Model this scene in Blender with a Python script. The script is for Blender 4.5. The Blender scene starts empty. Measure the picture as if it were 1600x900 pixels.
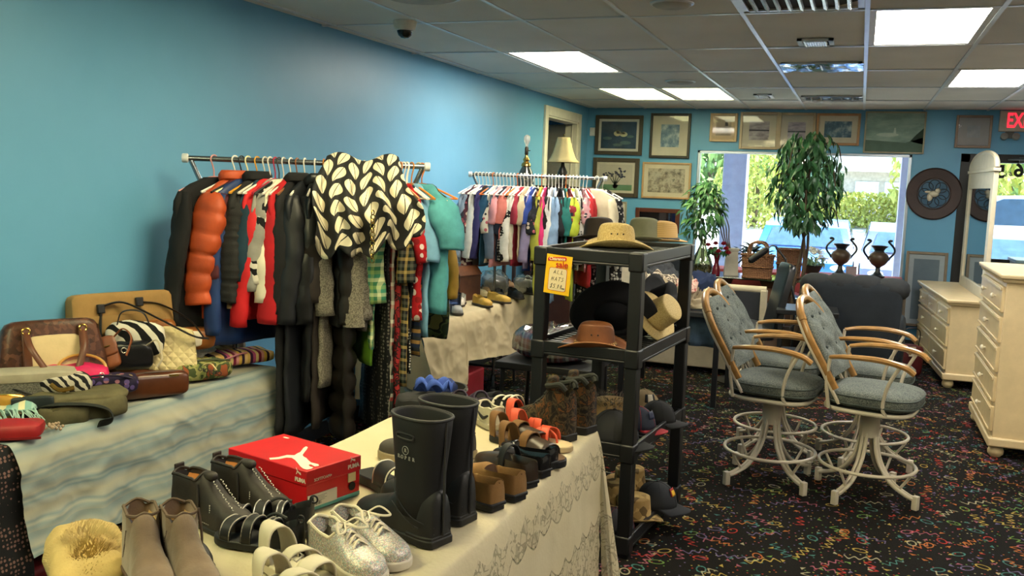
import bpy, bmesh, math, random
from mathutils import Vector as V, Matrix as Mx, Euler, noise
random.seed(7)
S = bpy.context.scene
COL = S.collection
R = math.radians
PI = math.pi

# ---------------------------------------------------------------- camera
F = 1442.0
EYE = V((0, 0, 1.70))
_y, _p, _r = R(20.412), R(6.648), R(1.998)
_f = V((-math.sin(_y)*math.cos(_p), math.cos(_y)*math.cos(_p), -math.sin(_p)))
_rt = V((math.cos(_y), math.sin(_y), 0))
_up = _rt.cross(_f)
_rt2 = _rt*math.cos(_r) + _up*math.sin(_r)
_up2 = -_rt*math.sin(_r) + _up*math.cos(_r)
CM = Mx((_rt2, _up2, -_f)).transposed()
cam = bpy.data.cameras.new('camera')
cam.sensor_width = 36
cam.lens = F/1600*36
cam.clip_start = 0.05
cam.clip_end = 500
co = bpy.data.objects.new('camera', cam)
COL.objects.link(co)
co.matrix_world = Mx.Translation(EYE) @ CM.to_4x4()
S.camera = co

# ---------------------------------------------------------------- world, sun, exposure
S.view_settings.view_transform = 'Standard'
S.view_settings.look = 'None'
S.view_settings.gamma = 1
S.view_settings.use_curve_mapping = False
S.view_settings.exposure = 0.15
S.cycles.max_bounces = 8
S.cycles.transparent_max_bounces = 12
S.cycles.sample_clamp_indirect = 4
W = bpy.data.worlds.new('world')
S.world = W
W.use_nodes = True
_n = W.node_tree.nodes
_bg = _n['Background']
_sky = _n.new('ShaderNodeTexSky')
_sky.sky_type = 'NISHITA'
_sky.sun_disc = False
_sky.sun_elevation = R(48)
_sky.sun_rotation = R(30)
_sky.air_density = 1.0
_sky.dust_density = 2.0
W.node_tree.links.new(_sky.outputs[0], _bg.inputs[0])
_bg.inputs[1].default_value = 1.15
sun = bpy.data.lights.new('sun', 'SUN')
sun.energy = 20.0
sun.angle = R(0.6)
sun.color = (1, .95, .86)
so = bpy.data.objects.new('sun', sun)
COL.objects.link(so)
so.location = (6, 20, 14)
so.rotation_euler = V((-.55, -.12, -.82)).to_track_quat('-Z', 'Y').to_euler()
LIGHT_E = 26.0

def at(px, py, x=None, y=None, z=None):
    """the point of the room seen at a pixel of the 1600x900 photograph, on the plane x=, y= or z="""
    d = CM @ V(((px-800)/F, -(py-450)/F, -1.0))
    t = x/d.x if x is not None else (y/d.y if y is not None else (z-EYE.z)/d.z)
    return EYE + d*t

# ---------------------------------------------------------------- materials
def lin(h):
    if not isinstance(h, str):
        return tuple(h)
    h = h.lstrip('#')
    o = []
    for i in (0, 2, 4):
        c = int(h[i:i+2], 16)/255
        o.append(c/12.92 if c <= .04045 else ((c+.055)/1.055)**2.4)
    return (*o, 1)

class NT:
    def __init__(s, name):
        s.m = bpy.data.materials.new(name)
        s.m.use_nodes = True
        s.t = s.m.node_tree
        s.b = s.t.nodes['Principled BSDF']
        s.out = s.t.nodes['Material Output']
        s._c = None
    def n(s, ty, **k):
        n = s.t.nodes.new('ShaderNode'+ty)
        for a, v in k.items():
            setattr(n, a, v)
        return n
    def l(s, a, b):
        s.t.links.new(a, b)
    def put(s, sock, v):
        if hasattr(v, 'is_linked'):
            s.l(v, sock)
        else:
            sock.default_value = v
    def co(s, scale=(1, 1, 1), rot=(0, 0, 0), kind='Object'):
        c = s.n('TexCoord')
        m = s.n('Mapping')
        m.inputs['Scale'].default_value = scale if hasattr(scale, '__len__') else (scale,)*3
        m.inputs['Rotation'].default_value = rot
        s.l(c.outputs[kind], m.inputs[0])
        return m.outputs[0]
    def ma(s, op, a, b=0.0, c=0.0):
        n = s.n('Math', operation=op)
        s.put(n.inputs[0], a); s.put(n.inputs[1], b); s.put(n.inputs[2], c)
        return n.outputs[0]
    def noise(s, vec, scale=5, detail=3, rough=.5, dist=0):
        n = s.n('TexNoise')
        s.l(vec, n.inputs['Vector'])
        n.inputs['Scale'].default_value = scale
        n.inputs['Detail'].default_value = detail
        n.inputs['Roughness'].default_value = rough
        n.inputs['Distortion'].default_value = dist
        return n.outputs[0]
    def vor(s, vec, scale=5, feature='F1', rnd=1.0):
        n = s.n('TexVoronoi', feature=feature)
        s.l(vec, n.inputs['Vector'])
        n.inputs['Scale'].default_value = scale
        n.inputs['Randomness'].default_value = rnd
        return n
    def wave(s, vec, scale=5, dist=0, direction='X', detail=2):
        n = s.n('TexWave', bands_direction=direction)
        s.l(vec, n.inputs['Vector'])
        n.inputs['Scale'].default_value = scale
        n.inputs['Distortion'].default_value = dist
        n.inputs['Detail'].default_value = detail
        return n.outputs[1]
    def ramp(s, fac, stops, const=False):
        n = s.n('ValToRGB')
        r = n.color_ramp
        if const:
            r.interpolation = 'CONSTANT'
        while len(r.elements) < len(stops):
            r.elements.new(.5)
        for e, (p, c) in zip(r.elements, stops):
            e.position = p
            e.color = lin(c)
        s.l(fac, n.inputs[0])
        return n.outputs[0]
    def mix(s, fac, a, b, mode='MIX'):
        n = s.n('Mix', data_type='RGBA', blend_type=mode)
        s.put(n.inputs['Factor'], fac)
        s.put(n.inputs['A'], a if hasattr(a, 'is_linked') else lin(a))
        s.put(n.inputs['B'], b if hasattr(b, 'is_linked') else lin(b))
        return n.outputs['Result']
    def sep(s, vec):
        n = s.n('SeparateXYZ')
        s.l(vec, n.inputs[0])
        return n.outputs
    def col(s, c):
        s.put(s.b.inputs['Base Color'], c if hasattr(c, 'is_linked') else lin(c))
    def set(s, **k):
        names = dict(rough='Roughness', metal='Metallic', spec='Specular IOR Level', coat='Coat Weight', sheen='Sheen Weight', trans='Transmission Weight', ior='IOR', alpha='Alpha', sss='Subsurface Weight')
        for a, v in k.items():
            s.put(s.b.inputs[names[a]], v)
    def bump(s, h, strength=.3, dist=.01):
        n = s.n('Bump')
        n.inputs['Strength'].default_value = strength
        n.inputs['Distance'].default_value = dist
        s.put(n.inputs['Height'], h)
        if s.b.inputs['Normal'].is_linked:
            s.l(s.b.inputs['Normal'].links[0].from_socket, n.inputs['Normal'])
        s.l(n.outputs[0], s.b.inputs['Normal'])

_mc = {}
def mat(c, rough=.6, metal=0., var=.1, scale=9, bump=0., bscale=120, spec=.4, coat=0., sheen=0., trans=0.):
    """plain procedural material: one colour with soft noise variation and an optional fine bump"""
    k = (c, rough, metal, var, scale, bump, bscale, spec, coat, sheen, trans)
    if k in _mc:
        return _mc[k]
    t = NT('surface')
    v = t.co()
    base = lin(c)
    if var:
        f = t.noise(v, scale, 4, .6)
        dk = tuple(x*(1-var*2) for x in base[:3])+(1,)
        br = tuple(min(1, x*(1+var*2)) for x in base[:3])+(1,)
        t.col(t.ramp(f, [(.3, dk), (.7, br)]))
    else:
        t.col(c)
    t.set(rough=rough, metal=metal, spec=spec, coat=coat, sheen=sheen, trans=trans)
    if bump:
        t.bump(t.noise(v, bscale, 3, .6), bump, .004)
    _mc[k] = t.m
    return t.m

def pat(kind, cols, scale=10, rough=.8, rot=(0, 0, 0), axis=0, bump=.1, metal=0., spec=.25):
    """printed cloth: stripe, plaid, camo, dots, cells, zebra, floral, speckle, quilt"""
    k = (kind, tuple(cols), scale, rough, tuple(rot), axis, bump, metal)
    if k in _mc:
        return _mc[k]
    t = NT(kind+'_print')
    v = t.co(1, rot)
    n = len(cols)
    even = [(i/n, c) for i, c in enumerate(cols)]
    if kind == 'stripe':
        f = t.ma('FRACT', t.ma('MULTIPLY', t.sep(v)[axis], scale))
        c = t.ramp(f, even, True)
    elif kind == 'plaid':
        o = t.sep(v)
        f1 = t.ma('FRACT', t.ma('MULTIPLY', t.ma('ADD', o[0], o[1]), scale))
        f2 = t.ma('FRACT', t.ma('MULTIPLY', o[2], scale))
        c = t.mix(.5, t.ramp(f1, even, True), t.ramp(f2, even, True))
    elif kind == 'camo':
        f = t.noise(v, scale, 2, .5, .6)
        lo, hi = .34, .66
        c = t.ramp(f, [(0 if i == 0 else lo+(hi-lo)*i/n, q) for i, q in enumerate(cols)], True)
    elif kind == 'dots':
        d = t.vor(v, scale, rnd=.35).outputs['Distance']
        c = t.ramp(d, [(0, cols[1]), (.33, cols[0])], True)
    elif kind == 'cells':
        q = t.vor(v, scale)
        c = t.ramp(t.sep(q.outputs['Color'])[0], even, True)
    elif kind == 'zebra':
        f = t.wave(v, scale, 6, 'DIAGONAL', 2)
        c = t.ramp(f, [(0, cols[0]), (.5, cols[1])], True)
    elif kind == 'floral':
        q = t.vor(v, scale)
        a = t.ramp(t.sep(q.outputs['Color'])[1], [(i/max(1, n-1), x) for i, x in enumerate(cols[1:])], True)
        c = t.mix(t.ramp(q.outputs['Distance'], [(0, '#ffffff'), (.42, '#000000')], True), cols[0], a)
    elif kind == 'speckle':
        f = t.noise(v, scale, 2, .7)
        c = t.ramp(f, [(.42, cols[0]), (.58, cols[1])])
    elif kind == 'quilt':
        c = None
        t.col(cols[0])
        o = t.sep(v)
        a = t.ma('ABSOLUTE', t.ma('SINE', t.ma('MULTIPLY', t.ma('ADD', o[0], o[2]), scale)))
        b = t.ma('ABSOLUTE', t.ma('SINE', t.ma('MULTIPLY', t.ma('SUBTRACT', o[0], o[2]), scale)))
        t.bump(t.ma('MINIMUM', a, b), .5, .012)
    if c is not None:
        t.col(c)
    t.set(rough=rough, metal=metal, spec=spec)
    if bump:
        t.bump(t.noise(t.co(), 90, 3), bump, .004)
    _mc[k] = t.m
    return t.m

def emit(c, e):
    k = ('e', c, e)
    if k not in _mc:
        t = NT('light_source')
        t.col(c)
        t.b.inputs['Emission Color'].default_value = lin(c)
        t.b.inputs['Emission Strength'].default_value = e
        _mc[k] = t.m
    return _mc[k]

def glassy(c='#ffffff', gloss=.08, rough=.02):
    k = ('g', c, gloss, rough)
    if k not in _mc:
        t = NT('clear_pane')
        tr = t.n('BsdfTransparent'); gl = t.n('BsdfGlossy'); mx = t.n('MixShader'); fr = t.n('LayerWeight')
        tr.inputs[0].default_value = lin(c)
        gl.inputs['Roughness'].default_value = rough
        fr.inputs[0].default_value = .25
        t.l(t.ma('ADD', t.ma('MULTIPLY', fr.outputs['Fresnel'], .6 if gloss > .025 else .15), gloss), mx.inputs[0])
        t.l(tr.outputs[0], mx.inputs[1]); t.l(gl.outputs[0], mx.inputs[2])
        t.l(mx.outputs[0], t.out.inputs[0])
        _mc[k] = t.m
    return _mc[k]

# ---------------------------------------------------------------- geometry
class G:
    """collects vertices and faces; build() links them as ONE mesh object"""
    def __init__(s):
        s.v = []; s.f = []; s.mi = []; s.cur = 0
    def add(s, vs, fs, xf=None):
        o = len(s.v)
        s.v += [tuple(xf @ V(p)) if xf else tuple(p) for p in vs]
        s.f += [tuple(i+o for i in f) for f in fs]
        s.mi += [s.cur]*len(fs)
        return s
    def box(s, a, b, xf=None):
        x0, y0, z0 = a; x1, y1, z1 = b
        return s.add([(x0, y0, z0), (x1, y0, z0), (x1, y1, z0), (x0, y1, z0), (x0, y0, z1), (x1, y0, z1), (x1, y1, z1), (x0, y1, z1)],
                     [(0, 3, 2, 1), (4, 5, 6, 7), (0, 1, 5, 4), (1, 2, 6, 5), (2, 3, 7, 6), (3, 0, 4, 7)], xf)
    def loft(s, rings, cap=True, closed=True, xf=None, loop=False):
        n = len(rings[0]); vs = [p for r in rings for p in r]; fs = []
        m = len(rings)
        for i in range(m if loop else m-1):
            i2 = (i+1) % m
            for j in range(n if closed else n-1):
                k = (j+1) % n
                fs.append((i*n+j, i*n+k, i2*n+k, i2*n+j))
        if cap and not loop:
            fs.append(tuple(range(n-1, -1, -1)))
            fs.append(tuple((m-1)*n+j for j in range(n)))
        return s.add(vs, fs, xf)
    def lathe(s, prof, n=24, xf=None, cap=True, a0=0., sx=1., sy=1.):
        rings = [[(r*sx*math.cos(a0+2*PI*j/n), r*sy*math.sin(a0+2*PI*j/n), z) for j in range(n)] for r, z in prof]
        return s.loft(rings, cap, True, xf)
    def tube(s, pts, r, n=8, loop=False, cap=True, xf=None, flat=1.0):
        pts = [V(p) for p in pts]; m = len(pts)
        rs = r if hasattr(r, '__len__') else [r]*m
        rings = []; up = None
        for i, p in enumerate(pts):
            if loop:
                d = pts[(i+1) % m]-pts[i-1]
            else:
                d = pts[min(i+1, m-1)]-pts[max(i-1, 0)]
            d = d.normalized() if d.length > 1e-9 else V((0, 0, 1))
            if up is None:
                up = V((0, 0, 1)) if abs(d.z) < .9 else V((1, 0, 0))
            a = d.cross(up)
            if a.length < 1e-6:
                a = d.orthogonal()
            a.normalize(); b = a.cross(d).normalized(); up = b
            rings.append([p+(a*math.cos(2*PI*j/n)+b*math.sin(2*PI*j/n)*flat)*rs[i] for j in range(n)])
        return s.loft(rings, cap, True, xf, loop)
    def grid(s, fn, nu, nv, xf=None, wrap=False):
        vs = [fn(i/nu, j/nv) for i in range(nu+1) for j in range(nv+1)]
        fs = [(i*(nv+1)+j, (i+1)*(nv+1)+j, (i+1)*(nv+1)+j+1, i*(nv+1)+j+1) for i in range(nu) for j in range(nv)]
        return s.add(vs, fs, xf)
    def prism(s, poly, z0, z1, xf=None):
        n = len(poly)
        vs = [(x, y, z0) for x, y in poly]+[(x, y, z1) for x, y in poly]
        fs = [tuple(range(n-1, -1, -1)), tuple(range(n, 2*n))]+[(i, (i+1) % n, n+(i+1) % n, n+i) for i in range(n)]
        return s.add(vs, fs, xf)
    def ball(s, c, r, n=12, m=8, xf=None):
        rx, ry, rz = r if hasattr(r, '__len__') else (r,)*3
        rings = [[(c[0]+rx*math.sin(PI*max(.03, min(.97, i/m)))*math.cos(2*PI*j/n), c[1]+ry*math.sin(PI*max(.03, min(.97, i/m)))*math.sin(2*PI*j/n), c[2]-rz*math.cos(PI*i/m)) for j in range(n)] for i in range(m+1)]
        return s.loft(rings, True, True, xf)
    def pad(s, w, d, h, e=.45, n=20, m=8, c=(0, 0, 0), xf=None, warp=None, ev=None):
        """soft rounded block (superellipsoid) of full size w x d x h resting at c"""
        ev = e if ev is None else ev
        def sp(v, k): return math.copysign(abs(v)**k, v)
        rings = []
        for i in range(m+1):
            ph = -PI/2+PI*i/m
            cp, sp_ = sp(max(.02, math.cos(ph)), ev), sp(math.sin(ph), ev)
            ring = []
            for j in range(n):
                th = 2*PI*j/n
                p = (c[0]+w/2*cp*sp(math.cos(th), e), c[1]+d/2*cp*sp(math.sin(th), e), c[2]+h/2+h/2*sp_)
                ring.append(warp(*p) if warp else p)
            rings.append(ring)
        return s.loft(rings, True, True, xf)
    def rumple(s, amp, f, sd):
        for i, p in enumerate(s.v):
            q = V((p[0]*f+sd, p[1]*f-sd, p[2]*f*.8))
            n_ = noise.noise_vector(q)+.5*noise.noise_vector(q*2.1)
            s.v[i] = (p[0]+amp*n_.x, p[1]+amp*n_.y, p[2]+amp*.4*n_.z)
        return s
    def build(s, name, m, parent=None, smooth=True, bevel=0., sub=0, solid=0., ang=40, flip=False):
        me = bpy.data.meshes.new(name)
        me.from_pydata(s.v, [], s.f)
        ms = m if isinstance(m, (list, tuple)) else [m]
        for q in ms:
            me.materials.append(q)
        if len(ms) > 1:
            me.polygons.foreach_set('material_index', s.mi)
        b = bmesh.new(); b.from_mesh(me)
        bmesh.ops.recalc_face_normals(b, faces=b.faces)
        b.to_mesh(me); b.free()
        me.update()
        if smooth:
            me.shade_smooth()
            if ang < 180:
                me.set_sharp_from_angle(angle=R(ang))
        o = bpy.data.objects.new(name, me)
        COL.objects.link(o)
        if parent:
            o.parent = parent
        if bevel:
            d = o.modifiers.new('edge', 'BEVEL'); d.width = bevel; d.segments = 2; d.limit_method = 'ANGLE'; d.angle_limit = R(35)
        if solid:
            d = o.modifiers.new('thick', 'SOLIDIFY'); d.thickness = solid; d.offset = 0
        if sub:
            d = o.modifiers.new('soft', 'SUBSURF'); d.levels = sub; d.render_levels = sub
        return o

def tag(o, label, cat, group=None):
    o['label'] = label; o['category'] = cat
    if group:
        o['group'] = group
    return o
def thing(name, label, cat, loc=(0, 0, 0), rz=0., group=None, rx=0., ry=0.):
    o = bpy.data.objects.new(name, None)
    o.empty_display_size = .1
    COL.objects.link(o)
    o.location = loc; o.rotation_euler = (rx, ry, rz)
    return tag(o, label, cat, group)
def struct(g, name, m, parent=None, **k):
    o = g.build(name, m, parent, **k)
    if parent is None:
        o['kind'] = 'structure'
    return o
def stuff(o):
    o['kind'] = 'stuff'
    return o
def dup(root, loc=None, rz=None, label=None, group=None, scale=None):
    def cp(o, par):
        c = o.copy(); COL.objects.link(c)
        c.parent = par
        for ch in list(o.children):
            cp(ch, c)
        return c
    r = cp(root, root.parent)
    if loc is not None: r.location = loc
    if rz is not None: r.rotation_euler = (r.rotation_euler[0], r.rotation_euler[1], rz)
    if label: r['label'] = label
    if group: r['group'] = group
    if scale: r.scale = (scale,)*3 if not hasattr(scale, '__len__') else scale
    return r
def copyto(src, parent, loc, rot=(0, 0, 0), sc=None):
    c = src.copy(); COL.objects.link(c); c.parent = parent
    c.location = loc; c.rotation_euler = rot
    if sc: c.scale = sc
    return c
def T(x=0, y=0, z=0, rx=0, ry=0, rz=0, s=1):
    return Mx.Translation((x, y, z)) @ Euler((rx, ry, rz)).to_matrix().to_4x4() @ Mx.Scale(s, 4)
def arc(c, r, a0, a1, n, ax='xz'):
    o = []
    for i in range(n+1):
        a = a0+(a1-a0)*i/n
        u, w = r*math.cos(a), r*math.sin(a)
        o.append({'xz': (c[0]+u, c[1], c[2]+w), 'xy': (c[0]+u, c[1]+w, c[2]), 'yz': (c[0], c[1]+u, c[2]+w)}[ax])
    return o
def spline(pts, n=6):
    """Catmull-Rom through the points"""
    P = [V(p) for p in pts]
    P = [P[0]*2-P[1]]+P+[P[-1]*2-P[-2]]
    o = []
    for i in range(1, len(P)-2):
        a, b, c, d = P[i-1:i+3]
        for k in range(n):
            t = k/n
            o.append(.5*((2*b)+(c-a)*t+(2*a-5*b+4*c-d)*t*t+(3*b-a-3*c+d)*t**3))
    o.append(P[-2])
    return o
def lerp(tab, t):
    """piecewise linear lookup in [(t, v), ...]"""
    for (a, x), (b, y) in zip(tab, tab[1:]):
        if t <= b:
            k = 0 if b == a else max(0, (t-a)/(b-a))
            return x+(y-x)*k
    return tab[-1][1]
def text(s, size, m, parent, loc, rot=(0, 0, 0), name='lettering', ext=.0006, align='CENTER', mirror=False, bold=0.):
    cu = bpy.data.curves.new(name, 'FONT')
    cu.body = s; cu.size = size; cu.extrude = ext; cu.align_x = align; cu.align_y = 'CENTER'; cu.offset = bold
    tmp = bpy.data.objects.new('tmp', cu)
    COL.objects.link(tmp)
    dg = bpy.context.evaluated_depsgraph_get()
    me = bpy.data.meshes.new_from_object(tmp.evaluated_get(dg))
    bpy.data.objects.remove(tmp); bpy.data.curves.remove(cu)
    me.materials.clear(); me.materials.append(m)
    o = bpy.data.objects.new(name, me)
    COL.objects.link(o)
    if parent: o.parent = parent
    o.location = loc; o.rotation_euler = rot
    if mirror: o.scale = (-1, 1, 1)
    return o
def mesh_from(o):
    return o.data
# ================================================================ the room
XL, XR, YB, YF, ZC = -3.18, 4.6, -2.6, 11.0, 2.605
def wall_mat(name, c1, c2):
    t = NT(name)
    v = t.co()
    t.col(t.ramp(t.noise(v, .9, 4, .6), [(.3, c1), (.7, c2)]))
    t.set(rough=.42, spec=.4)
    t.bump(t.noise(v, 45, 4, .7), .12, .004)
    t.bump(t.noise(v, 2.2, 2, .5), .15, .03)
    return t.m
BLUE = wall_mat('blue_paint', '#5f9fc8', '#6aaad2')
WHITE_TRIM = mat('#d9d3c4', .5, var=.04)

# carpet with party streamers
def carpet():
    t = NT('party_carpet')
    c = t.co()
    base = t.ramp(t.noise(c, 260, 2, .7), [(.35, '#090807'), (.7, '#191613')])
    pal = ['#b03a30', '#b8703a', '#b8a050', '#6f8f4a', '#4a7f7a', '#74688e', '#a5606f', '#b0a888']
    pr = [(i/len(pal), q) for i, q in enumerate(pal)]
    def layer(col, sc, off, kind, thr):
        mp = t.n('Mapping'); t.l(c, mp.inputs[0])
        mp.inputs['Location'].default_value = off
        mp.inputs['Rotation'].default_value = (0, 0, off[0])
        fl = t.n('VectorMath', operation='MULTIPLY'); fl.inputs[1].default_value = (1, 1, 0)
        t.l(mp.outputs[0], fl.inputs[0])
        q = t.n('TexVoronoi', voronoi_dimensions='2D'); t.l(fl.outputs[0], q.inputs['Vector'])
        q.inputs['Scale'].default_value = sc
        q.inputs['Randomness'].default_value = .8
        sc_ = t.n('VectorMath', operation='SCALE'); t.l(fl.outputs[0], sc_.inputs[0]); sc_.inputs['Scale'].default_value = 1.0
        df = t.n('VectorMath', operation='SUBTRACT'); t.l(sc_.outputs[0], df.inputs[0]); t.l(q.outputs['Position'], df.inputs[1])
        rgb = t.sep(q.outputs['Color'])
        ro = t.n('VectorRotate', rotation_type='Z_AXIS'); t.l(df.outputs[0], ro.inputs['Vector'])
        t.l(t.ma('MULTIPLY', rgb[0], 6.28), ro.inputs['Angle'])
        o = t.sep(ro.outputs[0])
        u = t.ma('MULTIPLY', o[0], sc); w = t.ma('MULTIPLY', o[1], sc)
        if kind == 'squiggle':
            cv = t.ma('SUBTRACT', w, t.ma('ADD', t.ma('MULTIPLY', t.ma('SINE', t.ma('MULTIPLY', u, 26)), .075), t.ma('MULTIPLY', t.ma('SINE', t.ma('MULTIPLY', u, 5)), .09)))
            mk = t.ma('MULTIPLY', t.ma('LESS_THAN', t.ma('ABSOLUTE', cv), .034), t.ma('LESS_THAN', t.ma('ABSOLUTE', u), .42))
        elif kind == 'curl':
            rr = t.ma('SQRT', t.ma('ADD', t.ma('MULTIPLY', u, u), t.ma('MULTIPLY', w, t.ma('MULTIPLY', w, 2.5))))
            mk = t.ma('LESS_THAN', t.ma('ABSOLUTE', t.ma('SUBTRACT', rr, .26)), .04)
        elif kind == 'tri':
            mk = t.ma('MULTIPLY', t.ma('LESS_THAN', t.ma('ABSOLUTE', u), t.ma('SUBTRACT', .16, w)), t.ma('GREATER_THAN', w, -.12))
        else:
            rr = t.ma('SQRT', t.ma('ADD', t.ma('MULTIPLY', u, u), t.ma('MULTIPLY', w, w)))
            mk = t.ma('LESS_THAN', rr, .13)
        keep = t.ma('GREATER_THAN', rgb[2], thr)
        mk = t.ma('MULTIPLY', mk, keep)
        wear = t.ma('MULTIPLY', mk, .52)
        return t.mix(wear, col, t.ramp(rgb[1], pr, True))
    col = layer(base, 30, (1.1, .4, 0), 'dot', .45)
    col = layer(col, 15, (2.3, 3.1, 0), 'tri', .62)
    col = layer(col, 8, (.7, 5.2, 0), 'curl', .68)
    col = layer(col, 5, (3.3, 1.2, 0), 'squiggle', .4)
    col = layer(col, 5.6, (5.1, 2.2, 0), 'squiggle', .6)
    t.col(col)
    t.set(rough=.95, spec=.1)
    t.bump(t.noise(c, 300, 2), .3, .004)
    return t.m
struct(G().box((XL-.2, YB-.1, -.06), (XR+.1, YF+.12, 0)), 'floor', carpet(), smooth=False)

# ceiling: steel grid plus lay-in tiles
def tile_mat():
    t = NT('acoustic_tile')
    v = t.co()
    t.col(t.ramp(t.noise(v, 1.2, 3), [(.3, '#d2cdc4'), (.7, '#e2ddd5')]))
    t.set(rough=.9, spec=.2)
    h = t.noise(v, 55, 5, .75)
    t.bump(h, .5, .006)
    return t.m
TILE = tile_mat()
GRID_W = mat('#cfd2d4', .35, metal=.3, var=.03)
GX = [-.037+.61*i for i in range(-5, 8)]
GY = [5.04+1.22*i for i in range(-6, 5)]
def ceiling():
    g = G()
    for x in GX:
        g.box((x-.012, YB, ZC-.004), (x+.012, YF, ZC+.03))
    for y in GY:
        g.box((XL, y-.012, ZC-.0035), (XR, y+.012, ZC+.028))
    c = struct(g, 'ceiling', GRID_W, smooth=False)
    xs = [XL+.002]+GX+[XR]; ys = [YB]+GY+[YF]
    skip = {}
    for (i, j) in LIGHT_CELLS: skip[(i, j)] = 1
    protos = {}
    rnd = random.Random(3)
    for i in range(len(xs)-1):
        for j in range(len(ys)-1):
            ii, jj = i-1, j-1
            if (ii, jj) in skip: continue
            w, d = xs[i+1]-xs[i], ys[j+1]-ys[j]
            if w < .03: continue
            k = (round(w, 3), round(d, 3))
            if k not in protos:
                q = G().box((-w/2+.006, -d/2+.006, 0), (w/2-.006, d/2-.006, .015)).build('ceiling_tile', TILE, c, bevel=.002)
                protos[k] = q
            else:
                q = copyto(protos[k], c, (0, 0, 0))
            sag = rnd.uniform(0, .012)
            q.location = ((xs[i]+xs[i+1])/2, (ys[j]+ys[j+1])/2, ZC+.003)
            q.rotation_euler = (rnd.uniform(-.006, .006), rnd.uniform(-.008, .008), 0)
    # roof deck above, keeps daylight out
    struct(G().box((XL-.2, YB-.2, ZC+.30), (XR+.2, YF+.2, ZC+.4)), 'ceiling_deck', mat('#3a3a3a', .9), smooth=False)
# cells holding troffers, in grid indices (column left edge GX[i], row near edge GY[j])
gx0 = 5; gy0 = 6
LIGHT_CELLS = {(gx0-4, gy0+1): ('#fff6e2', 1.0, 'bright white ceiling panel light nearest the blue left wall'),
               (gx0-4, gy0+3): ('#f3f1b0', .55, 'yellowish ceiling panel light, left one of the pair above the pictures'),
               (gx0-3, gy0+3): ('#f6f2c4', .55, 'half dim ceiling panel light beside the yellow one, near the far wall'),
               (gx0, gy0): ('#fff8ea', 1.15, 'largest bright ceiling panel light at the top right of the photo'),
               (gx0+1, gy0+2): ('#fffaf0', 1.1, 'white ceiling panel light above the exit sign door'),
               (gx0-3, gy0-2): ('#fff0bc', 1.1, 'ceiling panel light overhead beyond the top edge, above the shoe table'),
               (gx0-4, gy0-4): ('#fbf2b4', 1.3, 'ceiling panel light behind the camera on the left'),
               (gx0+1, gy0-3): ('#fff4e0', 1.0, 'ceiling panel light behind the camera in the middle'),
               (gx0+4, gy0-1): ('#fff4e0', 1.0, 'ceiling panel light far right above the dressers'),
               (gx0+4, gy0-4): ('#fff4e0', .8, 'ceiling panel light behind the camera on the right')}
ceiling()
for (i, j), (c, e, lab) in LIGHT_CELLS.items():
    x0, y0 = GX[i], GY[j]
    t = thing('ceiling_light', lab, 'light', (x0+.305, y0+.61, ZC), group='ceiling panel lights')
    g = G()
    for a in ((-.293, -.598, -.26, .598), (.26, -.598, .293, .598), (-.26, -.598, .26, -.565), (-.26, .565, .26, .598)):
        g.box((a[0], a[1], 0), (a[2], a[3], .02))
    g.box((-.293, -.598, .1), (.293, .598, .11))
    g.build('frame', mat('#e4e2da', .5, var=.02), t, smooth=False)
    G().box((-.262, -.567, .006), (.262, .567, .012)).build('diffuser', emit(c, LIGHT_E*e), t, smooth=False)

# walls
def wall_x(name, x0, x1, holes, m=BLUE, z1=ZC+.3):
    """a wall running along y with rectangular holes (y0,y1,z0,z1)"""
    g = G(); ys = sorted({YB, YF}|{h[0] for h in holes}|{h[1] for h in holes})
    for a, b in zip(ys, ys[1:]):
        hs = [h for h in holes if h[0] <= a and h[1] >= b]
        if not hs: g.box((x0, a, 0), (x1, b, z1))
        for h in hs:
            if h[2] > 0: g.box((x0, a, 0), (x1, b, h[2]))
            if h[3] < z1: g.box((x0, a, h[3]), (x1, b, z1))
    return struct(g, name, m, smooth=False)
DY0, DY1, DZ = 9.42, 10.55, 2.40
WX0, WX1, WZ0, WZ1 = -1.83, .49, .42, 2.127
EX0, EX1, EZ = .97, 2.9, 2.15
wall_x('wall_left', XL-.12, XL, [(DY0, DY1, 0, DZ)])
struct(G().box((XR, YB, 0), (XR+.12, YF, ZC+.3)), 'wall_right', mat('#d9d4c8', .6, var=.03), smooth=False)
struct(G().box((XL-.12, YB-.12, 0), (XR+.12, YB, ZC+.3)), 'wall_back', mat('#c7c2b6', .6, var=.03), smooth=False)
g = G(); T1 = ZC+.3
for a in ((XL-.12, WX0, 0, T1), (WX0, WX1, 0, WZ0), (WX0, WX1, WZ1, T1), (WX1, EX0, 0, T1), (EX0, EX1, EZ, T1), (EX1, 3.1, 0, T1), (3.1, 4.45, 0, .42), (3.1, 4.45, 2.127, T1), (4.45, XR+.12, 0, T1)):
    g.box((a[0], YF, a[2]), (a[1], YF+.12, a[3]))
struct(g, 'wall_far', BLUE, smooth=False)
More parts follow.
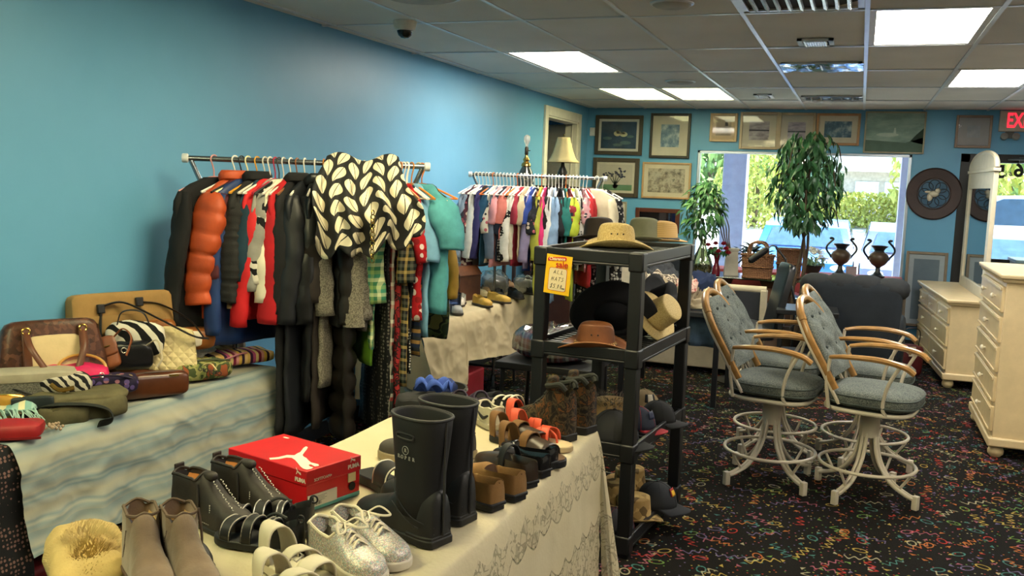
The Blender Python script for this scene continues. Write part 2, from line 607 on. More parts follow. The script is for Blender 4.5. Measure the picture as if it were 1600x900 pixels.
# door opening on the left: casing, dark room behind
g = G()
for a in ((DY0-.1, DY0, 0, DZ+.1), (DY1, DY1+.1, 0, DZ+.1), (DY0, DY1, DZ, DZ+.1)):
    g.box((XL-.02, a[0], a[2]), (XL+.025, a[1], a[3]))
g.box((XL-.14, DY0-.005, 0), (XL+.01, DY0+.02, DZ)); g.box((XL-.14, DY1-.02, 0), (XL+.01, DY1+.005, DZ)); g.box((XL-.14, DY0, DZ-.02), (XL+.01, DY1, DZ+.005))
struct(g, 'door_1', WHITE_TRIM, bevel=.004)
g = G()
g.box((XL-1.8, DY0-1.2, -.05), (XL-.12, DY1+.8, 0)); g.box((XL-1.9, DY0-1.2, 0), (XL-1.8, DY1+.8, ZC)); g.box((XL-1.8, DY1+.7, 0), (XL-.12, DY1+.8, ZC)); g.box((XL-1.8, DY0-1.3, 0), (XL-.12, DY0-1.2, ZC)); g.box((XL-1.9, DY0-1.3, ZC), (XL-.12, DY1+.8, ZC+.05))
struct(g, 'wall_back_room', mat('#3d6f8f', .7, var=.05), smooth=False)
# open door leaf folded against the jamb
d = struct(G().box((0, 0, .01), (.045, .95, 2.38)), 'door_2', WHITE_TRIM, bevel=.004)
d.location = (XL-.05, DY1-.03, 0); d.rotation_euler = (0, 0, R(62))
g = G()
for z0, z1 in ((.2, .95), (1.1, 2.2)):
    g.box((-.008, .15, z0), (0, .8, z1))
g.build('door_panel', WHITE_TRIM, d, bevel=.006)
# baseboards
struct(G().box((XL, YB, 0), (XL+.012, DY0-.1, .1)), 'baseboard_left', mat('#20242a', .6), smooth=False)
struct(G().box((XL, YF-.012, 0), (EX0, YF, .1)), 'baseboard_far', mat('#20242a', .6), smooth=False)
# shop window: aluminium frame and pane
ALU = mat('#b9c3cc', .3, metal=.7, var=.03)
w = struct(G().box((WX0, YF+.02, WZ0), (WX0+.03, YF+.1, WZ1)).box((WX1-.03, YF+.02, WZ0), (WX1, YF+.1, WZ1)).box((WX0, YF+.02, WZ1-.03), (WX1, YF+.1, WZ1)).box((WX0, YF+.02, WZ0), (WX1, YF+.1, WZ0+.04)), 'window_1', ALU, bevel=.003)
G().box((WX0+.02, YF+.055, WZ0+.03), (WX1-.02, YF+.061, WZ1-.02)).build('pane', glassy('#eef6f6', .03), w, smooth=False)
w = struct(G().box((3.1, YF+.02, WZ0), (3.13, YF+.1, WZ1)).box((4.42, YF+.02, WZ0), (4.45, YF+.1, WZ1)).box((3.1, YF+.02, WZ1-.03), (4.45, YF+.1, WZ1)).box((3.1, YF+.02, WZ0), (4.45, YF+.1, WZ0+.04)), 'window_2', ALU, bevel=.003)
G().box((3.12, YF+.055, WZ0+.03), (4.43, YF+.061, WZ1-.02)).build('pane', glassy('#eef6f6', .03), w, smooth=False)
BLACKM = mat('#14161a', .4, var=.05)
# glass shop door
g = G()
g.box((EX0, YF-.01, 0), (EX0+.09, YF+.1, EZ)).box((EX0, YF-.01, EZ-.09), (EX1, YF+.1, EZ)).box((EX1-.09, YF-.01, 0), (EX1, YF+.1, EZ)).box((EX0+.9, YF, 0), (EX0+1.0, YF+.1, EZ-.09))
dd = struct(g, 'door_3', BLACKM, bevel=.004)
G().box((EX0+.09, YF+.03, 0), (EX0+.14, YF+.07, EZ-.09)).box((EX0+.86, YF+.03, 0), (EX0+.9, YF+.07, EZ-.09)).box((EX0+.14, YF+.03, 0), (EX0+.86, YF+.07, .25)).box((EX0+.09, YF-.05, 1.0), (EX0+.9, YF-.02, 1.05)).build('door_rail', BLACKM, dd, bevel=.003)
G().box((EX0+.14, YF+.045, .25), (EX0+.86, YF+.051, EZ-.09)).build('pane', glassy('#eef6f6', .03), dd, smooth=False)
G().box((EX0+1.0, YF+.045, .05), (EX1-.09, YF+.051, EZ-.09)).build('pane', glassy('#eef6f6', .03), dd, smooth=False)
G().box((EX0+.55, YF-.07, EZ-.09), (EX0+.85, YF-.01, EZ-.03)).tube([(EX0+.7, YF-.04, EZ-.05), (EX0+.6, YF-.2, EZ-.05), (EX0+.45, YF-.02, EZ-.05)], .012).build('door_closer', mat('#54585c', .4, metal=.6), dd)
for i, ch in enumerate('656'):
    text(ch, .19, mat('#0d1012', .6), dd, at((1538, 1563, 1592)[i], (269, 269, 267)[i], y=YF+.04), (R(90), 0, 0), 'house_number', mirror=True, bold=.006)

# ================================================================ outdoors
def gz(y): return -.35 if y < 20 else (-.35+(y-20)/12*1.05 if y < 32 else .7)
g = G()
g.grid(lambda u, v: (-60+120*u, YF+.12+58*v, gz(YF+.12+58*v)), 2, 58)
struct(g, 'ground', mat('#c9c6bd', .9, var=.06, scale=.8), smooth=False)
struct(G().box((-40, YF+.12, -.5), (40, YF+2.6, -.05)), 'pavement', mat('#cfcabd', .9, var=.05, scale=2), smooth=False)
struct(G().box((-12, YF+.12, 2.75), (14, YF+3.0, 2.95)), 'roof_overhang', mat('#cfcac0', .8), smooth=False)
p = at(1148, 300, y=YF+2.4)
struct(G().box((p.x-.16, p.y-.16, -.05), (p.x+.16, p.y+.16, 2.75)), 'column', mat('#b9b3cf', .7, var=.05), bevel=.01)
p = at(1420, 300, y=YF+2.4)
struct(G().box((p.x-.12, p.y-.16, -.05), (p.x+.2, p.y+.16, 2.75)), 'column', mat('#b9b3cf', .7, var=.05), bevel=.01)
def leaves(name, c, r, n, size, m, parent, seed, squash=1.):
    rd = random.Random(seed); g = G()
    for _ in range(n):
        d = V((rd.gauss(0, 1), rd.gauss(0, 1), rd.gauss(0, 1))).normalized()*(rd.random()**.35)
        q = V((c[0]+d.x*r[0], c[1]+d.y*r[1], c[2]+d.z*r[2]))
        e = Euler((rd.uniform(0, 6), rd.uniform(0, 6), rd.uniform(0, 6))).to_matrix().to_4x4()
        s_ = size*rd.uniform(.6, 1.3)
        g.add([(-s_, 0, 0), (0, -s_*.5, s_*.2), (s_, 0, 0), (0, s_*.5, s_*.2)], [(0, 1, 2), (0, 2, 3)], Mx.Translation(q) @ e)
    return stuff(g.build(name, m, parent, smooth=False))
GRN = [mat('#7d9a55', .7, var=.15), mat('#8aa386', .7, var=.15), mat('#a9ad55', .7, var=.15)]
trees = [(1105, 38, 3.0, 0, 'broad green tree outside, left of the purplish column'), (1215, 46, 4.4, 1, 'tall hazy tree outside, just right of the purplish column'), (1300, 53, 5.2, 1, 'tall hazy tree outside behind the indoor weeping fig'),
         (1400, 46, 4.2, 1, 'tall hazy tree outside above the white roofed building'), (1180, 30, 1.35, 2, 'round yellow green shrub outside beside the purplish column'), (1515, 30, 2.2, 2, 'yellow green shrub outside at the left edge of the glass door'), (1575, 40, 4.2, 0, 'green tree outside behind the glass door')]
for i, (x, y, rr, k, lab) in enumerate(trees):
    q = at(x, 290, y=y); zc = gz(y)
    t = thing('tree' if rr > 2 else 'shrub', lab, 'tree' if rr > 2 else 'shrub', (q.x, y, zc))
    h = rr*1.5
    G().tube([(0, 0, -.1), (.1, 0, h*.5), (0, .1, h)], [rr*.07, rr*.05, rr*.03], 8).build('trunk', mat('#6b5b48', .9), t)
    leaves('crown', (0, 0, rr*.75), (rr, rr*.8, rr*1.05), 1500, rr*.085, GRN[k], t, i)
# clipped hedge
q0, q1 = at(1262, 300, y=31), at(1440, 300, y=31)
t = thing('hedge', 'long yellow green clipped hedge outside under the white roofed building', 'hedge', ((q0.x+q1.x)/2, 31, gz(31)))
hw = (q1.x-q0.x)/2
rd = random.Random(5); g = G()
for _ in range(2600):
    q = V((rd.uniform(-hw, hw), rd.uniform(-.45, .45), rd.uniform(0, 1.08)))
    g.add([(-.07, 0, 0), (0, -.05, .02), (.07, 0, 0), (0, .05, .02)], [(0, 1, 2, 3)], Mx.Translation(q) @ Euler((rd.uniform(0, 6), rd.uniform(0, 6), rd.uniform(0, 6))).to_matrix().to_4x4())
stuff(g.build('foliage', GRN[2], t, smooth=False))
# building across the road
q0, q1 = at(1318, 290, y=36), at(1440, 290, y=36)
t = thing('building', 'low building across the road with a flat white roof', 'building', ((q0.x+q1.x)/2, 37, gz(36)))
hw = (q1.x-q0.x)/2
G().box((-hw, -1, 0), (hw, 3, 1.75)).build('wall', mat('#a8a19a', .8), t, smooth=False)
G().box((-hw-.5, -1.6, 1.75), (hw+.5, 3.4, 2.3)).build('roof', mat('#efece6', .7), t, smooth=False)
for k in range(3):
    G().box((-hw+.4+k*1.0, -1.04, .7), (-hw+1.2+k*1.0, -.98, 1.4)).build('window', mat('#c7dbe6', .1), t, smooth=False)
def car(name, px, y, col, lab, ln=4.4, rz=0., h=1.5):
    q = at(px, 380, y=y)
    t = thing(name, lab, 'car', (q.x, y, gz(y)), rz)
    pr = [(-.5, .55), (-.49, .8), (-.36, .93), (-.27, 1.0), (-.2, 1.38), (-.05, h-.03), (.12, h), (.3, h-.06), (.42, 1.05), (.49, .95), (.5, .5), (.46, .3), (-.47, .3)]
    rings = []
    for s_, yy, zs in ((.0, -.86, .0), (.0, -.82, 0), (0, .82, 0), (0, .86, 0)):
        rings.append([(x*ln*(1 if abs(yy) < .85 else .97), yy*(1-.17*max(0, (z-1.0)/.5)), z) for x, z in pr])
    G().loft(rings).build('body', mat(col, .25, spec=.6, coat=.4, var=.02), t)
    for sy in (-1, 1):
        G().add([(x*ln, sy*(.865-.14*max(0, (z-1.0)/.5)), z) for x, z in ((-.24, 1.02), (-.18, 1.34), (-.04, h-.1), (.13, h-.08), (.29, h-.14), (.39, 1.04))], [(0, 1, 2, 3, 4, 5)]).build('side_window', mat('#3c5060', .08), t, smooth=False, solid=.01)
    for xs in (((-.27, 1.03), (-.205, 1.36)), ((.415, 1.08), (.31, h-.1))):
        (xa, za), (xb, zb) = xs
        k = -.012 if xa < 0 else .012
        G().add([(xa*ln+k, -.7, za), (xa*ln+k, .7, za), (xb*ln+k, .6, zb), (xb*ln+k, -.6, zb)], [(0, 1, 2, 3)]).build('windscreen', mat('#5a7690', .08), t, smooth=False, solid=.01)
    for sy in (-1, 1):
        G().ball((-.485*ln, sy*.62, .72), (.06, .16, .07)).build('headlamp', mat('#dfe6ea', .15), t)
    for x in (-.31, .31):
        for sy in (-1, 1):
            G().lathe([(.1, -.1), (.31, -.1), (.33, -.06), (.33, .06), (.31, .1), (.1, .1)], 20, T(x*ln, sy*.78, .32, R(90))).build('wheel', mat('#22242a', .6), t)
    return t
car('car', 1262, 19, '#3f86dc', 'bright blue car parked nose-in outside behind the weeping fig', 4.2, R(90))
car('car', 1424, 18.5, '#7a86b8', 'violet grey car parked outside at the right edge of the shop window', 4.4, R(90))
car('car', 1592, 18, '#9aa2c0', 'pale silver car parked outside the glass door', 4.4, R(90))
car('van', 1568, 24.5, '#f2f2ee', 'white van parked far outside the glass door', 4.4, 0, 1.72)

# ================================================================ far wall: pictures
def picture(name, a, b, fc, fw, mc, mw, art, lab, fd=.03, group=None, y=YF-.005, z=None):
    """framed picture between two pixel corners on the far wall"""
    p, q = at(*a, y=y), at(*b, y=y)
    w, h = abs(q.x-p.x), abs(p.z-q.z)
    t = thing(name, lab, 'picture', ((p.x+q.x)/2, y, (p.z+q.z)/2), 0, group)
    g = G()
    for x0, x1, z0, z1 in ((-w/2, -w/2+fw, -h/2, h/2), (w/2-fw, w/2, -h/2, h/2), (-w/2+fw, w/2-fw, h/2-fw, h/2), (-w/2+fw, w/2-fw, -h/2, -h/2+fw)):
        g.box((x0, -fd, z0), (x1, 0, z1))
    g.build('frame', mat(fc, .4, metal=.15, var=.06), t, bevel=.004)
    G().box((-w/2+fw*.8, -fd*.55, -h/2+fw*.8), (w/2-fw*.8, -.002, h/2-fw*.8)).build('mount', mat(mc, .8, var=.03), t, smooth=False)
    iw, ih = w-2*fw-2*mw, h-2*fw-2*mw
    pr = G().box((-iw/2, -fd*.55-.002, -ih/2), (iw/2, -fd*.5, ih/2)).build('print', art[0], t, smooth=False)
    if len(art) > 1:
        for (c, shapes) in art[1]:
            for s_ in shapes:
                g = G()
                if s_[0] == 'e':
                    _, x, z, rx, rz_ = s_
                    g.prism([(x*iw+rx*iw*math.cos(k*PI/7), z*ih+rz_*ih*math.sin(k*PI/7)) for k in range(14)], 0, .0015, T(0, -fd*.55-.002, 0, R(90)))
                elif s_[0] == 'p':
                    g.prism([(x*iw, z*ih) for x, z in s_[1]], 0, .0015, T(0, -fd*.55-.002, 0, R(90)))
                g.build('print_detail', mat(c, .8, var=.06), pr, smooth=False)
    if name == 'framed_print': G().box((-w/2+fw*.9, -fd*.8, -h/2+fw*.9), (w/2-fw*.9, -fd*.8+.002, h/2-fw*.9)).build('glazing', glassy('#ffffff', .015, .05), t, smooth=False)
    return t
def art_noise(cs, sc=6, rz=1.):
    t = NT('print_wash')
    v = t.co((1, 1, rz))
    n = len(cs)
    t.col(t.ramp(t.noise(v, sc, 5, .6), [(.3+.4*i/max(1, n-1), c) for i, c in enumerate(cs)]))
    t.set(rough=.8)
    return t.m
rr = random.Random(4)
picture('framed_print', (932, 180), (1003, 243), '#4a4338', .045, '#c9c6bd', .03, (art_noise(['#1c2c40', '#2b4258', '#33506a']),
        [('#50676a', [('e', -.32, -.12, .13, .06), ('e', .2, -.28, .16, .07), ('e', -.02, -.36, .14, .05), ('e', .33, -.05, .1, .05)]), ('#c3c0a0', [('e', -.04, .06, .1, .1), ('e', .14, .03, .11, .09)]), ('#e3dfc0', [('e', -.03, .1, .05, .06), ('e', .13, .07, .05, .05)])]), 'dark framed print of pale water flowers on a navy pond')
picture('framed_print', (1018, 177), (1077, 248), '#35302b', .03, '#c6bfae', .1, (art_noise(['#3d5a76', '#7c93a4', '#c6cfd2'], 14),), 'tall black framed print of a blue grey shore on wide cream mount')
picture('framed_print', (1111, 177), (1151, 222), '#b49a78', .03, '#c3ab8b', .04, (art_noise(['#8a7a63', '#a5937a'], 5, 3), [('#4e4a45', [('p', [(.05, -.25), (.32, -.25), (.28, .34), (.1, .34)]), ('p', [(.12, .34), (.26, .34), (.19, .46)])]), ('#b8a98f', [('p', [(.09, -.05), (.29, -.05), (.285, .1), (.1, .1)])])]), 'small tan framed print of a lighthouse')
picture('framed_print', (1158, 175), (1215, 234), '#a99880', .03, '#bdb6a8', .075, (art_noise(['#6f6a72', '#9a929c', '#c0bcc0'], 7, 3), [('#4a4a54', [('p', [(-.5, -.02), (.5, -.02), (.5, .05), (-.5, .06)])])]), 'cream mounted print of a lilac lake, second along the top row over the window')
picture('framed_print', (1218, 176), (1272, 234), '#a99880', .03, '#b4ada2', .075, (art_noise(['#5d6472', '#9a8fa0', '#b4b4bc'], 7, 3), [('#454a58', [('p', [(-.5, -.08), (.5, -.08), (.5, .02), (-.5, .0)])])]), 'cream mounted print of a dusky lake, partly behind the weeping fig leaves')
picture('framed_print', (1277, 177), (1342, 228), '#a67f5c', .028, '#c2b9a8', .06, (art_noise(['#274058', '#4c6a80', '#a9b4b8'], 12),), 'wide brown framed blue print above the weeping fig')
picture('seascape_painting', (1353, 174), (1443, 241), '#9a9580', .018, '#6f7c76', .001, (art_noise(['#6a827c', '#86a098', '#a3b5ac'], 3, 3), [('#5c7268', [('p', [(-.5, -.5), (.5, -.5), (.5, -.12), (.2, -.26), (-.5, -.2)])]), ('#b3c2b8', [('e', -.12, -.06, .2, .05), ('p', [(-.02, -.05), (.03, -.05), (.02, .12), (-.01, .12)])]), ('#35483f', [('p', [(.5, -.3), (.5, .12), (.38, -.05), (.28, -.22)])])]), 'large dim green seascape painting in a thin gold frame')
picture('framed_print', (1495, 180), (1547, 232), '#8a7566', .025, '#a9a8ac', .085, (art_noise(['#8f97a6', '#a4a9b2', '#b9bcc2'], 9),), 'small pale sketch in brown frame left of the exit sign')
ir = []
for k in range(34):
    a = rr.uniform(-.1, PI+.1); q = rr.uniform(.1, .4)
    ir.append(('e', math.cos(a)*q*.95, .02+math.sin(a)*q*.9, rr.uniform(.02, .045), rr.uniform(.02, .045)))
picture('framed_print', (928, 246), (997, 309), '#4c4336', .05, '#c7bfae', .03, (mat('#b9b1a2', .8, var=.03), [('#5f8263', [('p', [(-.5, -.5), (.5, -.5), (.5, -.28), (-.5, -.28)])]), ('#4b5148', [('p', [(-.03+.3*math.cos(a)*1.0, .0+.3*math.sin(a)), (-.03, -.3), (.02, -.3)]) for a in (.4, .9, 1.4, 1.9, 2.5)]), ('#34344a', ir), ('#d6d2c6', [('e', .0, -.3, .08, .13)])]), 'dark framed print of dark flowers in a white vase')
picture('framed_print', (1005, 253), (1078, 312), '#b8946a', .022, '#c9bea9', .05, (art_noise(['#4c463e', '#8a8172', '#b5ab9a', '#6a6a5c'], 16),), 'light oak framed sepia garden scene print')
picture('framed_print', (945, 314), (978, 360), '#a59c88', .018, '#cfc8b6', .07, (mat('#b7ab86', .8),), 'small pale framed print low beside the cream blouse')
t = picture('wall_mirror', (994, 324), (1061, 365), '#5a2e20', .05, '#55606a', .0, (mat('#aebac2', .04, metal=1., var=0),), 'red brown framed mirror low on the far wall behind the hats')
# poster frame leaning under the plaque
p = picture('leaning_frame', (1417, 392), (1472, 513), '#6b5f4e', .03, '#8f99a0', .05, (art_noise(['#4c5c68', '#5d6c78'], 3),), 'tall brown picture frame leaning on the far wall behind the low dresser', y=YF-.12)
p.rotation_euler = (R(-6), 0, 0)
# round plaque
q = at(1459, 303, y=YF)
t = thing('round_plaque', 'round dark wood wall plaque with blue pierced ring and pale centre', 'plaque', (q.x, YF, q.z), rx=R(90))
G().lathe([(.001, .0), (.275, 0), (.28, .02), (.265, .035), (.17, .03), (.165, .018), (.001, .018)], 40, cap=False).build('disc', mat('#33211f', .45, var=.12), t)
G().lathe([(.001, .019), (.155, .019), (.155, .023), (.001, .023)], 32, cap=False).build('ring_panel', mat('#23506e', .4), t)
for k in range(8):
    a = k*PI/4
    G().tube(arc((0, 0, .024), .055, 0, 2*PI, 14, 'xy')[:-1], .0045, 5, True, xf=T(.095*math.cos(a), .095*math.sin(a), 0)).build('ring_scroll', mat('#1a2530', .4), t)
g = G().ball((0, 0, .035), (.05, .035, .02)).ball((.035, .035, .04), (.028, .028, .02)).ball((-.04, -.035, .035), (.03, .045, .015)).ball((-.06, .02, .03), (.035, .014, .01))
g.build('carved_bird', mat('#c9c2b0', .35, metal=.3), t)
# exit sign
a, b = at(1563, 173, y=YF-.03), at(1600, 206, y=YF-.03)
h = a.z-b.z; w = h*1.7
t = thing('exit_sign', 'white exit sign with red letters over the glass shop door', 'sign', (a.x+w/2, YF, (a.z+b.z)/2))
G().box((-w/2, -.055, -h/2), (w/2, 0, h/2)).build('housing', mat('#b9b3a6', .5), t, bevel=.006)
o = text('EXIT', h*.98, emit('#ff2a3c', 1.6), t, (.012, -.057, 0), (R(90), 0, 0), 'letters', bold=.004)
o.scale = (.60, 1, 1)
q = at(1578, 213, y=YF-.06)
t = thing('emergency_light', 'small twin headed emergency lamp under the exit sign', 'lamp', (q.x, YF, q.z))
G().box((-.04, -.04, -.02), (.04, 0, .05)).build('bracket', mat('#6a6a68', .5), t, bevel=.004)
for sx in (-1, 1):
    G().lathe([(.012, -.03), (.035, .0), (.036, .035), (.03, .038)], 16, T(sx*.055, -.06, -.01, R(70))).build('lamp_head', mat('#8a8a86', .3), t)
q = at(924, 206, y=YF)
t = thing('wall_switch', 'small white plastic box on the far wall by the door casing', 'switch', (XL+.07, YF, q.z))
G().box((-.035, -.03, -.05), (.035, 0, .05)).build('cover', mat('#d8d6d0', .4), t, bevel=.006)
# ================================================================ on the ceiling
def vent(x0, x1, y0, y1, slats, lab, m, cross=False):
    t = thing('ceiling_vent', lab, 'vent', ((x0+x1)/2, (y0+y1)/2, ZC))
    w, d = (x1-x0)/2, (y1-y0)/2
    g = G()
    for a in ((-w, -d, w, -d+.03), (-w, d-.03, w, d), (-w, -d, -w+.03, d), (w-.03, -d, w, d)):
        g.box((a[0], a[1], -.012), (a[2], a[3], .001))
    g.build('frame', GRID_W, t, smooth=False)
    G().box((-w+.01, -d+.01, -.001), (w-.01, d-.01, .0005)).build('backing', mat('#2a2b2d', .8), t, smooth=False)
    n = slats
    src = None
    for k in range(n):
        x = -w+.04+(2*w-.08)*(k+.5)/n
        if src is None:
            src = G().box((-.004, -d+.03, -.016), (.012, d-.03, -.002), T(ry=R(25))).build('slat', m, t, smooth=False); src.location = (x, 0, 0)
        else:
            copyto(src, t, (x, 0, 0))
    return t
SILV = mat('#c9ced2', .25, metal=.6, var=.03)
vent(-.63, -.05, 4.45, 4.95, 9, 'large silver louvred ceiling vent at the top edge of the photo', SILV)
vent(-.43, -.22, 5.92, 6.16, 9, 'small white slatted ceiling vent near the big bright light', SILV)
vent(-.61, -.06, 7.0, 7.36, 5, 'wide ceiling vent wrapped in clear plastic, nearer of two', SILV)
vent(-1.04, -.87, 9.26, 9.6, 5, 'small ceiling vent right of the yellow lights', SILV)
vent(-.61, -.06, 9.42, 9.82, 5, 'wide ceiling vent wrapped in clear plastic, farther of two', SILV)
for (x0, x1, y0, y1, lab) in ((-.62, -.05, 6.96, 7.42, 'clear plastic sheet taped over the nearer wide vent'), (-.62, -.05, 9.38, 9.88, 'clear plastic sheet taped over the farther wide vent')):
    rd = random.Random(x0+y0)
    o = G().grid(lambda u, v: (x0+(x1-x0)*u, y0+(y1-y0)*v, ZC-.018-.012*noise.noise(V((u*9, v*9, y0)))), 22, 16).build('plastic_sheet', glassy('#eef2f4', .1, .12), None)
    tag(o, lab, 'plastic sheet')
def disc(px, py, r, lab, cat='speaker', h=.02):
    q = at(px, py, z=ZC)
    t = thing('ceiling_speaker', lab, cat, (q.x, q.y, ZC))
    G().lathe([(.001, -h), (r*.8, -h), (r, -h*.4), (r, 0)], 28, cap=False).build('grille', mat('#a9a49b', .7), t)
    G().lathe([(r*.97, 0), (r*.97, -h*.5), (r*1.08, -h*.3), (r*1.1, 0)], 28, cap=False).build('ring', GRID_W, t)
disc(1050, 5, .1, 'round ceiling speaker at the top edge of the photo')
disc(1063, 127, .12, 'round ceiling speaker in the tile above the yellow lights')
disc(655, -8, .2, 'large round ceiling speaker cut by the top edge near the camera dome')
q = at(633, 33, z=ZC)
t = thing('dome_camera', 'white dome security camera on the ceiling by the blue wall', 'camera', (q.x, q.y, ZC))
G().lathe([(.001, 0), (.068, 0), (.068, -.01), (.06, -.05), (.045, -.056), (.001, -.056)], 24, cap=False).build('housing', mat('#d9d4c8', .5), t)
G().lathe([(.046, -.05), (.046, -.06), (.038, -.082), (.022, -.096), (.001, -.1)], 24, cap=False).build('dome', mat('#1d2022', .08), t)
# ================================================================ display bench under the window, red cloth
BZ = .80
t = thing('display_bench', 'low display bench along the shop window, under the red cloth', 'bench', (-.66, 10.72, 0))
G().box((-1.16, -.24, BZ-.05), (1.14, .24, BZ-.012)).build('bench_top', mat('#6b4a33', .6), t, bevel=.004)
for sx in (-1.1, 0, 1.08):
    G().box((sx-.03, -.2, 0), (sx+.03, .2, BZ-.05)).build('leg', mat('#4a3526', .6), t)
RED_CLOTH = mat('#a8474c', .75, var=.08, scale=5, spec=.25)
g = G()
def bench_cloth(u, v):
    x = -1.84+2.32*u
    if v < .45:
        return (x, 10.96-.5*v/.45, BZ-.008)
    k = (v-.45)/.55
    return (x, 10.455-.02*k-.012*math.sin(x*21)*k, BZ-.01-k*.20)
g.grid(bench_cloth, 90, 14)
o = tag(g.build('red_tablecloth', RED_CLOTH, None, solid=.003), 'faded red plastic tablecloth along the display bench under the window', 'tablecloth')
g = G()
for k in range(58):
    x = -1.82+2.3*k/58
    g.prism([(x+.02+.02*math.cos(a), .58+.018*math.sin(a)) for a in [PI*q/5-PI for q in range(6)]]+[(x+.04, .60), (x, .60)], 0, .003, T(0, 10.432, 0, R(90)))
stuff(g.build('scalloped_trim', mat('#d98a9c', .7), o, smooth=False))
# urns
def urn(px, lab, tip):
    q = at(px, 426, z=BZ); q.y = min(q.y, 10.8)
    q = at(px, 426, y=10.68)
    t = thing('two_handled_urn', lab, 'urn', (q.x, 10.68, BZ), R(8), 'pair of dark urns on the window bench')
    m = mat('#1e2226', .35, var=.15); br = mat('#4a3a2e', .35, var=.2)
    G().lathe([(.001, 0), (.075, 0), (.08, .015), (.05, .03), (.028, .06), (.024, .1), (.036, .115)], 20, cap=False).build('pedestal', m, t)
    G().lathe([(.03, .11), (.07, .135), (.098, .175), (.106, .215), (.09, .25), (.062, .27)], 24, cap=False).build('bowl', br, t)
    G().lathe([(.06, .268), (.05, .285), (.065, .31), (.088, .33), (.092, .338), (.08, .335), (.05, .30), (.001, .28)], 24, cap=False).build('rim', m, t)
    for sx in (-1, 1):
        pts = spline([(sx*.095, 0, .19), (sx*.15, 0, .26), (sx*.152, 0, .31), (sx*.112, 0, .36), (sx*.09, 0, .385), (sx*.105, 0, .40)], 5)
        G().tube(pts, [.012]*len(pts), 6).ball((sx*.112, 0, .395), (.02, .014, .014)).ball((sx*.1, 0, .20), (.018, .014, .02)).build('handle', m, t)
urn(1312, 'dark two-handled urn on the window bench, nearer the weeping fig', 0)
urn(1371, 'dark two-handled urn on the window bench, nearer the right window edge', 0)
q = at(1330, 424, y=10.66)
tag(G().box((-.055, -.01, 0), (.055, .02, .1)).box((-.05, -.005, .005), (.05, .019, .095)).build('small_book', mat('#8a7f86', .6), None, bevel=.003), 'small mauve grey book standing between the two urns', 'book').location = (q.x, 10.66, BZ)
# white flower pot
q = at(1268, 426, y=10.6)
t = thing('flower_pot', 'dark bowl of white and lilac silk flowers on the window bench', 'flowers', (q.x, 10.6, BZ))
G().lathe([(.001, 0), (.07, 0), (.095, .05), (.115, .095), (.105, .095), (.08, .05), (.001, .08)], 24, cap=False).build('bowl', mat('#1d2420', .4), t)
rd = random.Random(8)
src = None
for k in range(34):
    a, e_ = rd.uniform(0, 2*PI), rd.uniform(.2, 1.5)
    loc = (.15*math.cos(a)*math.cos(e_), .13*math.sin(a)*math.cos(e_), .09+.17*math.sin(e_))
    if src is None:
        g = G()
        for j in range(6):
            b = j*PI/3
            g.add([(0, 0, 0), (.022*math.cos(b-.45), .022*math.sin(b-.45), .012), (.042*math.cos(b), .042*math.sin(b), .008), (.022*math.cos(b+.45), .022*math.sin(b+.45), .012)], [(0, 1, 2, 3)])
        src = g.build('blossom', mat('#d8d6cf', .7, var=.06), t, smooth=False); c = src
        l2 = mat('#b9a3c8', .7)
    else:
        c = copyto(src, t, loc)
    c.location = loc; c.rotation_euler = (rd.uniform(-.9, .9), rd.uniform(-.9, .9), rd.uniform(0, 6)); c.scale = (rd.uniform(.8, 1.3),)*3
leaves('leaves', (0, 0, .12), (.17, .13, .06), 60, .035, mat('#6f8f76', .7), t, 3)

# ================================================================ weeping fig
def leaf_mesh(name, l, w, m, parent):
    g = G()
    g.add([(0, 0, 0), (-w*.5, l*.3, -.004), (0, l*.35, .004), (w*.5, l*.3, -.004), (-w*.42, l*.62, -.016), (0, l*.65, -.008), (w*.42, l*.62, -.016), (0, l, -.045)],
          [(0, 2, 1), (0, 3, 2), (1, 2, 5, 4), (2, 3, 6, 5), (4, 5, 7), (5, 6, 7)])
    return g.build(name, m, parent, smooth=True)
LEAF = mat('#2f5a35', .35, var=.2, scale=3)
LEAF2 = mat('#4a7a44', .4, var=.2, scale=3)
q = at(1247, 455, y=9.7)
t = thing('weeping_fig', 'tall potted weeping fig with drooping green leaves before the shop window', 'plant', (q.x, 9.7, 0))
G().lathe([(.001, 0), (.13, 0), (.17, .28), (.18, .3), (.165, .3), (.15, .26), (.001, .26)], 24, cap=False).build('pot', mat('#3a2d26', .6), t)
rd = random.Random(21)
for k, (dx, dy) in enumerate(((-.02, 0), (.03, .02), (.0, -.03))):
    pts = spline([(dx, dy, .25), (dx-.03+.03*k, dy, .7), (dx+.03, dy+.02, 1.15), (dx+.05-.05*k, dy, 1.6), (dx-.1+.1*k, dy, 2.05)], 6)
    G().tube(pts, [.019-.011*i/len(pts) for i in range(len(pts))], 7).build('trunk', mat('#4a3b2c', .8, bump=.3), t)
s1 = leaf_mesh('leaf', .12, .05, LEAF, t); s2 = leaf_mesh('leaf', .11, .045, LEAF2, t)
rest = G()
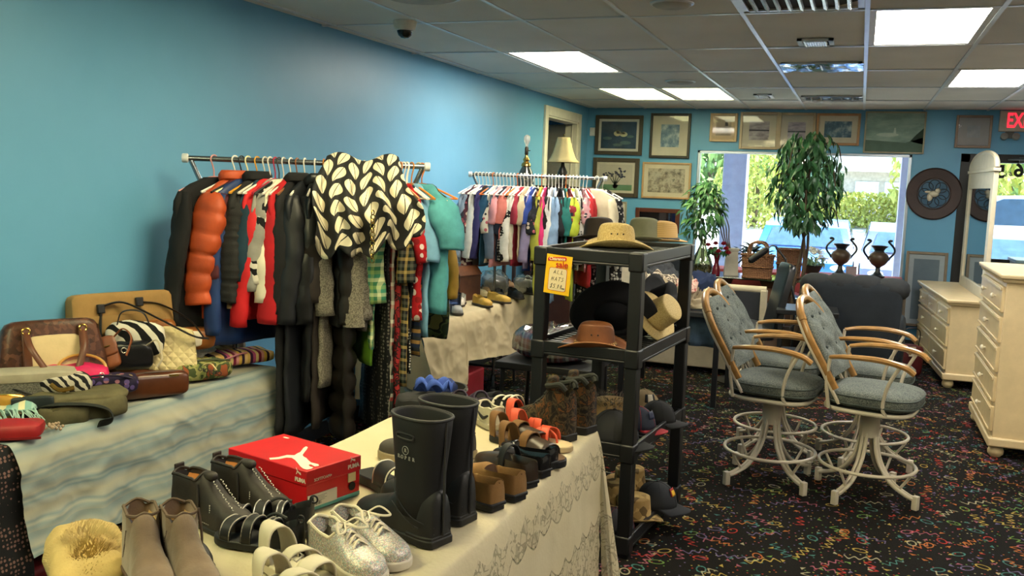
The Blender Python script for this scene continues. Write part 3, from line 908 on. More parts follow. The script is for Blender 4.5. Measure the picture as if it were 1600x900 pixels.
for k in range(620):
    z = rd.uniform(0, 1)
    rad = .37*math.sqrt(max(.03, 1-((z-.5)/.55)**2))
    a = rd.uniform(0, 2*PI); rr_ = rad*(rd.uniform(.1, 1)**.5)
    loc = (rr_*math.cos(a), rr_*.85*math.sin(a), 1.34+.95*z)
    rot = (rd.uniform(-1.5, -.5), rd.uniform(-.5, .5), a-PI/2+rd.uniform(-.7, .7))
    sc = rd.uniform(.8, 1.25)
    if k < 280:
        src = s1 if rd.random() < .6 else s2
        c = src if k == 0 else copyto(src, t, loc)
        c.location = loc; c.rotation_euler = rot; c.scale = (sc,)*3
    else:
        m4 = T(*loc, *rot, s=sc)
        rest.add([(0, 0, 0), (-.024, .05, -.006), (0, .115, -.04), (.024, .05, -.006)], [(0, 1, 2, 3)], m4)
s2.location = (.1, -.25, 1.6); s2.rotation_euler = (-1, 0, 2.5)
stuff(rest.build('foliage', LEAF, t, smooth=False))
for k in range(9):
    a = k*2.4; z0 = 1.25+.08*k
    G().tube(spline([(0, 0, z0), (.12*math.cos(a), .12*math.sin(a), z0+.25), (.28*math.cos(a), .24*math.sin(a), z0+.28), (.34*math.cos(a), .3*math.sin(a), z0+.1)], 4), .006, 5).build('branch', mat('#4a3b2c', .8), t)

# ================================================================ glass table and what stands on it
GZ = .78
c = at(1166, 430, z=GZ); GT = V((-1.07, 10.02, 0))
t = thing('glass_table', 'glass topped table on two carved brown pedestals near the window', 'table', GT)
o = G().prism([(.62*math.copysign(abs(math.cos(a))**.5, math.cos(a)), .33*math.copysign(abs(math.sin(a))**.5, math.sin(a))) for a in [2*PI*k/40 for k in range(40)]], GZ-.014, GZ).build('glass_top', glassy('#9fb3b0', .22), t, bevel=.003)
WOODB = mat('#5a3a2a', .5, var=.15)
for sx in (-1, 1):
    g = G()
    prof = [(.07, 0), (.2, 0), (.22, .05), (.14, .12), (.1, .3), (.13, .5), (.22, .68), (.27, GZ-.016)]
    g.lathe(prof, 4, T(sx*.33, 0, 0), a0=PI/4, sy=.8)
    g.build('pedestal', WOODB, t, bevel=.008)
    G().box((sx*.33-.1, -.185, .55), (sx*.33+.1, -.17, .68)).build('carved_panel', mat('#6e4632', .5), t, bevel=.006)
def on_glass(px, y): return at(px, 420, y=y).x
# glass gourd vase with leafy stems
x = on_glass(1095, 9.95)
x = at(1096, 425, y=9.9).x
t = thing('gourd_vase', 'big clear glass bottle vase holding leafy green stems', 'vase', (x, 9.9, GZ))
G().lathe([(.001, .004), (.09, 0), (.112, .03), (.118, .08), (.1, .16), (.062, .24), (.034, .31), (.03, .36), (.04, .375), (.036, .375), (.026, .36), (.03, .31), (.057, .24), (.095, .16), (.112, .08), (.1, .03), (.001, .01)], 28, cap=False).build('glass_body', glassy('#c9cdb9', .16, .03), t)
G().lathe([(.001, .012), (.1, .025), (.108, .06), (.1, .1), (.001, .11)], 20, cap=False).build('pebble_filling', pat('cells', ['#8d876a', '#b3a987', '#6c6b52'], 60), t)
for k in range(6):
    a = k*1.1
    G().tube(spline([(.01*math.cos(a), .01*math.sin(a), .1), (.02*math.cos(a), .02*math.sin(a), .38), (.1*math.cos(a), .08*math.sin(a), .6), (.17*math.cos(a+.3), .12*math.sin(a), .82)], 4), .004, 5).build('stem', mat('#5c6a44', .7), t)
src = leaf_mesh('leaf', .105, .05, LEAF2, t); s2 = leaf_mesh('leaf', .09, .045, LEAF, t)
for k in range(240):
    z = rd.uniform(0, 1); a = rd.uniform(0, 2*PI); r_ = .22*math.sqrt(max(.05, 1-((z-.45)/.6)**2))*rd.uniform(.3, 1)**.5
    loc = (-.01+r_*math.cos(a)+.05*(z-.5), r_*.8*math.sin(a), .42+.56*z)
    if k == 0: c = src
    elif k == 1: c = s2
    else: c = copyto(src if rd.random() < .55 else s2, t, loc)
    c.location = loc; c.rotation_euler = (rd.uniform(-1.3, .1), rd.uniform(-.5, .5), a-PI/2+rd.uniform(-.6, .6)); c.scale = (rd.uniform(.7, 1.2),)*3
# red roses
x = at(1119, 425, y=9.88).x
t = thing('bud_vase', 'slim ruby red glass vase of red silk roses', 'vase', (x, 9.86, GZ))
G().lathe([(.001, .002), (.04, 0), (.045, .03), (.035, .08), (.022, .13), (.026, .19), (.04, .225), (.034, .225), (.018, .13), (.001, .02)], 20, cap=False).build('glass_body', mat('#5a1020', .08, var=.05, spec=.7), t)
src = None
for k, (dx, dy, dz) in enumerate(((-.06, -.03, .27), (.02, -.05, .25), (.09, 0, .28), (-.02, 0, .33), (.06, .02, .33), (-.1, .02, .31), (.12, -.02, .24))):
    g = G()
    if src is None:
        for r_, zz, n in ((.03, 0, 6), (.022, .012, 5), (.012, .02, 4)):
            for j in range(n):
                b = 2*PI*j/n+zz*40
                g.add([(0, 0, zz-.012), (r_*math.cos(b-.6), r_*math.sin(b-.6), zz), (r_*1.15*math.cos(b), r_*1.15*math.sin(b), zz+.016), (r_*math.cos(b+.6), r_*math.sin(b+.6), zz)], [(0, 1, 2, 3)])
        src = g.build('rose', mat('#a01f35', .6, var=.15), t); c = src
    else:
        c = copyto(src, t, (0, 0, 0))
    c.location = (dx, dy, dz)
    G().tube([(0, 0, .1), (dx*.4, dy*.4, .22), (dx, dy, dz-.01)], .003, 5).build('stem', mat('#3c5a36', .7), t)
leaves('leaves', (0, 0, .25), (.12, .08, .05), 40, .035, LEAF, t, 5)
# white box / planter with dark plant, driftwood sticks
x = at(1141, 425, y=9.98).x
t = thing('white_planter', 'square off white planter with dark twisted sticks', 'planter', (x, 10.02, GZ), R(12))
G().lathe([(.105, 0), (.1, .02), (.085, .25), (.095, .26), (.1, .285), (.08, .285), (.001, .2)], 4, a0=PI/4, cap=False).build('box', mat('#b9b4a8', .5, var=.05), t, bevel=.004)
for k in range(4):
    G().tube(spline([(0, 0, .2), (-.04-.02*k, 0, .38), (-.05-.03*k, .02, .52), (-.13-.03*k, 0, .70+.03*k)], 5), [.007]*16, 5).build('stick', mat('#5d5348', .8), t)
x = at(1176, 425, y=10.2).x
t = thing('dark_plant', 'dark bluish green bushy silk plant behind the wicker basket', 'plant', (x-.02, 10.2, GZ))
G().lathe([(.001, 0), (.08, 0), (.1, .14), (.09, .14), (.001, .12)], 20, cap=False).build('pot', mat('#3c3430', .6), t)
src = leaf_mesh('leaf', .12, .03, mat('#1f3a3c', .5, var=.2), t)
for k in range(90):
    a = rd.uniform(0, 2*PI); e_ = rd.uniform(0, 1.4)
    loc = (.2*math.cos(a)*math.cos(e_)*rd.random(), .12*math.sin(a)*math.cos(e_), .17+.16*math.sin(e_)*rd.uniform(.4, 1))
    c = src if k == 0 else copyto(src, t, loc)
    c.location = loc; c.rotation_euler = (rd.uniform(-.4, .9), rd.uniform(-.4, .4), a-PI/2)
# wicker baskets
def wicker(c1, c2):
    k_ = ('w', c1)
    if k_ not in _mc:
        m = NT('wicker'); v = m.co()
        w1 = m.wave(v, 22, .5, 'Z'); w2 = m.wave(v, 18, .5, 'X')
        h = m.ma('MULTIPLY', w1, m.ma('ADD', .4, m.ma('MULTIPLY', w2, .6)))
        m.col(m.ramp(h, [(.1, c2), (.6, c1)])); m.set(rough=.7); m.bump(h, .8, .01)
        _mc[k_] = m.m
    return _mc[k_]
WK = wicker('#a5714a', '#4c2e1c'); WK2 = wicker('#8d5c3e', '#3e2519')
def basket(px, py, y, w, d, h, lab, m, handle):
    x = at(px, py, y=y).x
    t = thing('wicker_basket', lab, 'basket', (x, y, GZ))
    g = G(); n = 36
    def ring(k, z, inn=0):
        return [((w/2*k-inn)*math.copysign(abs(math.cos(a))**.6, math.cos(a)), (d/2*k-inn)*math.copysign(abs(math.sin(a))**.6, math.sin(a)), z) for a in [2*PI*j/n for j in range(n)]]
    g.loft([ring(.86, 0), ring(.93, h*.4), ring(1, h), ring(1, h, .018), ring(.88, .02, .012)])
    g.build('body', m, t)
    for zz in (.01, h*.5, h):
        k = .86+.14*zz/h
        g = G(); pts = [V(p) for p in ring(k+.012, zz)]
        g.tube(pts, .011, 6, True); g.build('braid', m, t)
    for yy in handle:
        g = G(); pts = spline([(-w*.28, yy, h*.9), (-w*.25, yy, h+.09), (-w*.12, yy, h+.13), (w*.12, yy, h+.13), (w*.25, yy, h+.09), (w*.28, yy, h*.9)], 5)
        g.tube(pts, .013, 6); g.build('handle', m, t)
    return t
basket(1183, 425, 9.84, .33, .2, .24, 'open wicker basket with two looped handles on the glass table', WK, (-.1, .1))
basket(1232, 425, 10.12, .27, .24, .30, 'plainer deep wicker basket at the right end of the glass table', WK2, ())

# ================================================================ lamp on boom, black chair, black side table
base = at(1242, 470, y=9.3)
t = thing('boom_lamp', 'black floor reading lamp with a long angled arm and slim shade', 'lamp', (base.x, 9.3, 0))
G().lathe([(.001, 0), (.13, 0), (.13, .02), (.02, .03), (.001, .03)], 24, cap=False).build('base', BLACKM, t)
el = at(1212, 385, y=9.3)-V((base.x, 9.3, 0)); e2 = at(1206, 384, y=9.3)-V((base.x, 9.3, 0)); sh0 = at(1200, 388, y=9.3)-V((base.x, 9.3, 0)); sh1 = at(1170, 409, y=9.3)-V((base.x, 9.3, 0))
G().tube([(0, 0, .02), (0, 0, .62), tuple(at(1227, 405, y=9.3)-V((base.x, 9.3, 0))), tuple(el)], .011, 8).build('pole', BLACKM, t)
G().tube(spline([tuple(el), tuple(e2), tuple(sh0)], 4), .008, 8).build('arm', mat('#5a6068', .4, metal=.5), t)
G().tube([tuple(sh0), tuple(sh0.lerp(sh1, .15)), tuple(sh0.lerp(sh1, .9)), tuple(sh1)], [.02, .036, .036, .012], 10).build('shade', BLACKM, t)
x = -.78
t = thing('black_pedestal_chair', 'black vinyl high backed chair on a round black pedestal base', 'chair', (-.86, 8.25, 0), R(-72))
BV = mat('#16191e', .3, var=.05, spec=.6)
G().lathe([(.001, 0), (.24, 0), (.24, .012), (.05, .03), (.03, .04), (.03, .4), (.001, .4)], 32, cap=False).build('pedestal', BLACKM, t)
G().pad(.44, .44, .1, .35, c=(0, 0, .40)).build('seat', BV, t)
G().pad(.40, .07, .62, .3, ev=.25, c=(0, 0, 0), xf=T(0, .2, .46, R(-12))).build('backrest', BV, t)
t = thing('black_side_table', 'low black side table with shelf between the bar stools and the recliner', 'table', (-.36, 8.25, 0), R(3))
for sx in (-.21, .21):
    for sy in (-.2, .2):
        G().box((sx-.018, sy-.018, 0), (sx+.018, sy+.018, .68)).build('leg', BLACKM, t, bevel=.003)
G().box((-.25, -.24, .66), (.25, .24, .70)).build('top', BLACKM, t, bevel=.005)
G().box((-.21, -.2, .3), (.21, .2, .32)).build('shelf', BLACKM, t, bevel=.003)
G().tube(arc((0, -.22, .5), .13, .3, PI-.3, 10), .012, 6).build('curved_brace', BLACKM, t)
# recliner seen from the back
t = thing('recliner', 'dark blue grey upholstered recliner seen from behind, before the window', 'armchair', (.0, 8.75, 0), R(-4))
CH = mat('#1a2128', .85, var=.12, bump=.2); CH2 = mat('#25282b', .85, var=.12, bump=.2)
G().pad(.78, .22, .86, .25, ev=.22, c=(0, 0, .06), warp=lambda x, y, z: (x*(1+.09*z), y, z)).build('back_shell', CH, t)
g = G()
for k in range(4):
    g.pad(.235, .26, .2, .7, ev=.7, c=(-.31+.207*k, .02, .79-.012*abs(k-1.5)))
for k, o_ in enumerate(range(4)):
    pass
src = None
for k in range(4):
    o = G().pad(.30, .25, .2, .6, ev=.8).build('headrest_roll', CH2, t) if src is None else copyto(src, t, (0, 0, 0))
    src = src or o
    o.location = (-.315+.21*k, .02, .78-.012*abs(k-1.5))
G().pad(.74, .62, .32, .3, c=(0, .42, .1)).build('seat', CH, t)
for sx in (-1, 1):
    G().pad(.17, .78, .52, .4, c=(sx*.36, .38, .06)).build('arm', CH, t)
for sx in (-.3, .3):
    for sy in (0, .65):
        G().box((sx-.03, sy-.03, 0), (sx+.03, sy+.03, .08)).build('leg', BLACKM, t)
# ================================================================ cream daybed and the table of clothes
t = thing('cream_daybed', 'cream framed daybed with dark cushions behind the heap of clothes', 'daybed', (-1.42, 8.75, 0))
CRM = mat('#bfb49a', .5, var=.05)
G().box((-.62, -.3, .05), (.62, -.26, .34)).build('base_panel', CRM, t, bevel=.012)
G().box((-.62, -.26, .05), (.62, .36, .3)).build('base', CRM, t, bevel=.012)
G().pad(1.2, .6, .16, .2, c=(0, .04, .3)).build('mattress', mat('#2b2e33', .8), t)
G().box((-.62, .3, .3), (.62, .36, .72)).build('back_panel', mat('#24272c', .7), t, bevel=.01)
G().tube([(-.64, .33, .74), (.64, .33, .74)], .035, 12).build('top_rail', CRM, t)
for sx in (-.62, .62):
    G().box((sx-.03, .28, 0), (sx+.03, .38, .74)).build('post', CRM, t, bevel=.01)
p = at(1034, 425, y=8.75)
t = thing('flat_panel', 'dark flat rectangular panel standing behind the hat shelf', 'panel', (p.x, 8.98, .44))
G().box((-.26, -.02, .32), (.26, .02, .66)).build('screen', mat('#2a2f35', .25), t, bevel=.006)
G().box((-.16, -.08, .01), (.16, .08, .03)).box((-.03, -.015, .02), (.03, .015, .34)).build('stand', BLACKM, t, bevel=.004)
p = at(970, 440, y=8.8)
t = thing('cream_chair', 'small cream side chair seen through the hat shelf', 'chair', (p.x, 8.7, 0))
for sx in (-.17, .17):
    for sy in (-.17, .17):
        G().box((sx-.02, sy-.02, 0), (sx+.02, sy+.02, .45 if sy < 0 else .98)).build('leg', CRM, t, bevel=.004)
G().box((-.2, -.2, .43), (.2, .2, .47)).build('seat', CRM, t, bevel=.01)
G().box((-.15, .155, .62), (.15, .18, .95)).build('backrest', mat('#c8bda4', .7), t, bevel=.01)
# clothes table
CT = V((-1.33, 7.55, 0))
t = thing('clothes_table', 'black legged table heaped with folded clothes beyond the hat shelf', 'table', CT)
G().box((-.42, -.45, .70), (.42, .45, .74)).build('tabletop', mat('#1d1f22', .5), t, bevel=.006)
for sx in (-.37, .37):
    for sy in (-.4, .4):
        G().box((sx-.02, sy-.02, 0), (sx+.02, sy+.02, .70)).build('leg', BLACKM, t, bevel=.003)
def heap(x, y, z, w, d, h, m, lab, seed, cat='clothes', amp=.5, rz=0., group='heaped clothes beyond the hat shelf', sc=6):
    """one crumpled piece of clothing"""
    g = G(); s_ = seed*7.3
    def wp(px_, py_, pz_):
        n1 = noise.noise(V((px_*sc+s_, py_*sc, pz_*sc*1.5))); n2 = noise.noise(V((px_*sc*2.3, py_*sc*2.3+s_, pz_*9)))
        n3 = abs(noise.noise(V((px_*19+s_, py_*19, pz_*22))))-abs(noise.noise(V((px_*31, py_*31+s_, pz_*30))))
        k = 1+amp*(n1*.5+.35*n3)
        return (px_*k, py_*k, max(0, pz_*(1+amp*(n1+.6*n2+.8*n3))))
    g.pad(w, d, h, .6, 56, 26, warp=wp)
    o = g.build('crumpled_garment', m, None, ang=180)
    o.location = (x, y, z); o.rotation_euler = (0, 0, rz)
    return tag(o, lab, cat, group)
heap(-1.55, 7.4, .735, .34, .3, .2, pat('stripe', ['#a89a84', '#6a6257', '#bdb2a0'], 22), 'striped beige garment heaped at the left of the clothes table', 1)
heap(-1.33, 7.3, .735, .32, .32, .19, mat('#8d8068', .9, var=.2), 'tan knit garment heaped in the middle of the clothes table', 2)
heap(-1.12, 7.35, .735, .30, .3, .13, mat('#b3a68c', .9, var=.12), 'cream folded garment at the right front of the clothes table', 3)
heap(-1.15, 7.6, .735, .3, .26, .2, mat('#1c2a48', .9, var=.1), 'navy garment heaped behind the cream folded one', 4)
heap(-1.24, 7.28, .86, .17, .16, .1, pat('floral', ['#caa79a', '#a85c58', '#d8c8b4'], 40), 'pink flowered garment on top of the clothes heap', 5)
heap(-1.5, 7.75, .735, .4, .34, .24, mat('#3a3d42', .9, var=.15), 'charcoal garment at the back of the clothes heap', 6)
heap(-1.62, 7.25, .735, .26, .26, .15, mat('#5c5a58', .9, var=.2), 'grey garment at the near left corner of the clothes table', 7)
heap(-1.42, 7.3, .9, .2, .18, .09, pat('stripe', ['#b9ac98', '#544c44'], 40, axis=1), 'brown striped scarf on top of the clothes heap', 8)
JEAN = mat('#3c5168', .9, var=.2, bump=.2)
g = G().grid(lambda u, v: (-1.2+.24*u+.02*math.sin(v*7), 7.42-.36*min(v, .5)-.03*max(0, v-.5)*math.sin(u*9), .755 if v < .5 else .755-.30*(v-.5)/.5), 12, 16)
tag(g.build('denim_jeans', JEAN, None, solid=.012), 'blue denim leg hanging off the front of the clothes table', 'jeans')
# ================================================================ dark cabinet and lamps by the doorway
t = thing('dark_cabinet', 'tall dark reddish wooden cabinet behind the back clothes rack', 'cabinet', (-2.86, 8.95, 0))
WD = mat('#2f1d19', .45, var=.15)
G().box((-.26, -.25, 0), (.26, .25, 1.62)).build('body', WD, t, bevel=.006)
G().box((-.29, -.28, 1.62), (.29, .28, 1.66)).build('top', WD, t, bevel=.006)
for k, sx in enumerate((-.125, .125)):
    d = G().box((sx-.118, -.272, .08), (sx+.118, -.25, 1.58)).build('door', mat('#3b231d', .4, var=.12), t, bevel=.005)
    G().ball((sx*.25, -.285, .9), .014, 10, 6).build('knob', mat('#8a7440', .3, metal=.8), d)
q = at(879, 250, y=8.9)
t = thing('shaded_lamp', 'table lamp with a flared cream shade in front of the doorway', 'lamp', (-2.80, 8.85, 1.66))
G().lathe([(.001, 0), (.07, 0), (.075, .015), (.03, .03), (.045, .09), (.05, .14), (.02, .2), (.012, .26), (.012, .3)], 20, cap=False).build('base', mat('#2c2622', .3), t)
g = G()
n = 24
rings = []
for k in range(9):
    u = k/8
    r_ = .165-.105*u**.55
    rings.append([(r_*(1+.035*math.cos(8*a))*math.cos(a), r_*(1+.035*math.cos(8*a))*math.sin(a), .235+.245*u) for a in [2*PI*j/48 for j in range(48)]])
g.loft(rings, cap=False)
g.build('lamp_shade', mat('#cbb88c', .8, var=.05), t, solid=.003)
G().tube([(0, 0, .3), (0, 0, .5)], .005, 6).ball((0, 0, .505), .01).build('finial', mat('#5a4a2a', .3, metal=.8), t)
q = at(822, 260, y=7.9)
t = thing('pedestal_stand', 'tall narrow stand behind the back rack carrying the brass lamp', 'stand', (q.x, 7.9, 0))
for sx in (-.13, .13):
    for sy in (-.13, .13):
        G().box((sx-.015, sy-.015, 0), (sx+.015, sy+.015, 1.60)).build('leg', WD, t)
G().box((-.17, -.17, 1.60), (.17, .17, 1.63)).build('top', WD, t, bevel=.005)
t = thing('brass_lamp', 'brass and dark glass lamp with a bare clear bulb by the blue wall', 'lamp', (q.x, 7.9, 1.63))
BRASS = mat('#b08f4c', .22, metal=.9, var=.06)
G().lathe([(.001, 0), (.085, 0), (.09, .02), (.075, .04), (.078, .09), (.06, .15), (.035, .20)], 24, cap=False).build('glass_body', mat('#2f3430', .12, spec=.7), t)
G().lathe([(.036, .195), (.045, .205), (.04, .225), (.022, .24), (.03, .26), (.018, .28), (.012, .30), (.012, .36)], 20, cap=False).build('brass_neck', BRASS, t)
G().lathe([(.012, .30), (.017, .31), (.017, .365), (.012, .375)], 16).tube([(0, 0, .34), (.035, 0, .34)], .004, 6).build('socket', mat('#3a3228', .4, metal=.6), t)
G().lathe([(.012, .375), (.014, .395), (.026, .42), (.03, .445), (.026, .468), (.012, .48), (.001, .482)], 20, cap=False).build('bulb', mat('#e8e6de', .08, spec=.8, trans=.6), t)
# ================================================================ clothes rails
CHROME = mat('#8f979e', .18, metal=.9, var=.03)
def rail(name, lab, a, b, z):
    a, b = V((*a, 0)), V((*b, 0)); d = (b-a).normalized()
    t = thing(name, lab, 'clothes rack', (a.x, a.y, 0), math.atan2(d.y, d.x))
    L = (b-a).length
    G().tube([(-.02, 0, z), (L+.02, 0, z)], .013, 12).build('rail', CHROME, t)
    for s_, x in ((1, 0), (-1, L)):
        G().lathe([(.001, 0), (.02, 0), (.022, .004), (.022, .025), (.014, .03)], 16, T(x-s_*.03, 0, z, 0, s_*PI/2)).build('end_cap', mat('#cfd2d2', .3), t)
        G().tube([(x+s_*.01, 0, z-.01), (x+s_*.2, .03, z-.45), (x+s_*.22, .03, .08)], .012, 10).build('upright', CHROME, t)
        G().tube([(x+s_*.22, -.25, .04), (x+s_*.22, 0, .09), (x+s_*.22, .25, .04)], .012, 8).build('foot', BLACKM, t)
        for yy in (-.25, .25):
            G().lathe([(.012, -.02), (.03, -.02), (.03, .02), (.012, .02)], 14, T(x+s_*.22, yy, .031, 0, PI/2)).build('caster', BLACKM, t)
    return a, d, L
HM = {}
def hanger_mesh(kind):
    if kind in HM: return HM[kind]
    g = G()
    g.tube(arc((0, 0, .0), .019, R(-20), R(200), 12)[::-1]+[(.006, 0, -.035), (0, 0, -.055), (0, 0, -.085)], .0035, 6)
    if kind == 'wood':
        g.loft([[(x, yy, -.085-.075*abs(x/.2)**1.3-hh) for yy, hh in ((-.008, 0), (.008, 0), (.008, .022), (-.008, .022))] for x in [-.2+.04*k for k in range(11)]])
    else:
        g.tube(spline([(-.2, 0, -.155), (-.1, 0, -.115), (0, 0, -.085), (.1, 0, -.115), (.2, 0, -.155)], 4), .0055, 6)
        g.tube([(-.2, 0, -.155), (.2, 0, -.155)], .0045, 6)
    HM[kind] = g
    return g
HP = {}
def hanger(p, yaw, colr, lab, group, kind='plastic'):
    k = (colr, kind)
    if k not in HP:
        o = hanger_mesh(kind).build('hanger', mat(colr, .35, var=.03), None)
        HP[k] = o
    else:
        o = HP[k].copy(); COL.objects.link(o)
    o.location = p; o.rotation_euler = (0, 0, yaw)
    return tag(o, lab, 'hanger', group)
def garment(name, lab, p, yaw, hw, ln, th, m, sleeve=0., sm=None, puffer=0, flare=0., neck=.06, cat='clothing', group=None, seed=0, fold=.35, collar=None, hem=None, cuff=None, sw=.062, waist=0, lift=0.):
    t = thing(name, lab, cat, p, yaw, group)
    g = G(); n = 30; z0 = -.085-lift
    nz = max(12, int(ln/.05)) if not puffer else puffer*5
    rings = []
    for i in range(nz+5):
        if i < 5:
            z = z0-(0, .012, .035, .07, .115)[i]
            w = (neck, neck+.02, hw*.62, hw*.9, hw)[i]; k = (.55, .7, .8, .9, 1)[i]*th
        else:
            u = (i-4)/nz
            z = z0-.115-(ln-.2)*u
            w = hw*(1+flare*u)-waist*math.sin(PI*min(1, u*1.6)); k = th
            if puffer: k = th*(.66+.5*abs(math.sin(PI*u*puffer))**.6)
        u = max(0, (z0-.1-z)/max(.1, ln))
        ring = []
        for j in range(n):
            a = 2*PI*j/n
            c, s_ = math.cos(a), math.sin(a)
            x = w*math.copysign(abs(c)**.8, c)
            f = 1+fold*(.25+u)*math.sin(7*x/hw*1.3+seed*1.7+z*1.5)*(1 if s_ > 0 else -1)+.2*noise.noise(V((x*9, z*6, seed)))
            y = k*math.copysign(abs(s_)**.7, s_)*(1 if puffer else 1)+ (k*fold*(.3+u)*math.sin(6.2*x/hw+seed*2.1+1.2*z))
            ring.append((x, y, z+.012*u*noise.noise(V((x*14, seed, 1)))))
        rings.append(ring)
    g.loft(rings)
    g.rumple(.010 if not puffer else .006, 13, seed)
    g.build('body', m, t, ang=180)
    sm = sm or m
    if sleeve:
        for sx in (-1, 1):
            g = G(); pts = []; rs = []
            ns = 44 if puffer else 20
            for i in range(ns):
                u = i/(ns-1)
                pts.append((sx*(hw-.055+.07*math.sin(u*PI*.5)), .012*math.sin(u*5+seed), z0-.075-sleeve*u))
                r_ = sw*(1-.28*u)*(.62+.42*min(1, u*5))
                if puffer: r_ *= .82+.26*abs(math.sin(PI*u*puffer*sleeve/ln*1.15))**.5
                rs.append(r_*(1+.09*noise.noise(V((u*9, seed, sx)))))
            g.tube(pts, rs, 12, flat=.58)
            g.rumple(.009 if not puffer else .005, 16, seed+sx)
            o = g.build('sleeve', sm, t, ang=180)
            if cuff:
                q = pts[-1]
                G().tube([(q[0], q[1], q[2]+.055), (q[0], q[1], q[2]-.01)], rs[-1]*1.12, 12, flat=.66).build('cuff', cuff, o, ang=60)
    if collar:
        g = G(); pts = [(.075*math.cos(2*PI*k/16), .045*math.sin(2*PI*k/16), z0+.012-.03*max(0, -math.sin(2*PI*k/16))) for k in range(16)]
        g.tube(pts, .014, 8, True, flat=1.7)
        g.build('collar', collar, t)
    if hem:
        zz = z0-.115-(ln-.2)
        w = hw*(1+flare)
        G().loft([[(w*1.03*math.copysign(abs(math.cos(a))**.8, math.cos(a)), th*1.25*math.sin(a), q) for a in [2*PI*k/n for k in range(n)]] for q in (zz-.015, zz+.075)]).build('hem_band', hem, t, ang=60)
    return t

RA, RB, RZ = (-3.0, 3.60), (-2.04, 4.17), 1.752
a, d, L = rail('clothes_rack', 'chrome rolling clothes rack of coats and shirts beside the blue wall', RA, RB, RZ)
def on_rail(a, d, L, px, x0, x1, z):
    u = (px-x0)/(x1-x0)
    return V((a.x+d.x*L*u, a.y+d.y*L*u, z)), u
YAW = [(0, -104), (.25, -96), (.45, -78), (.7, -52), (1, -24)]
def hemlen(p, px, py):
    dist = math.hypot(p.x, p.y); q = at(px, py, y=1.0); r_ = (q-EYE)
    return RZ-(EYE.z+r_.z*dist/math.hypot(r_.x, r_.y))
BLK = mat('#121316', .85, var=.15, bump=.15); BLK2 = mat('#1b1d22', .6, var=.15); BLEATH = mat('#17181b', .35, var=.2, bump=.1)
GREYK = pat('speckle', ['#5c584e', '#858071'], 150, .95)
ORANGE = mat('#b24a22', .55, var=.1, bump=.15)
g1 = 'coats and shirts on the front clothes rack'
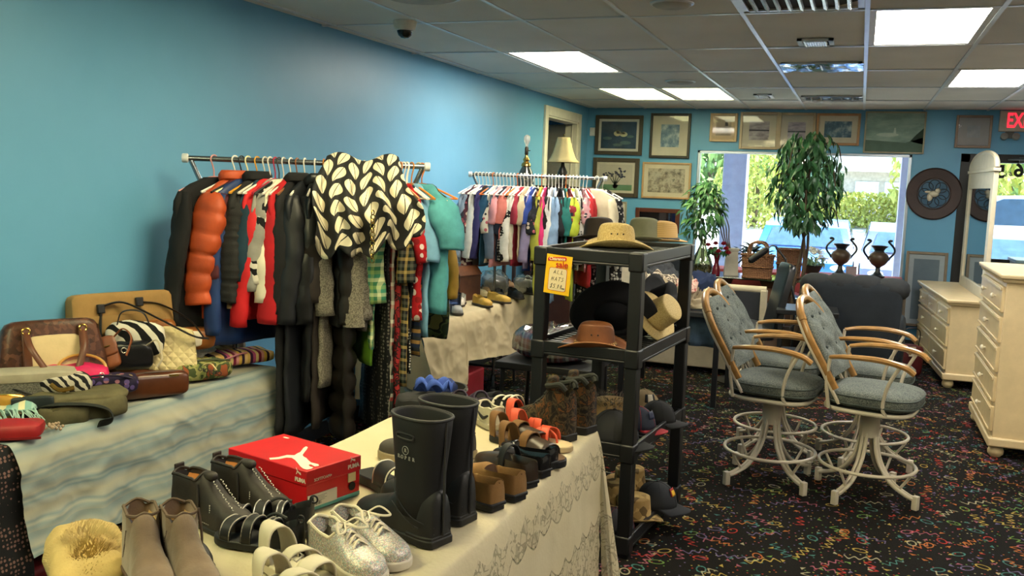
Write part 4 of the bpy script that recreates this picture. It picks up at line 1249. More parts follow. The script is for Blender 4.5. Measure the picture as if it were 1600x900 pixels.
R1 = [
 # hook px, hem px, hem py, half width, thickness, material, sleeve, extras, label
 (330, 290, 560, .225, .03, BLK, .62, {}, 'black_coat', 'plain black wool coat at the wall end of the front rack'),
 (362, 318, 518, .20, .042, ORANGE, .52, dict(puffer=7, sw=.105, collar=ORANGE), 'puffer_jacket', 'orange quilted puffer jacket hanging beside the black coat'),
 (372, 336, 505, .19, .018, mat('#4d1a22', .8), .4, {}, 'maroon_shirt', 'dark maroon top squeezed between the orange puffer and the blue jacket'),
 (382, 340, 560, .215, .028, mat('#1d3566', .45, var=.12), .66, {}, 'blue_jacket', 'royal blue satin jacket right of the orange puffer'),
 (396, 375, 497, .205, .032, mat('#1c1c1c', .8, bump=.3), .5, dict(puffer=16, fold=.15, collar=BLK, hem=mat('#6d5a3c', .8, bump=.3)), 'quilted_jacket', 'black ribbed jacket with tan hem band on the front rack'),
 (408, 392, 470, .19, .018, mat('#12303f', .8), .4, {}, 'teal_shirt', 'dark teal top just showing beside the black ribbed jacket'),
 (416, 402, 520, .20, .022, mat('#c2181f', .7, var=.08), .62, {}, 'red_jacket', 'bright red jacket, left one of the two red ones on the front rack'),
 (424, 408, 470, .195, .014, mat('#8b8983', .85), .45, {}, 'grey_shirt', 'light grey top between the two red jackets'),
 (430, 410, 455, .195, .014, pat('zebra', ['#0f1012', '#cfcabd'], 9), .42, {}, 'patterned_shirt', 'black and white chain patterned top between the two red jackets'),
 (437, 410, 475, .195, .014, mat('#d9d3bd', .8, var=.05), .5, {}, 'cream_shirt', 'cream white top between the two red jackets'),
 (448, 412, 522, .205, .03, mat('#a8141d', .85, var=.1), .6, dict(sw=.07), 'red_fleece', 'deep red fleece jacket, right one of the two red ones on the front rack'),
 (458, 445, 690, .21, .026, BLK, .55, dict(collar=BLK), 'black_jacket', 'black collared jacket right after the deep red fleece'),
 (470, 458, 690, .22, .028, mat('#16191f', .5, var=.15), .6, {}, 'navy_coat', 'long blue black coat in the middle of the front rack'),
 (486, 474, 640, .205, .03, BLEATH, .6, dict(collar=BLEATH), 'leather_jacket', 'shiny black leather jacket left of the leaf print scarf'),
 (500, 490, 680, .20, .024, mat('#241d1a', .8), .5, {}, 'brown_jacket', 'very dark brown jacket partly under the leaf print scarf'),
 (510, 480, 620, .195, .026, GREYK, .56, {}, 'grey_coat', 'grey tweed coat hanging low behind the black quilted vest'),
 (524, 505, 528, .20, .035, mat('#131415', .55, var=.1), 0, dict(puffer=8), 'quilted_vest', 'black quilted vest under the left part of the leaf scarf'),
 (532, 530, 700, .20, .045, mat('#16120f', .5, var=.2), .6, dict(puffer=10), 'long_puffer_coat', 'long black brown puffer coat reaching nearly to the floor'),
 (546, 535, 520, .20, .028, GREYK, .60, dict(cuff=GREYK, sw=.066), 'grey_cardigan', 'grey wool cardigan with turned back cuffs under the leaf scarf'),
 (558, 553, 535, .19, .024, pat('speckle', ['#4e4a42', '#76716a'], 140, .95), .58, {}, 'grey_sweater', 'darker grey knitted sweater right of the cuffed cardigan'),
 (564, 556, 588, .17, .016, mat('#5f8a22', .8, var=.1), 0, {}, 'lime_shirt', 'lime green garment hanging lowest beside the grey sweater'),
 (573, 570, 560, .185, .018, pat('plaid', ['#2f6b4a', '#c9cfa0', '#3f8a70', '#8aa860'], 14), .5, {}, 'plaid_shirt', 'green and white plaid shirt below the right side of the leaf scarf'),
 (586, 588, 690, .15, .022, pat('dots', ['#0e0f10', '#5a564e'], 55, .6), 0, dict(flare=.25), 'beaded_dress', 'long black beaded dress right of the green plaid shirt'),
 (597, 600, 665, .15, .02, pat('plaid', ['#161a18', '#28382e', '#8d2b2b', '#b8b5a6', '#161a18'], 11), 0, dict(flare=.2), 'tartan_skirt', 'long dark tartan skirt with red and white lines'),
 (607, 612, 655, .15, .02, pat('camo', ['#1b0f10', '#7c1a20', '#241517', '#9b2a2a'], 22), 0, dict(flare=.15), 'red_print_dress', 'red and black printed dress right of the dark tartan skirt'),
 (615, 622, 620, .165, .018, pat('plaid', ['#11241c', '#5a5b50', '#1c1d24', '#b59b5a'], 16), .4, {}, 'green_blouse', 'dark green and gold checked blouse near the right end of the front rack'),
 (622, 630, 600, .15, .016, pat('dots', ['#16181c', '#b9b5ab'], 70), 0, {}, 'spotted_skirt', 'black and white spotted skirt near the right end of the front rack'),
 (628, 634, 520, .17, .026, pat('floral', ['#a3171f', '#d8c9c2', '#7c1015'], 26), .3, dict(flare=.1), 'red_blouse', 'bright red white flowered blouse beside the teal shirt'),
 (634, 640, 575, .15, .016, pat('stripe', ['#1c2740', '#8a6a3c', '#20252c'], 18, axis=2), 0, {}, 'striped_dress', 'navy and brown striped dress just left of the teal shirt'),
 (641, 640, 545, .16, .016, mat('#6f9fc0', .85), .3, {}, 'light_blue_shirt', 'light blue top just behind the teal shirt')]
hc = ['#c98a8a', '#e8e4da', '#1b1c1e', '#e3d9a8', '#d99a2c', '#d8d2c4', '#e5e0d5', '#a8283a', '#3a3d40', '#dcd8d0', '#e5e0d5', '#8a5a3a', '#e0dcd2', '#e8e4da', '#c07a32']
hn = ['pink', 'white', 'black', 'cream', 'amber', 'ivory', 'white', 'red', 'black', 'white', 'white', 'brown', 'white', 'white', 'orange']
nn = 0
for i, (hp, ex, ey, hw, th, m, sl, kw, nm, lab) in enumerate(R1):
    p, u = on_rail(a, d, L, hp, 292, 661, RZ)
    yaw = R(lerp(YAW, u)+random.uniform(-5, 5))
    ln = hemlen(p, ex, ey)
    if u < .35: ln = min(ln, RZ-.79)
    garment(nm, lab, p+V((0, 0, 0)), yaw, hw, ln-.085, th, m, sl, seed=i, group=g1, **kw)
    q = hn[i % 15]
    hanger(p, yaw, hc[i % 15], q+' hanger of the '+nm.replace('_', ' ')+(' (%s)' % lab.split(' ')[0] if nm in ('x',) else '')+' on the front clothes rack', 'hangers on the front clothes rack')
# teal T-shirt at the free end, facing out
TEAL = mat('#478d97', .9, var=.1, scale=14, bump=.1)
p = V((RB[0]-.03, RB[1]+.0, RZ))
t = garment('tee_shirt', 'teal cotton T-shirt facing out at the right end of the front rack', p, R(-16), .21, .72, .03, TEAL, .24, seed=3.3, group=g1, sw=.085, neck=.085, fold=.5)
G().tube([(.085*math.cos(2*PI*k/18), .03*math.sin(2*PI*k/18)-.004, -.095-.03*(1-math.sin(2*PI*k/18))/2) for k in range(18)], .008, 6, True).build('neckband', mat('#3a7882', .9), t)
text('ISLAND', .018, mat('#1f4f55', .8), t, (.10, -.05, -.30), (R(90), 0, 0), 'chest_print') if False else None
G().prism([(-.012, 0), (.012, 0), (.004, .03), (0, .045), (-.006, .028)], 0, .002, T(.11, -.044, -.27, R(90))).prism([(-.03, -.008), (.03, -.008), (.03, -.003), (-.03, -.003)], 0, .002, T(.11, -.044, -.27, R(90))).build('chest_emblem', mat('#1f4f55', .8), t, smooth=False)
hanger(p, R(-16), '#c9b48c', 'wooden hanger inside the teal T-shirt on the front rack', 'hangers on the front clothes rack', 'wood')
p2 = V((RB[0]-.06, RB[1]+.10, RZ))
garment('camo_trousers', 'dark green camouflage garment with mustard edge behind the teal shirt', p2, R(2), .17, .87, .03, pat('camo', ['#1c2a1c', '#3a4a2a', '#121a14', '#5a5a30'], 12), .5, sm=mat('#a8842c', .8), seed=9, group=g1)
hanger(p2, R(2), '#d9772c', 'orange hanger at the free right end of the front rack', 'hangers on the front clothes rack')
for k, c_ in enumerate(('#e8e4da', '#d8a07a', '#e8e4da')):
    q = p2+V((-.03-.022*k*d.x, -.03-.022*k*d.y-.0, 0)); q = V((RB[0]-(.085+.03*k)*d.x, RB[1]-(.085+.03*k)*d.y, RZ))
    hanger(q, R(-30-6*k), c_, ('white empty hanger nearest the right end cap of the front rack', 'peach empty hanger near the right end of the front rack', 'white empty hanger third from the right end cap of the front rack')[k], 'hangers on the front clothes rack')

# leaf print scarf thrown over the rail
def leaf_print():
    t = NT('leaf_print')
    v = t.co((1, 1, 1), (0, R(28), 0), kind='UV')
    o = t.sep(v)
    u = t.ma('MULTIPLY', o[0], 7.0); w = t.ma('MULTIPLY', o[1], 7.5)
    fu = t.ma('FRACT', u); row = t.ma('FLOOR', u)
    par = t.ma('MODULO', row, 2)
    w2 = t.ma('ADD', w, t.ma('MULTIPLY', par, .5))
    fw = t.ma('FRACT', w2)
    side = t.ma('SUBTRACT', t.ma('MULTIPLY', par, 2), 1)
    cx = t.ma('ADD', .5, t.ma('MULTIPLY', side, t.ma('SUBTRACT', .25, t.ma('MULTIPLY', fw, .5))))
    wid = t.ma('MULTIPLY', .40, t.ma('SINE', t.ma('MULTIPLY', PI, t.ma('POWER', fw, .75))))
    dx = t.ma('ABSOLUTE', t.ma('SUBTRACT', fu, cx))
    leaf = t.ma('LESS_THAN', dx, wid)
    rib = t.ma('GREATER_THAN', dx, .025)
    c = t.mix(t.ma('MULTIPLY', leaf, rib), '#0f1012', '#cfc6ac')
    t.col(c); t.set(rough=.8)
    return t.m
LP = leaf_print()
def draped(name, lab, fn, nu, nv, m, solid=.004, cat='scarf', parent=None, ang=180):
    g = G(); g.grid(fn, nu, nv)
    o = g.build(name, m, parent, solid=solid, ang=ang)
    uv = o.data.uv_layers.new(name='UVMap')
    for l in o.data.loops:
        i = l.vertex_index
        uv.data[l.index].uv = ((i//(nv+1))/nu, (i % (nv+1))/nv)
    return tag(o, lab, cat) if lab else o
pd = V((.60, -.80, 0))   # from the rail towards the viewer
def scarf(u, v):
    s_ = u*2-1
    along = .71+.125*s_*(1+.75*min(1, v*1.4))+.02*math.sin(v*9)
    base = a+d*(along*L)
    if v < .22:
        k = v/.22
        out = -.10+.13*k; z = RZ+.035+.02*math.sin(u*9)-.10*(1-k)**2
    else:
        k = (v-.22)/.78
        drop = .45-.10*abs(s_)**3-.05*u+.035*math.sin(u*6.5+1)+.045*abs(math.sin(u*14))
        out = .03+.30*math.sin(min(1, k*1.5)*PI/2)+.035*math.sin(u*19+k*3)*(.3+k)+.028*math.sin(u*37+k*2)*min(1, k*3)
        z = RZ+.035+.02*math.sin(u*9)-drop*k-.02*math.sin(u*17)*k
    q = base+pd*out
    n_ = noise.noise(V((u*5, v*5, 2)))*.035
    return (q.x+n_*pd.x, q.y+n_*pd.y, z+.02*n_)
draped('leaf_scarf', 'black and cream leaf print scarf thrown over the middle of the front rack', scarf, 60, 44, LP)
# gold chain belt hanging beside the scarf
pp = a+d*(.735*L)+pd*.36
G_ = G()
for k in range(12):
    G_.tube(arc((0, 0, -k*.02), .011, 0, 2*PI, 10, 'xz' if k % 2 else 'yz')[:-1], .0028, 5, True)
o = stuff(G_.build('chain_belt', BRASS, None)); del o['kind']
o.location = (pp.x, pp.y, RZ-.22); tag(o, 'gold chain belt dangling beside the leaf print scarf', 'belt')

# ---------------------------------------------------------------- back rack
RA2, RB2, RZ2 = (-2.93, 6.87), (-1.95, 7.26), 1.738
a2, d2, L2 = rail('clothes_rack', 'second chrome clothes rack packed with blouses at the back', RA2, RB2, RZ2)
PALR = [('pale grey blue', '#8fa0b4', ''), ('dark red print', '#4a2530', 'floral'), ('white', '#cfcfcb', ''), ('purple navy', '#2c2a5c', ''), ('black tan', '#1d1716', ''), ('deep teal blue', '#1f4b68', ''), ('cream floral', '#c9c2b2', 'floral'), ('slate', '#5a6678', ''), ('soft pink', '#cf8f94', ''), ('ink navy', '#1c2436', ''), ('coral', '#c9746a', ''), ('black dotted', '#101114', 'dots'), ('white cotton', '#d5d2c8', ''), ('ivory', '#c8bfa8', ''), ('crimson', '#94283a', ''), ('sand', '#b7a78a', ''), ('lilac', '#8f84a6', ''), ('cobalt blue', '#28408c', ''), ('black white print', '#202226', 'floral'), ('yellow green', '#a4a43c', ''), ('hot pink', '#c92f6c', ''), ('jet black', '#121316', ''), ('bright white', '#dcdad4', ''), ('light blue', '#86a2c4', ''), ('plain black', '#16171a', ''), ('charcoal black', '#1d1e22', ''), ('sea green', '#1f6c66', ''), ('red flowered', '#8c2c32', 'floral'), ('lime', '#b3c23a', ''), ('speckled white', '#b9b7b0', 'dots'), ('matte black', '#141518', ''), ('pink flowered', '#b98a90', 'floral'), ('scarlet', '#b0262c', '')]
ORD = 'first second third fourth fifth sixth seventh eighth ninth tenth eleventh twelfth thirteenth fourteenth fifteenth sixteenth seventeenth eighteenth nineteenth twentieth'.split()
rd = random.Random(12)
for i, (cn, ch, pt) in enumerate(PALR):
    u = .03+.87*i/len(PALR)
    p = V((a2.x+d2.x*L2*u, a2.y+d2.y*L2*u, RZ2))
    yaw = R(lerp([(0, -112), (.5, -84), (1, -46)], u)+rd.uniform(-8, 8))
    m = mat(ch, .85, var=.1) if not pt else pat('floral', [ch, '#c9b8a8', '#30303a', '#a85860'], 30) if pt == 'floral' else pat('dots', [ch, '#c8c4ba' if ch < '#5' else '#3a3a3a'], 45)
    ln = rd.uniform(.62, .74) if u < .45 else rd.uniform(.66, 1.0)
    kind = 'blouse' if i % 3 else 'shirt'
    where = (ORD[i]+' from the wall end') if i < 17 else (ORD[len(PALR)-1-i]+' from the right end')
    garment(kind, cn+' '+kind+' on the back rack, '+where+' of the row', p, yaw, rd.uniform(.17, .2), ln, .013, m, rd.choice((.22, .5, .52, .3)), seed=i+40, group='blouses on the back rack', sw=.05, fold=.6)
    hanger(p, yaw, '#e2ded4' if i % 7 != 5 else '#cf6a24', ('white' if i % 7 != 5 else 'orange')+' hanger of the '+cn+' '+kind+' on the back rack', 'hangers on the back rack')
p = V((a2.x+d2.x*L2*.965, a2.y+d2.y*L2*.965, RZ2))
garment('cream_blouse', 'cream white pleated blouse facing out at the right end of the back rack', p+V((.0, -.06, 0)), R(-14), .19, .62, .03, mat('#cfc5a8', .85, var=.05), .5, seed=77, group='blouses on the back rack', fold=.6)
hanger(p+V((.0, -.06, 0)), R(-14), '#e2ded4', 'white hanger of the cream pleated blouse on the back rack', 'hangers on the back rack')
p = V((a2.x+d2.x*L2*.99, a2.y+d2.y*L2*.99+.03, RZ2))
garment('print_dress', 'long black dress with white print hanging last on the back rack', p, R(-20), .2, 1.25, .03, pat('floral', ['#101113', '#c9c6bd', '#8a8880'], 38), .45, seed=78, group='blouses on the back rack', flare=.2)
hanger(p, R(-20), '#e2ded4', 'white hanger of the long black print dress on the back rack', 'hangers on the back rack')
# ================================================================ bag table
TZ = .745
def folding_table(lab, x0, x1, y0, y1, z=.735):
    t = thing('folding_table', lab, 'table', ((x0+x1)/2, (y0+y1)/2, 0))
    w, dd_ = (x1-x0)/2, (y1-y0)/2
    G().box((-w, -dd_, z-.04), (w, dd_, z-.004)).build('tabletop', mat('#8f8b84', .6), t, bevel=.006)
    for sy in (-1, 1):
        for sx in (-1, 1):
            G().tube([(sx*(w-.06), sy*(dd_-.3), z-.04), (sx*(w-.06), sy*(dd_-.18), .012)], .013, 8).build('leg', mat('#3c3f42', .4, metal=.5), t)
        G().tube([(-w+.06, sy*(dd_-.2), .12), (w-.06, sy*(dd_-.2), .12)], .011, 8).build('stretcher', mat('#3c3f42', .4, metal=.5), t)
    return t
folding_table('folding table under the striped cloth piled with handbags', -3.15, -2.68, 1.1, 3.78)
def striped():
    t = NT('striped_tablecloth')
    v = t.co()
    o = t.sep(v)
    q = t.ma('ADD', t.ma('MULTIPLY', o[2], 6.2), t.ma('MULTIPLY', o[0], 3.0))
    f = t.ma('FRACT', q)
    c = t.ramp(f, [(0, '#8d938c'), (.1, '#72868d'), (.15, '#9c9e93'), (.21, '#677e88'), (.26, '#989b92'), (.4, '#a39f8d'), (.54, '#868f8e'), (.59, '#5f7884'), (.64, '#8c9692'), (.69, '#637a85'), (.76, '#9d9d90'), (.9, '#7a8b8f')])
    n_ = t.noise(v, 4, 4)
    t.col(t.mix(.25, c, t.ramp(n_, [(.3, '#6f8088'), (.7, '#aaa694')])))
    t.set(rough=.75, spec=.3)
    t.bump(t.noise(v, 160, 2), .1, .002)
    return t.m
def crease(x, y, k):
    r_ = 0
    for i, (s_, a_) in enumerate(((2.2, 1), (5, .5), (11, .25))):
        r_ += a_*(1-2*abs(noise.noise(V((x*s_+k, y*s_-k, i*3.1)))))
    return r_
def drape_cloth(name, lab, x0, x1, y0, y1, z, m, hem, out=.05, ny=150, amp=.012, side=1, seed=0., fold=.012, fl=17):
    """cloth lying on a table (x0..x1) and falling over its x1 edge; side=-1 mirrors; ends closed by a fall at y1"""
    nt, nd = 14, 46
    def fn(u, v):
        y = y0+(y1-y0)*u
        if v < .25:
            k = v/.25
            return (x0+(x1-x0)*k, y, z+.003*noise.noise(V((x0+k*3, y*5, seed))))
        k = (v-.25)/.75
        h = hem(u)
        zz = z-(z-h)*k
        c_ = crease(y*1.0, zz*1.4, seed)
        ro = .014*(1-math.exp(-k*30))
        xx = x1+ro+out*k+amp*c_*min(1, k*6)+fold*math.sin(y*fl+math.sin(y*5)*2)*k
        return (xx, y+.01*noise.noise(V((y*4, zz*4, seed+5))), zz if k > .02 else z-.006*k*50)
    g = G(); g.grid(fn, ny, 60)
    o = g.build(name, m, None, ang=180)
    return tag(o, lab, 'tablecloth')
STR = striped()
c = drape_cloth('striped_tablecloth', 'pale blue and cream striped cloth hanging over the handbag table', -3.15, -2.655, 2.27, 3.80, TZ, STR, lambda u: .36-.03*math.sin(u*3)+.02*math.sin(u*9), .07, 190, .019, fold=.008)
# end fall of the striped cloth
G().grid(lambda u, v: (-3.15+.5*u+.09*u*v+.01*math.sin(v*9), 3.80+.012*(1-math.exp(-v*20))+.05*v+.012*math.sin(u*14)*v, TZ-.4*v), 26, 26).build('end_fall', STR, c, ang=180)
c = drape_cloth('dotted_tablecloth', 'black cloth with small pale dots at the left edge of the photo', -3.15, -2.66, 1.0, 2.30, TZ-.003, pat('dots', ['#101114', '#6f5550'], 62), lambda u: .08, .07, 60)
o = tag(G().box((-.17, -.33, 0), (.17, .33, .26)).build('red_storage_bin', mat('#6b1216', .6, var=.1), None, bevel=.02), 'dark red fabric bin on the floor under the handbag table', 'bin'); o.location = (-2.83, 2.55, 0)
o = tag(G().pad(.4, 1.1, .30, .35).build('black_duffel', mat('#111214', .85, var=.15), None, ang=180), 'black soft duffel in the dark under the handbag table', 'bag'); o.location = (-2.86, 3.32, 0)

def spot(px, py, X=None, z=None):
    q = at(px, py, x=X) if X is not None else at(px, py, z=z)
    return q
def mpp(q): return abs((CM.transposed() @ (q-EYE)).z)/F
FACE = R(44)
CROC = pat('cells', ['#4a2d20', '#3a2218', '#5c3a2a', '#46291d'], 60, .35, bump=.2)
CREAMC = mat('#c9b48c', .8, var=.06, bump=.1)
BRN = mat('#5c3521', .4, var=.15); BRN2 = mat('#7a4526', .4, var=.15); TANL = mat('#8d5527', .4, var=.12); DK = mat('#15161a', .45, var=.15)
def strap(pts, r, m, parent, name='handle', flat=.5, n=8):
    return G().tube(spline(pts, 7), r, n, flat=flat).build(name, m, parent)
def bagthing(nm, lab, px, py, X=None, z=None, rz=FACE, rx=0, ry=0, base=None):
    q = spot(px, py, X, z)
    if base is not None: q.z = base
    t = thing(nm, lab, 'bag', q, rz, 'bags on the striped cloth table', rx, ry)
    return t, mpp(q)
# 1 croc trimmed tote
t, k = bagthing('tote_bag', 'large brown croc trimmed handbag with cream front panel and arched handles', 84, 568, X=-3.0, rz=R(60), rx=R(-9), base=.76)
w, h, dp = .45, .32, .15
def trap(x, y, z): return (x*(1-.22*z/h), y*(1-.35*z/h), z)
G().pad(w, dp, h, .35, ev=.25, warp=trap).build('body', CROC, t)
G().pad(w*.56, .03, h*.74, .3, c=(0, -dp/2+.004, .02), warp=lambda x, y, z: (x*(1-.2*z/h), y+.18*dp*z/h, z)).build('front_panel', CREAMC, t)
for sx in (-1, 1):
    G().box((sx*.105-.016, -dp/2-.024, .03), (sx*.105+.016, -dp/2-.012, h*.9), T(rx=R(-5))).build('strap_band', BRN, t, bevel=.004)
    G().tube(arc((sx*.105, -dp/2-.0, h*.86), .014, 0, 2*PI, 12)[:-1], .004, 6, True).build('ring', BRASS, t)
strap([(-.105, -dp/2+.01, h*.86), (-.095, -dp/2-.05, h*.62), (-.03, -dp/2-.075, h*.28), (.04, -dp/2-.075, h*.27), (.09, -dp/2-.05, h*.6), (.105, -dp/2+.01, h*.86)], .013, BRN, t)
strap([(-.1, dp*.1, h*.97), (-.12, .1, h*.7), (.12, .1, h*.7), (.1, dp*.1, h*.97)], .011, BRN, t)
# 2 tan briefcase
t, k = bagthing('briefcase', 'tan canvas laptop briefcase with long black shoulder straps leaning on the wall', 196, 545, X=-3.01, rz=R(66), rx=R(-9), base=.76)
TAN = mat('#937343', .8, var=.08, bump=.15)
G().pad(.45, .11, .39, .22, ev=.16).build('body', TAN, t)
G().pad(.36, .02, .27, .2, c=(0, -.062, .02)).build('front_pocket', mat('#8a6c3e', .8, var=.08, bump=.15), t)
G().tube([(.21*math.copysign(abs(math.cos(a))**.25, math.cos(a)), 0, .185+.186*math.copysign(abs(math.sin(a))**.2, math.sin(a))) for a in [2*PI*j/40 for j in range(40)]], .006, 6, True).build('zip', DK, t)
strap([(-.11, -.06, .31), (-.13, -.09, .2), (-.12, -.1, .10)], .012, DK, t, 'strap_tab')
strap([(-.11, -.06, .33), (-.02, -.09, .34), (.1, -.15, .26), (.22, -.22, .17), (.3, -.2, .15)], .013, DK, t, 'shoulder_strap', .35)
strap([(.06, -.055, .34), (.16, -.06, .32), (.27, -.10, .24), (.3, -.16, .16)], .011, DK, t, 'shoulder_strap', .35)
for x_, z_ in ((-.11, .32), (.06, .34)):
    G().box((x_-.016, -.075, z_-.02), (x_+.016, -.055, z_+.02)).build('loop', DK, t, bevel=.004)
# 3 grey vanity case
t, k = bagthing('vanity_case', 'long grey speckled zip case lying at the left end of the bag table', 22, 612, X=-2.99, rz=R(45), base=.76)
G().pad(.46, .13, .14, .3, ev=.35).build('body', pat('speckle', ['#4a4a44', '#6f6d64'], 200), t)
G().pad(.445, .14, .05, .3, ev=.5, c=(0, .0, .105)).build('lid_edge', mat('#a39c88', .6), t)
strap([(.2, -.05, .12), (.235, -.02, .11), (.235, .03, .1)], .006, DK, t, 'pull')
# 4 gold pouch
t, k = bagthing('pouch', 'mustard gold zip pouch at the left edge of the bag table', 12, 618, z=.75, rz=R(25), base=.75)
t.location = at(10, 618, x=-2.88); t.location.z = .75
G().pad(.13, .06, .105, .4, ev=.4).build('body', mat('#b4832c', .45, var=.12), t)
G().tube(spline([(-.06, -.005, .1), (0, -.01, .107), (.06, -.005, .1)], 5), .004, 6).build('zip', BRASS, t)
# 5 floral pouch
t, k = bagthing('floral_pouch', 'pink and green flowered pouch in front of the grey case', 45, 632, X=-2.95, rz=R(45))
G().pad(.17, .1, .09, .5, ev=.5).build('body', pat('floral', ['#c9bd98', '#c8524a', '#6d8a4a', '#e08a78', '#2f3a2c'], 34, .6), t)
strap([(-.08, -.03, .08), (-.02, -.07, .07), (.02, -.06, .05)], .005, DK, t, 'wrist_strap')
# 6 black wallet
t, k = bagthing('wallet', 'black leather wallet bag standing between the teal scarf and the olive bag', 52, 662, X=-2.80, rz=R(48))
G().pad(.14, .05, .10, .25, ev=.2).build('body', mat('#1c2220', .4, var=.1), t)
G().pad(.142, .03, .05, .25, ev=.2, c=(0, -.018, .055)).build('flap', mat('#20282a', .35), t)
G().ball((0, -.04, .065), .006, 8, 6).build('snap', BRASS, t)
# 7 teal fringed scarf
t, k = bagthing('fringed_scarf', 'pale teal fringed scarf on the red pouch at the left edge', 20, 645, X=-2.82, rz=R(45))
t['category'] = 'scarf'
G().pad(.16, .12, .03, .7, ev=.7, warp=lambda x, y, z: (x, y, z+.015*math.sin(x*40)*math.cos(y*30))).build('cloth', pat('stripe', ['#8fb0a8', '#c9c19a', '#7aa39c'], 16), t, ang=180)
g = G(); rd = random.Random(2)
for j in range(26):
    x0 = -.075+.15*j/25
    g.tube(spline([(x0, -.05, .02), (x0+rd.uniform(.0, .03), -.075, .012+rd.uniform(0, .02)), (x0+rd.uniform(.01, .05), -.10, -.01), (x0+rd.uniform(.0, .06), -.115, -.03)], 3), .0022, 5)
stuff(g.build('fringe', mat('#93b3aa', .8), t))
# 8 red pouch
t, k = bagthing('clutch_purse', 'bright red flat clutch at the front left corner of the bag table', 20, 682, z=.75, rz=R(38), base=.75)

G().pad(.2, .13, .05, .35, ev=.5, warp=lambda x, y, z: (x, y, z*(1.1-.9*(y+.065)/.2*-1 if y < 0 else 1.1))).build('body', mat('#8f1a1e', .55, var=.1), t)
G().box((-.1, -.068, .005), (.1, -.06, .012)).build('seam', mat('#6c1216', .5), t)
# beads
t = thing('bead_necklace', 'small heap of beige beads beside the black wallet bag', 'necklace', at(76, 658, x=-2.68), 0); t.location.z = .752
src = None
for j in range(26):
    a_ = j*.7; r_ = .012+.0012*j
    if src is None: src = G().ball((0, 0, 0), .006, 7, 5).build('bead', mat('#a08a74', .4), t); o = src
    else: o = copyto(src, t, (0, 0, 0))
    o.location = (r_*1.6*math.cos(a_), r_*math.sin(a_), .006+.004*(j % 3))
# 9 pink bag, bamboo ring
t, k = bagthing('pink_bag', 'hot pink bag with a round bamboo ring handle', 116, 602, X=-2.9, rz=R(46))
G().pad(.26, .13, .085, .5, ev=.55, warp=lambda x, y, z: (x, y, z+.006*math.sin(x*50))).build('body', mat('#c21a55', .6, var=.12), t, ang=180)
G().tube([(.03+.088*math.cos(a_), -.02+.04*math.cos(a_)*.2-.02, .055+.06*math.sin(a_)) for a_ in [2*PI*j/26 for j in range(26)]], .006, 8, True, xf=T(rx=R(-35))).build('ring_handle', mat('#b98d45', .35, var=.1), t)
src = None
for j, x_ in enumerate((-.03, -.0, .1)):
    o = G().tube(arc((0, 0, 0), .009, 0, 2*PI, 10)[:-1], .0025, 6, True).build('ring', mat('#d8d4cc', .2, metal=.8), t) if src is None else copyto(src, t, (0, 0, 0))
    src = src or o; o.location = (x_, -.068, .05)
# 10 olive messenger bag
t, k = bagthing('messenger_bag', 'olive green canvas messenger bag with wide black strap', 124, 652, X=-2.76, rz=R(60))
OLV = mat('#544f36', .8, var=.12, scale=14, bump=.15)
def crumple(sd, amp=.02, f=9):
    def w_(x, y, z):
        n_ = noise.noise(V((x*f+sd, y*f, z*f)))+.5*noise.noise(V((x*f*2.2+sd, y*f*2.2, z*f*2.2)))
        return (x+amp*.6*n_, y+amp*.6*n_, max(.002, z+amp*n_*min(1, z*20)))
    return w_
G().pad(.33, .2, .09, .35, 36, 14, ev=.45, warp=crumple(1, .02, 12)).build('body', OLV, t, ang=180)
G().pad(.19, .07, .075, .5, 28, 12, c=(-.08, -.09, .002), warp=crumple(4, .022, 22)).build('front_pocket', OLV, t, ang=180)
G().pad(.34, .19, .03, .35, 30, 8, c=(0, .01, .07), warp=crumple(7, .012, 10)).build('flap', mat('#5d573c', .8, var=.12, scale=14, bump=.15), t, ang=180)
strap([(-.17, -.05, .075), (-.1, -.10, .085), (0, -.115, .075), (.07, -.13, .05), (.08, -.14, .01), (.03, -.15, .004)], .024, mat('#1c1f1a', .8), t, 'strap', .18)
# 11 patterned scarf/wallet group
def lump(nm, lab, px, py, X, base, w, d_, h, m, rz=FACE, cat='bag', amp=.012, f=14, sd=0, e=.5):
    q = at(px, py, x=X)
    t = thing(nm, lab, cat, (q.x, q.y, max(.752, q.z)), rz, 'bags on the striped cloth table')
    G().pad(w, d_, h, e, 32, 12, ev=.5, warp=crumple(sd, amp, f)).build('body', m, t, ang=180)
    return t
PURP = pat('floral', ['#1d1530', '#5a4a80', '#9a8a60', '#2c2040', '#a06a78'], 40, .6)
t = lump('purple_bag', 'dark purple patterned soft bag between the pink and the brown bags', 165, 614, -2.80, .76, .25, .1, .075, PURP, sd=3)
strap([(-.12, -.04, .05), (-.05, -.07, .085), (.05, -.06, .08), (.12, -.02, .05)], .008, mat('#1d1530', .6), t)
t = lump('patterned_scarf', 'black and white tribal patterned scarf next to the pink bag', 104, 614, -2.84, .76, .19, .1, .075, pat('zebra', ['#17171a', '#b5aea0'], 16), cat='scarf', sd=5)
G().tube(spline([(-.05, -.06, .05), (-.02, -.075, .03), (.03, -.07, .035)], 4), .009, 8).build('metal_clasp', BRASS, t)
# 12 small brown bag
t, k = bagthing('crossbody_bag', 'small saddle brown crossbody bag tilted in front of the croc handbag', 162, 580, X=-2.92, rz=R(48), rx=R(-22), ry=R(-14))
G().pad(.16, .07, .14, .3, ev=.3).build('body', BRN2, t)
G().pad(.158, .03, .085, .3, ev=.3, c=(0, -.028, .05)).build('flap', mat('#6e3d22', .4, var=.15), t)
G().tube([(-.06, -.046, .09), (.05, -.046, .09)], .003, 6).build('zip', BRASS, t)
strap([(.075, 0, .13), (.12, -.02, .15), (.14, -.03, .10), (.1, -.04, .03)], .008, BRN2, t, 'strap', .4)
